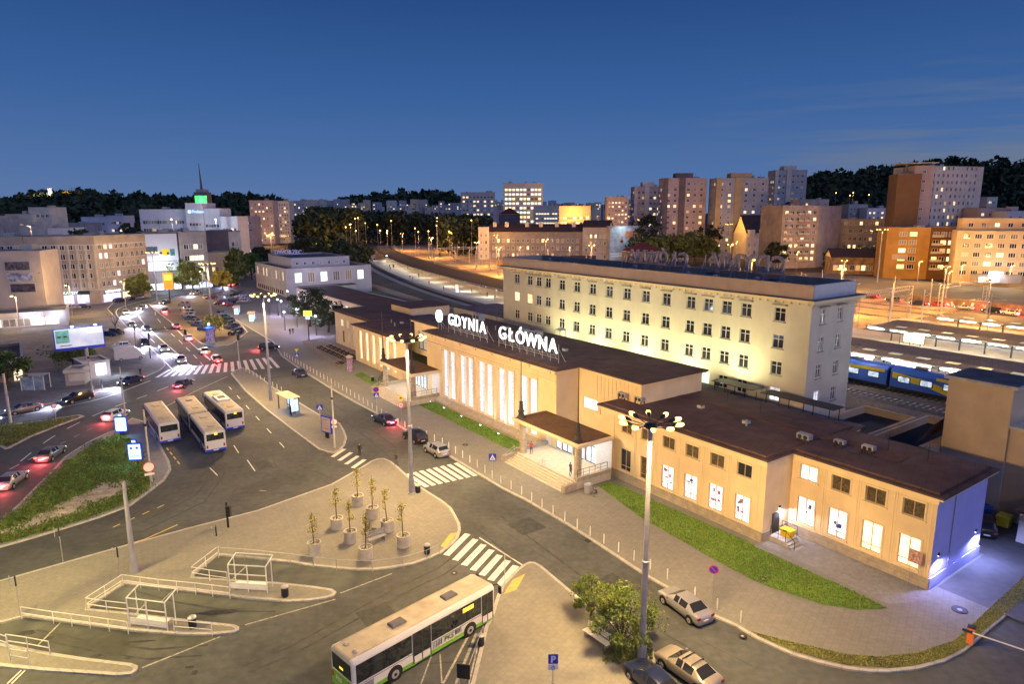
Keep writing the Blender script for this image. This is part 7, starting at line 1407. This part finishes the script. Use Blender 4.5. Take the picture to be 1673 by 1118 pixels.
def acunit(u, v, z, lab, s_=1.0):
    t = thing('rooftop_unit', lab, 'roof unit', (*S(u, v), z), SRZ, 'roof machinery of the station'); b = MB(); b.box(-.9*s_, .9*s_, -.5*s_, .5*s_, .35, 1.2*s_, M_steel); b.build('case', t); b = MB(); b.tube((-.4*s_, -.51*s_, .8*s_), (-.4*s_, -.54*s_, .8*s_), .3*s_, .3*s_, M_dark, 12); b.tube((.4*s_, -.51*s_, .8*s_), (.4*s_, -.54*s_, .8*s_), .3*s_, .3*s_, M_dark, 12); b.build('fans', t); b = MB(); [b.box(x-.05, x+.05, y-.05, y+.05, 0, .35, M_dark) for x in (-.7*s_, .7*s_) for y in (-.4*s_, .4*s_)]; b.build('legs', t)
acunit(33, -1.6, 8.5, 'twin fan unit on the long wing roof corner', .7); acunit(30.8, -1.2, 8.5, 'second fan unit on the long wing roof corner', .65); acunit(10, 3.5, 8.45, 'fan unit on the near wing roof by the step', .55); acunit(12.5, 1.8, 8.55, 'low flat unit at the joint of the wing roofs', .7); acunit(7.6, 4.0, 8.45, 'round-fanned unit on the near wing roof', .6)
acunit(60, 4, 11.2, 'pale unit on the hall roof behind the letters'); acunit(57.5, 4.5, 11.2, 'second pale unit on the hall roof behind the letters'); acunit(76, 6, 11.2, 'unit at the far end of the hall roof', 1.2)
t = thing('roof_aerial', 'lattice box aerial on the hall roof by the tall block corner', 'aerial', (*S(60, 11), 7.3), SRZ); b = MB(); b.box(-.7, .7, -.7, .7, 0, 1.3, W_pale); [b.tube((x, y, 1.3), (x, y, 4.2), .07, .07, W_pale) for x in (-.6, .6) for y in (-.6, .6)]; b.box(-.7, .7, -.7, .7, 4.2, 4.35, W_pale); b.build('cage', t)
# right-hand service buildings
t = thing('service_tower', 'cream stair tower with a flat dark roof beside the railway', 'building', (*S(7.6, 19), 0), SRZ); b = MB(); W_t = mat('tower_render', (.50, .38, .26), .9, .05, .4, stain=.1)
b.box(0, 5.6, 0, 5, 5.6, 13.2, W_t); b.box(0, 5.6, 0, 5, 0, 5.597, mat('tower_base_render', (.42, .41, .40), .9, .06, .4, stain=.15)); b.build('wall', t); b = MB(); b.box(-.35, 6.1, -.35, 5.4, 13.2, 13.5, M_conc); b.box(-.2, 5.9, -.2, 5.2, 13.503, 13.56, M_roofgrey); b.build('roof', t)
b = MB(); b.box(5.602, 14, .3, 6, 0, 9.3, W_t); b.box(5.4, 14.3, .0, 6.3, 9.303, 9.6, M_conc); b.build('lower_wing', t)
t = thing('flat_roofs', 'two low walled flat roofs between the tall block and the stair tower', 'building', (*S(20, 12.5), 0), SRZ); b = MB()
for x0, x1, y0, y1 in ((0, 6.2, 0, 15), (6.5, 12.2, 0, 17)):
    b.box(x0, x1, y0, y1, 0, 5.0, W_t); b.box(x0, x1, y0, y0+.3, 5.003, 5.9, W_t); b.box(x0, x1, y1-.3, y1, 5.003, 5.9, W_t); b.box(x0, x0+.3, y0+.3, y1-.3, 5.003, 5.9, W_t); b.box(x1-.3, x1, y0+.3, y1-.3, 5.003, 5.9, W_t); b.box(x0+.3, x1-.3, y0+.3, y1-.3, 5.003, 5.05, M_black)
b.build('wall', t)
t = thing('brown_lean_to', 'steep brown roof slab between flat roofs and stair tower', 'building', (*S(8.9, 17), 0), SRZ); b = MB(); b.prism([(0, 0), (1.2, 0), (1.2, 9), (0, 9)], 0, 6, W_t); b.build('wall', t); b = MB(); b.face([(-.2, -.3, 6.3), (1.25, -.3, 8.6), (1.25, 9.2, 10.0), (-.2, 9.2, 6.6)], M_roof); b.build('roof', t)
t = thing('garage', 'pale garage with a dark roof and slatted band behind the end wall', 'garage', (*S(-1.0, 15), .14), SRZ); b = MB(); b.box(0, 1.4, 0, 4, 0, 2.9, M_white); b.box(1.402, 6, .1, 4, 0, 2.9, M_dark); b.box(-.02, 6, -.06, -.003, 2.1, 2.6, M_conc); b.build('wall', t); b = MB(); b.box(-.3, 6.3, -.4, 4.3, 2.903, 3.1, M_roof); b.build('roof', t)
def skip_(u, v, m, lab):
    t = thing('waste_container', lab, 'waste container', (*S(u, v), .14), SRZ); b = MB(); b.loft([[(-.55*k, -.5*k, z), (.55*k, -.5*k, z), (.55*k, .5*k, z), (-.55*k, .5*k, z)] for k, z in ((.85, .12), (1, 1.1))], m); b.build('body', t); b = MB(); b.loft([[(-.6, -.55, 1.1), (.6, -.55, 1.1), (.6, .55, 1.1), (-.6, .55, 1.1)], [(-.5, -.4, 1.3), (.5, -.4, 1.3), (.5, .4, 1.3), (-.5, .4, 1.3)]], m); b.build('lid', t)
skip_(.8, 17.4, mat('container_yellow', (.6, .55, .05), .5, .05), 'yellow waste container beside the pale garage'); skip_(2.8, 18.2, mat('container_blue', (.03, .1, .4), .5, .05), 'blue waste container left of the yellow one')

for i, (p_, q_) in enumerate((((1500, 499), (1470, 496)), ((1530, 501), (1500, 499)), ((1575, 506), (1545, 503)), ((1620, 511), (1590, 508)), ((1650, 515), (1620, 511)), ((1460, 493), (1430, 490)), ((1425, 487), (1400, 484)), ((1600, 496), (1630, 499)))):
    car(['dark', 'red', 'silver', 'black', 'white', 'grey', 'red', 'silver'][i], p_, q_, ['dark blue', 'first red', 'silver', 'black', 'white', 'grey', 'second red', 'oncoming silver'][i]+' car on the far street beyond the platforms', 'r', 'cars on the far street beyond the tracks', z=zb+.02, name='car')
# ---- right-hand background
def bb(name, lab, a, b_, Y0, Y1, ty, depth, wm, front, sides=None, **k): return blk(name, lab, 'apartment building', XY(a, Y0), XY(b_, Y1), depth, HZ(ty, (Y0+Y1)/2, (a+b_)/2)-k.get('z0', 0), wm, front, sides, **k)
t = bb('ochre_block', 'six-storey ochre block with lit windows and a small banner', 1437, 1507, 296, 292, 372, 14, W_ochre, dict(c=2, r=5, z=4.6, dz=3.5, w=3.0, h=1.9, m=9, lit=.55, nx=3), None, rm=M_roofgrey, seed=20); b = MB(); b.box(3, 9, -.1, -.003, 8.6, 10.8, W_pink); b.build('banner', t)
bb('brown_block', 'dark brown block with balconies between ochre and cream blocks', 1507.5, 1550, 292, 289, 371, 14, mat('stucco_darkbrown', (.17, .085, .035), .9, .1, .4), dict(c=3, r=5, z=4.6, dz=3.5, w=2.2, h=1.9, m=1.0, lit=.5, nx=2), None, rm=M_roofgrey, seed=21)
balconies(bpy.data.objects['brown_block'], [.6], [4.2+3.5*i for i in range(5)], 4.2)
t = bb('cream_block', 'long cream block with banded triple windows above a lit pavilion', 1550, 1760, 268, 250, 378, 16, W_cream, dict(c=10, r=5, z=4.6, dz=3.55, w=2.4, h=1.7, m=2, lit=.07, nx=3), None, rm=M_roofgrey, seed=22, bands=[(3.4+3.55*i, .25, W_pale) for i in range(6)])
bb('cream_attic', 'set back attic storey on the cream block', 1556, 1760, 272, 256, 357, 10, W_cream, dict(c=9, r=1, z=1.4, dz=3, w=1.8, h=1.5, m=2, lit=.05), None, z0=21.8, seed=23)
t = thing('lit_pavilion', 'small shop pavilion with a brilliant white sign at the far street', 'shop', (*XY(1590, 258), zb), R(-8)); b = MB(); b.box(0, 16, 0, 5, 0, 3.2, W_grey); b.build('wall', t); b = MB(); b.box(4, 9, -.2, -.01, 3.3, 4.5, M_sign); b.build('lit_sign', t); b = MB(); b.box(4.5, 8, -.06, -.003, .5, 2.7, M_litb); b.box(.6, 3.2, -.06, -.003, .5, 2.4, M_litc); b.build('shop_windows', t); plight(t, (6.5, -2, 4), 1500, (.75, .88, 1), .4)
# high tower
t = bb('high_tower', 'tall pale residential tower on the right with a dark brown blank flank', 1490, 1579, 335, 345, 272, 20, W_pale, dict(c=10, r=12, z=12, dz=3.35, w=1.4, h=1.7, m=4, lit=.08), None, rm=M_roofgrey, seed=24)
t = blk('tower_flank', 'blank brown stair flank of the tall tower', 'apartment building', XY(1445, 336), XY(1483, 333), 18, HZ(284, 335, 1465), mat('flank_brown', (.22, .13, .06), .9, .06, .3), None, None, seed=25); t = blk('tower_core', 'pinkish concrete core of the tall tower with a flat rooftop slab', 'apartment building', XY(1471, 334), XY(1502, 332.5), 18, HZ(271, 334, 1485), W_pink, dict(c=1, r=9, z=12, dz=4.4, w=1.5, h=1.2, m=3, lit=0), None, seed=26); L_ = 9; b = MB(); b.box(-7, 10, -1, 12, HZ(267, 334, 1485), HZ(265.5, 334, 1485), W_pale); b.build('roof_slab', t)
bb('balcony_block', 'brown-grey block with many balconies and warm windows', 1268, 1326, 350, 356, 336, 18, W_brown, dict(c=6, r=8, z=4, dz=3.4, w=2.0, h=1.7, m=1.5, lit=.25), None, seed=27); balconies(bpy.data.objects['balcony_block'], [2.0, 9.3, 12.9], [3.6+3.4*i for i in range(8)], 3.0)
bb('balcony_block', 'plain grey flank right of the balcony block', 1326.5, 1361, 356, 372, 337, 14, W_grey, None, None, seed=28)
bb('street_block', 'grey-brown block with scattered lit windows beyond the trees', 1361, 1446, 376, 362, 358, 14, W_grey, dict(c=9, r=5, z=5, dz=4.2, w=1.6, h=1.9, m=2, lit=.25), None, seed=29)
for a_, b_, Yq, ty, wm_, l_ in ((1372, 1402, 450, 334, W_blue, 'bluish roof-level block behind the street block'), (1402, 1438, 440, 340, W_white, 'pale roof-level block behind the street block'), (1290, 1340, 430, 326, W_grey, 'small grey block just above the balcony block'), (1580, 1640, 330, 340, W_pink, 'low pinkish block above the cream attic'), (1625, 1700, 320, 345, W_white, 'low pale block above the cream attic edge'), (1590, 1607, 400, 322, W_pale, 'small house on the wooded hill')):
    blk('background_block', l_, 'building', XY(a_, Yq), XY(b_, Yq), 12, HZ(ty, Yq, a_), wm_, dict(c=5, r=4, z=(HZ(ty, Yq, a_))-13, dz=3.1, w=1.5, h=1.3, m=1.2, lit=.2), None, seed=a_)
# point blocks
def tower(a, b_, Y, ty, wm, wm2, lab, sd, rows=12):
    A_, B_ = XY(a, Y), XY(b_, Y); H = HZ(ty, Y, a); L_ = B_[0]-A_[0]; t = blk('point_block', lab, 'apartment building', A_, B_, 16, H, wm, dict(c=6, r=rows, z=3, dz=(H-4)/rows, w=1.9, h=1.7, m=2.5, lit=.15), dict(c=3, r=rows, z=3, dz=(H-4)/rows, w=1.8, h=1.6, m=3, lit=.1), seed=sd); b = MB(); b.box(L_*.36, L_*.5, -.5, -.004, 0, H+.5, wm2); b.box(0, L_*.1, -.25, -.004, 0, H, wm2); b.box(L_*.3, L_*.7, 3, 12, H+.16, H+3.4, wm2); b.build('stair_bay', t); return t
tower(1077, 1145, 455, 291, W_pink, W_dark, 'mauve point block with a dark central stair bay', 31, 13); tower(1031, 1077, 500, 305, W_pink, W_pale, 'lower mauve point block half hidden by its neighbour', 32, 11); tower(1160, 1242, 445, 291, W_blue, W_yel, 'blue-grey point block with yellow flanks and lit stair windows', 33, 13); tower(1252, 1302, 540, 278, W_blue, W_pale, 'distant point block before the wooded hill', 34, 13)
# long tenement in the middle
t = blk('long_tenement', 'long grey tenement with dark steep roof and few lit windows', 'apartment building', XY(800, 400), XY(950, 392), 14, HZ(379, 396), W_dark2, dict(c=18, r=3, z=3.5, dz=4.2, w=1.4, h=2.0, m=2, lit=.12), None, R_dark, roofkind='gable', rh=4.5, seed=35); LT = math.dist(XY(800, 400), XY(950, 392))
for f in (.05, .18, .4, .55, .72, .9): b = MB(); b.box(LT*f-1, LT*f+1.2, 4, 5.0, HZ(379, 396)+1.2, HZ(379, 396)+5.6, W_pale); b.build('chimney', t)
blk('tenement_end', 'tall lit white corner strip of the long tenement', 'apartment building', XY(783, 398), XY(800, 398), 14, HZ(371, 398), W_pale, dict(c=2, r=4, z=3, dz=4, w=1.4, h=1.9, m=1, lit=.1), None, seed=36); blk('tenement_wing', 'greyish tenement wing beside the lit mural', 'apartment building', XY(950, 390), XY(992, 386), 14, HZ(372, 388), W_grey, dict(c=5, r=4, z=3, dz=3.9, w=1.3, h=1.9, m=1.5, lit=.35), None, R_dark, roofkind='gable', rh=4, seed=37)
# mural
Am, Bm = XY(993, 384), XY(1039, 392); t = thing('mural_wall', 'brightly lit gable mural with a bearded face against sky blue', 'mural', (*Am, 0), math.atan2(Bm[1]-Am[1], Bm[0]-Am[0])); LM = math.dist(Am, Bm); HM = HZ(369, 388, 1015); b = MB(); b.box(0, LM, 0, 12, 0, HM, W_grey); b.build('wall', t)
b = MB(); b.box(.3, LM-.3, -.1, -.003, 3.5, HM-.4, mat('mural_sky', (.35, .45, .52), .8, .25, .3)); b.box(LM*.55, LM-.4, -.12, -.103, HM-7, HM-3, mat('mural_sunset', (.5, .22, .12), .8, .2, .5)); b.lathe([(0, -2.6), (1.2, -2.2), (1.8, -.6), (1.7, 1.2), (1.1, 2.3), (0, 2.6)], mat('mural_face', (.42, .32, .26), .8, .3, 1.2), 16, (LM*.42, 1.45, HM-7.2)); b.box(.5, LM-.5, -.125, -.106, 5.5, 6.2, M_white); b.box(1.5, LM-3, -.125, -.106, 4.3, 4.9, M_white); b.box(LM*.42-1.0, LM*.42+1.0, -.42, -.38, HM-9.2, HM-8.2, R_red); b.build('painted_panel', t)
l_ = plight(t, (LM*.4, -6, HM+1), 2200, (.85, .95, 1.0), .5, 'SPOT', angle=R(120)); aim(l_, (0, 1, -1.2)); plight(t, (3, -5, 2), 500, (.7, .85, 1), .4)
t = blk('red_roof_house', 'low house with a broad dark red hipped roof in front of the mural', 'house', XY(1034, 330), XY(1078, 334), 14, HZ(413, 330), W_dark, None, None, mat('tile_maroon', (.10, .025, .03), .85, .2, .6), roofkind='hip', rh=4.5, seed=38); t = blk('gabled_house', 'old white house with steep dark gabled roofs and arched lit windows', 'house', XY(1212, 420), XY(1250, 424), 14, 16, W_pale, dict(c=4, r=2, z=2.5, dz=5, w=1.6, h=2.6, m=1.6, lit=.4), None, R_dark, roofkind='gable', rh=11, seed=39)
b = MB(); [b.prism([(x, -1.0), (x+4.4, -1.0), (x+4.4, 3), (x, 3)], 14, 18, W_pale) or b.face([(x-.3, -1.3, 18), (x+4.7, -1.3, 18), (x+2.2, -1.3, 21.5)], R_dark) or b.face([(x-.3, -1.3, 18), (x+2.2, -1.3, 21.5), (x+2.2, 4, 21.5), (x-.3, 4, 18)], R_dark) or b.face([(x+2.2, -1.3, 21.5), (x+4.7, -1.3, 18), (x+4.7, 4, 18), (x+2.2, 4, 21.5)], R_dark) for x in (1, 9)]; b.build('dormers', t)
blk('yard_shed', 'small gabled shed by the yard before the tenement', 'shed', XY(925, 330), XY(972, 330), 14, 5, W_grey, None, None, R_dark, roofkind='gable', rh=3, seed=40); blk('yard_building', 'flat ochre yard building with a row of lit windows', 'shed', XY(815, 330), XY(902, 330), 10, 6, W_ochre, dict(c=12, r=1, z=2, dz=3, w=1.6, h=1.8, m=1, lit=.5), None, seed=41)
blk('street_shed', 'low building with a yellow lit end below the balcony block', 'shed', XY(1352, 318), XY(1430, 314), 12, 8, mat('shed_mix', (.25, .18, .12), .9, .3, .4), dict(c=8, r=1, z=2, dz=3, w=2, h=2.4, m=1, lit=.5), None, R_dark, roofkind='gable', rh=4, seed=42)
# offices on the centre skyline
blk('skyline_office', 'office block with all floors lit on the skyline', 'office building', XY(823, 800), XY(886, 800), 20, HZ(299, 800), W_pale, dict(c=10, r=10, z=6, dz=5.2, w=3.4, h=2.6, m=2, lit=.75, lm=[M_litg, M_litc, M_lity], nx=1), None, seed=43); blk('skyline_office', 'dim modern office block left of the lit one', 'office building', XY(756, 780), XY(810, 780), 20, HZ(314, 780), W_blue, dict(c=9, r=9, z=6, dz=4.8, w=2.6, h=2.0, m=2, lit=.2, lm=[M_lity]), None, seed=44)
blk('skyline_office', 'low lit annex right of the bright office block', 'office building', XY(872, 740), XY(912, 740), 20, HZ(336, 740), W_pale, dict(c=8, r=5, z=6, dz=5, w=2.6, h=1.6, m=2, lit=.8, lm=[M_litc]), None, seed=45); blk('pinnacled_block', 'orange-brown apartment block on the centre skyline', 'apartment building', XY(988, 900), XY(1022, 900), 20, HZ(322, 900), W_pink, dict(c=6, r=8, z=4, dz=5, w=2.4, h=2, m=2, lit=.45), None, seed=46)
t = blk('red_roof_block', 'block with a red tiled roof left of the lit offices', 'building', XY(816, 560), XY(850, 560), 16, HZ(350, 560), W_dark, None, None, R_red, roofkind='hip', rh=5, seed=47)
blk('orange_plant', 'orange-lit industrial hall on the skyline', 'building', XY(912, 900), XY(962, 900), 25, HZ(337, 900), W_cream, dict(c=9, r=3, z=5, dz=7, w=4, h=3, m=2, lit=.6), None, seed=48); plight(None, (XY(935, 890)[0], 880, 25), 60000, SOD, 2)
random.seed(77)
for i in range(52):
    px = 500+i*10.4+random.uniform(-3, 3); Y = random.uniform(1300, 2100); wd = random.uniform(7, 16); ty = random.uniform(325, 338)
    if 740 < px < 900 and ty > 330: ty -= 4
    blk('city_house', 'tiny pale building in the distant hazy skyline', 'building', XY(px, Y), XY(px+wd, Y), 25, max(10, HZ(ty, Y, px)), random.choice([W_pink, W_pale, W_grey, W_blue, W_cream]), dict(c=3, r=3, z=HZ(340, Y, px)-3 if HZ(340, Y, px) > 10 else 6, dz=5, w=3.5, h=2.5, m=3, lit=.16), None, group='distant buildings of the city skyline', seed=i)
# ---- woods and hills
def hill(name, pts, Y0, Y1, m=None):
    mb = MB(); n = len(pts)
    for i in range(n-1):
        (pa, ya), (pb, yb_) = pts[i], pts[i+1]; a0, b0 = XY(pa, Y0), XY(pb, Y0); za, zb2 = HZ(ya, Y1, pa)-9, HZ(yb_, Y1, pb)-9; a1, b1 = XY(pa, Y1), XY(pb, Y1); a2, b2 = XY(pa, Y1+600), XY(pb, Y1+600)
        mb.face([(*a0, -1), (*b0, -1), (*b1, zb2), (*a1, za)], M_ground); mb.face([(*a1, za), (*b1, zb2), (*b2, -1), (*a2, -1)], M_ground)
    struct(name, mb)
def wood(name, lab, pts, Y0, Y1, n, hcr, sz, leaf=M_leafd, k=26, seed=1, orange=0):
    random.seed(seed); mb = MB(); n_ = len(pts)
    for i in range(n):
        f = random.random()*(n_-1); j = min(int(f), n_-2); r_ = f-j; px = pts[j][0]+(pts[j+1][0]-pts[j][0])*r_; py = pts[j][1]+(pts[j+1][1]-pts[j][1])*r_; q = random.random()**.7; Y = Y0+(Y1-Y0)*q; zt = (HZ(py, Y1, px)-9)*q; x = AT(px, 400, Y)[0]; R_ = hcr*random.uniform(.6, 1.15)
        for s_ in range(k): d = Vector((random.gauss(0, 1), random.gauss(0, 1), random.gauss(0, 1))).normalized(); mb.leaf((x+d.x*R_*.8, Y+d.y*R_*.8, max(0, zt)+R_*1.0+d.z*R_), 0, leaf, sz*random.uniform(.6, 1.3))
    tag(mb.build(name), lab, 'wood', None, 'stuff')
hl = [(-80, 350), (0, 336), (50, 326), (100, 319), (160, 321), (220, 326), (280, 329), (330, 331), (380, 325), (430, 328), (470, 336)]; hill('hill_west', hl, 700, 1200); wood('hillside_wood', 'dark wooded hill on the left skyline', hl, 700, 1200, 1150, 10, 5.5, seed=3)
hr = [(1180, 336), (1240, 326), (1290, 302), (1340, 290), (1400, 283), (1440, 280), (1500, 270), (1560, 266), (1640, 268), (1720, 272), (1800, 280)]; hill('hill_east', hr, 520, 820); wood('hillside_wood', 'dark wooded hill behind the right-hand towers', hr, 520, 820, 1500, 8, 3.6, seed=4, k=30)
hc = [(560, 336), (620, 328), (680, 323), (740, 328), (800, 334)]; hill('hill_north', hc, 2300, 2900); wood('hillside_wood', 'low far hill on the centre skyline', hc, 2300, 2900, 300, 22, 13, seed=5)
_wm = [(485, 358), (520, 338), (560, 338), (620, 345), (680, 348), (740, 352), (790, 356)]
random.seed(9); mb = MB()
for i in range(760):
    px = random.uniform(488, 800); Y = random.uniform(430, 640); ty = 338+max(0, px-540)*.055+random.uniform(0, 14)+(12 if px < 505 else 0); x, _, z = AT(px, ty, Y); R_ = random.uniform(3.5, 6)
    if px > 585 and Y < 560 and px < 720: continue
    for s_ in range(46): d = Vector((random.gauss(0, 1), random.gauss(0, 1), random.gauss(0, 1))).normalized(); zz = random.random()*max(3, z-R_); mb.leaf((x+d.x*R_, Y+d.y*R_, max(.5, (z-R_ if s_ < 30 else zz)+d.z*R_)), 0, M_leafd, 1.7*random.uniform(.6, 1.3))
tag(mb.build('town_wood'), 'broad dark wood between the slabs and the railway yard', 'wood', None, 'stuff')
tl = [((XY(8, 330)), 20, 5, 'dark poplar-like tree at the left frame edge'), (XY(34, 325), 19, 5, 'dark tree left of the cream block'), (XY(143, 330), 22, 6, 'tall dark tree rising above the brown tenement'), (XY(222, 340), 25, 4, 'left dark poplar before the white offices'), (XY(236, 342), 25, 3.5, 'right dark poplar before the white offices'), (XY(88, 330), 14, 3, 'small dark tree before the cream block')]
for i, (p_, h_, r_, l_) in enumerate(tl): bigtree((*p_, 0), h_, r_, l_, 900, M_leafd, None, 60+i, .4, .15, .9, squash=1.4)
tr_ = [(XY(1055, 420), 27, 10, 'large dark tree left of the mauve point block', M_leafd), (XY(1062, 372), 15, 9, 'orange-lit bush right of the mural', M_leafo), (XY(1108, 380), 16, 10, 'wide brownish tree under the mauve block', M_leafo), (XY(1150, 385), 14, 8, 'low brown tree before the yellow-flanked tower', M_leafo), (XY(1040, 385), 20, 8, 'dark tree rising behind the mural', M_leafd), (XY(1085, 385), 17, 10, 'orange-lit tree below the mauve block', M_leafo), (XY(1130, 390), 18, 10, 'broad olive tree between the sodium lamps', M_leafo), (XY(1150, 405), 22, 9, 'dark tree left of the yellow-flanked tower', M_leafd), (XY(1232, 500), 30, 7, 'tall dark poplar before the distant point block', M_leafd), (XY(1278, 470), 36, 8, 'tallest dark poplar before the wooded hill', M_leafd), (XY(1262, 350), 14, 6, 'dark tree beside the gabled house', M_leafd), (XY(1412, 340), 12, 6, 'green tree at the foot of the street block', M_leaf), (XY(1395, 338), 11, 5, 'green tree by the low lit shed', M_leaf), (XY(1350, 335), 10, 4, 'small tree below the grey flank', M_leaf), (XY(1340, 480), 38, 9, 'dark poplar on the slope behind the balcony block', M_leafd), (XY(1362, 490), 37, 8, 'second dark poplar on the slope', M_leafd),
    (XY(300, 262), 12, 6, 'yellow-lit street tree before the grey block', M_leafo), (XY(318, 258), 11, 5, 'second yellow-lit street tree before the grey block', M_leafo), (XY(392, 285), 15, 5, 'tall thin tree by the narrow pale house', M_leafo), (XY(415, 300), 12, 6, 'green tree in front of the annex', M_leaf), (XY(366, 262), 8, 4, 'low golden tree by the curved street', M_leafy), (XY(380, 268), 8, 4, 'green golden tree beside the curved street', M_leafo), (XY(432, 330), 13, 6, 'dark tree behind the annex corner', M_leafd), (XY(560, 300), 17, 9, 'broad dark tree behind the annex', M_leafd), (XY(590, 320), 15, 8, 'dark tree where the curved canopy begins', M_leafd), (XY(223, 232), 8, 3, 'small street tree before the orange-lit wing', M_leafo), (XY(236, 236), 9, 3, 'second street tree before the orange-lit wing', M_leafo), (XY(508, 330), 18, 9, 'dark tree before the wood above the annex roof', M_leafd)]
for i, (p_, h_, r_, l_, lf) in enumerate(tr_): bigtree((*p_, 0), h_, r_, l_, 1700, lf, None, 80+i, .3, .12, .75 if h_ > 12 else .5)
# monument on the left hill
t = thing('hilltop_monument', 'white lit monument pillar on the left hill', 'monument', (*XY(107, 1130), 40)); b = MB(); zz = HZ(305, 1130); b.tube((0, 0, 0), (0, 0, zz-40), 2.2, 3.2, W_pale, 8); b.build('pillar', t); plight(t, (0, -14, zz-50), 42000, (1, .85, .7), 1)
for i, px in enumerate((101, 113, 121)): x, _, z_ = AT(px, 328, 1120); streetlamp((x, 1100, z_-8), 'orange lamp at the foot of the hilltop monument', 8, 16000, heads=2, group='lamps round the hilltop monument')

# street lamps added between the blocks behind to brighten the background
for px, Y, h, e, c_, l_ in ((1100, 425, 11, 8000, SOD, 'below the mauve point block'), (1200, 410, 11, 7000, SOD, 'below the yellow-flanked tower'), (1300, 325, 10, 6000, SOD, 'before the balcony block'), (1390, 335, 10, 5000, SOD, 'before the street block'), (1500, 262, 10, 8000, SOD, 'before the ochre block'), (1570, 245, 10, 7000, WARM, 'before the cream block'), (1650, 240, 10, 7000, WARM, 'before the cream block at the frame edge'), (850, 360, 11, 4500, WARM, 'before the long tenement'), (930, 352, 11, 4500, WARM, 'before the tenement wing'),
    (450, 590, 11, 8000, SOD, 'below the pink slab'), (500, 610, 11, 8000, WARM, 'below the blue-grey slab'), (110, 195, 9, 4500, WARM, 'before the long brown tenement'), (200, 205, 9, 4500, WARM, 'before the brown corner wing'), (20, 170, 9, 3250, WARM, 'before the poster gable'), (330, 240, 9, 4500, WARM, 'before the grey block'), (60, 300, 24, 10000, WARM, 'between the blocks behind the brown tenement'), (290, 370, 26, 6160, (.8, .85, 1), 'before the white office block'), (360, 375, 26, 6160, (.8, .85, 1), 'before the stepped white block')):
    x = AT(px, 450, Y)[0]; t = thing('added_street_lamp', 'added small street lamp ' + l_, 'street lamp', (x, Y, 0), 0, 'added background street lamps'); b = MB(); b.tube((0, 0, 0), (0, 0, h), .12, .08, M_pole, 8); b.tube((0, 0, h), (0, -1.4, h+.3), .06, .05, M_pole, 6); b.build('pole', t); b = MB(); b.loft([[(x_*k, -1.3+y_*k, z_) for x_, y_ in ((-.2, -.4), (.2, -.4), (.2, .3), (-.2, .3))] for k, z_ in ((.8, h+.12), (1, h+.3), (.6, h+.4))], M_lampo if c_ is SOD else M_lamp); b.build('lamp_head', t); plight(t, (0, -1.3, h-.1), e, c_, .12)

random.seed(91)
for i in range(18):
    u = random.choice([random.uniform(1.5, 11), random.uniform(14, 32), random.uniform(43, 73), random.uniform(86, 105)]); z = 8.36+.02 if u < 12.4 else (8.44 if u < 34 else (11.2 if u < 75 else 7.8)); v = random.uniform(1, 7.5); k = i % 3; b = MB()
    if k == 0: b.tube((0, 0, 0), (0, 0, .55), .09, .09, M_steel, 8); b.lathe([(.16, .55), (.16, .6), (0, .7)], M_steel, 8)
    elif k == 1: b.box(-.3, .3, -.3, .3, 0, .35, M_conc); b.box(-.35, .35, -.35, .35, .353, .42, M_dark)
    else: b.tube((0, 0, 0), (0, 0, 1.6), .03, .02, M_dark, 6); b.tube((-.4, 0, 1.3), (.4, 0, 1.3), .02, .02, M_dark, 5); b.tube((-.3, 0, 1.0), (.3, 0, 1.0), .02, .02, M_dark, 5)
    tag(b.build(['vent_pipe', 'roof_cowl', 'aerial'][k], None, (*S(u, v), z), SRZ), ['thin steel vent pipe on the station roofs', 'small square cowl on the station roofs', 'thin aerial on the station roofs'][k], ['vent pipe', 'roof cowl', 'aerial'][k], ['vent pipes on the station roofs', 'cowls on the station roofs', 'aerials on the station roofs'][k])

random.seed(123)
for i in range(30):
    px = random.uniform(560, 790) if i < 18 else (random.uniform(330, 430) if i < 22 else random.uniform(1330, 1660)); Y = random.uniform(418, 428) if i < 18 else (random.uniform(520, 560) if i < 22 else random.uniform(480, 520)); py = random.uniform(356, 384) if i < 18 else (random.uniform(366, 385) if i < 22 else random.uniform(300, 345))
    x, _, z_ = AT(px, py, Y); h = max(7, z_); t = thing('distant_lamp', ['small warm lamp before the broad dark wood', 'small warm lamp beyond the town houses on the left', 'small warm lamp on the wooded slope at the right'][0 if i < 18 else (1 if i < 22 else 2)], 'street lamp', (x, Y, 0), 0, ['lamps before the dark wood', 'lamps beyond the town houses', 'lamps on the wooded slope'][0 if i < 18 else (1 if i < 22 else 2)])
    b = MB(); b.tube((0, 0, 0), (0, 0, h), .1, .07, M_pole, 5); b.build('pole', t); b = MB(); b.lathe([(0, h), (.32, h+.1), (.36, h+.4), (.2, h+.62), (0, h+.66)], M_lampo if i % 3 else M_lamp, 8); b.build('lamp_head', t)
    if i % 3 == 0: plight(t, (0, -.8, h-.3), 1800, SOD, .1)
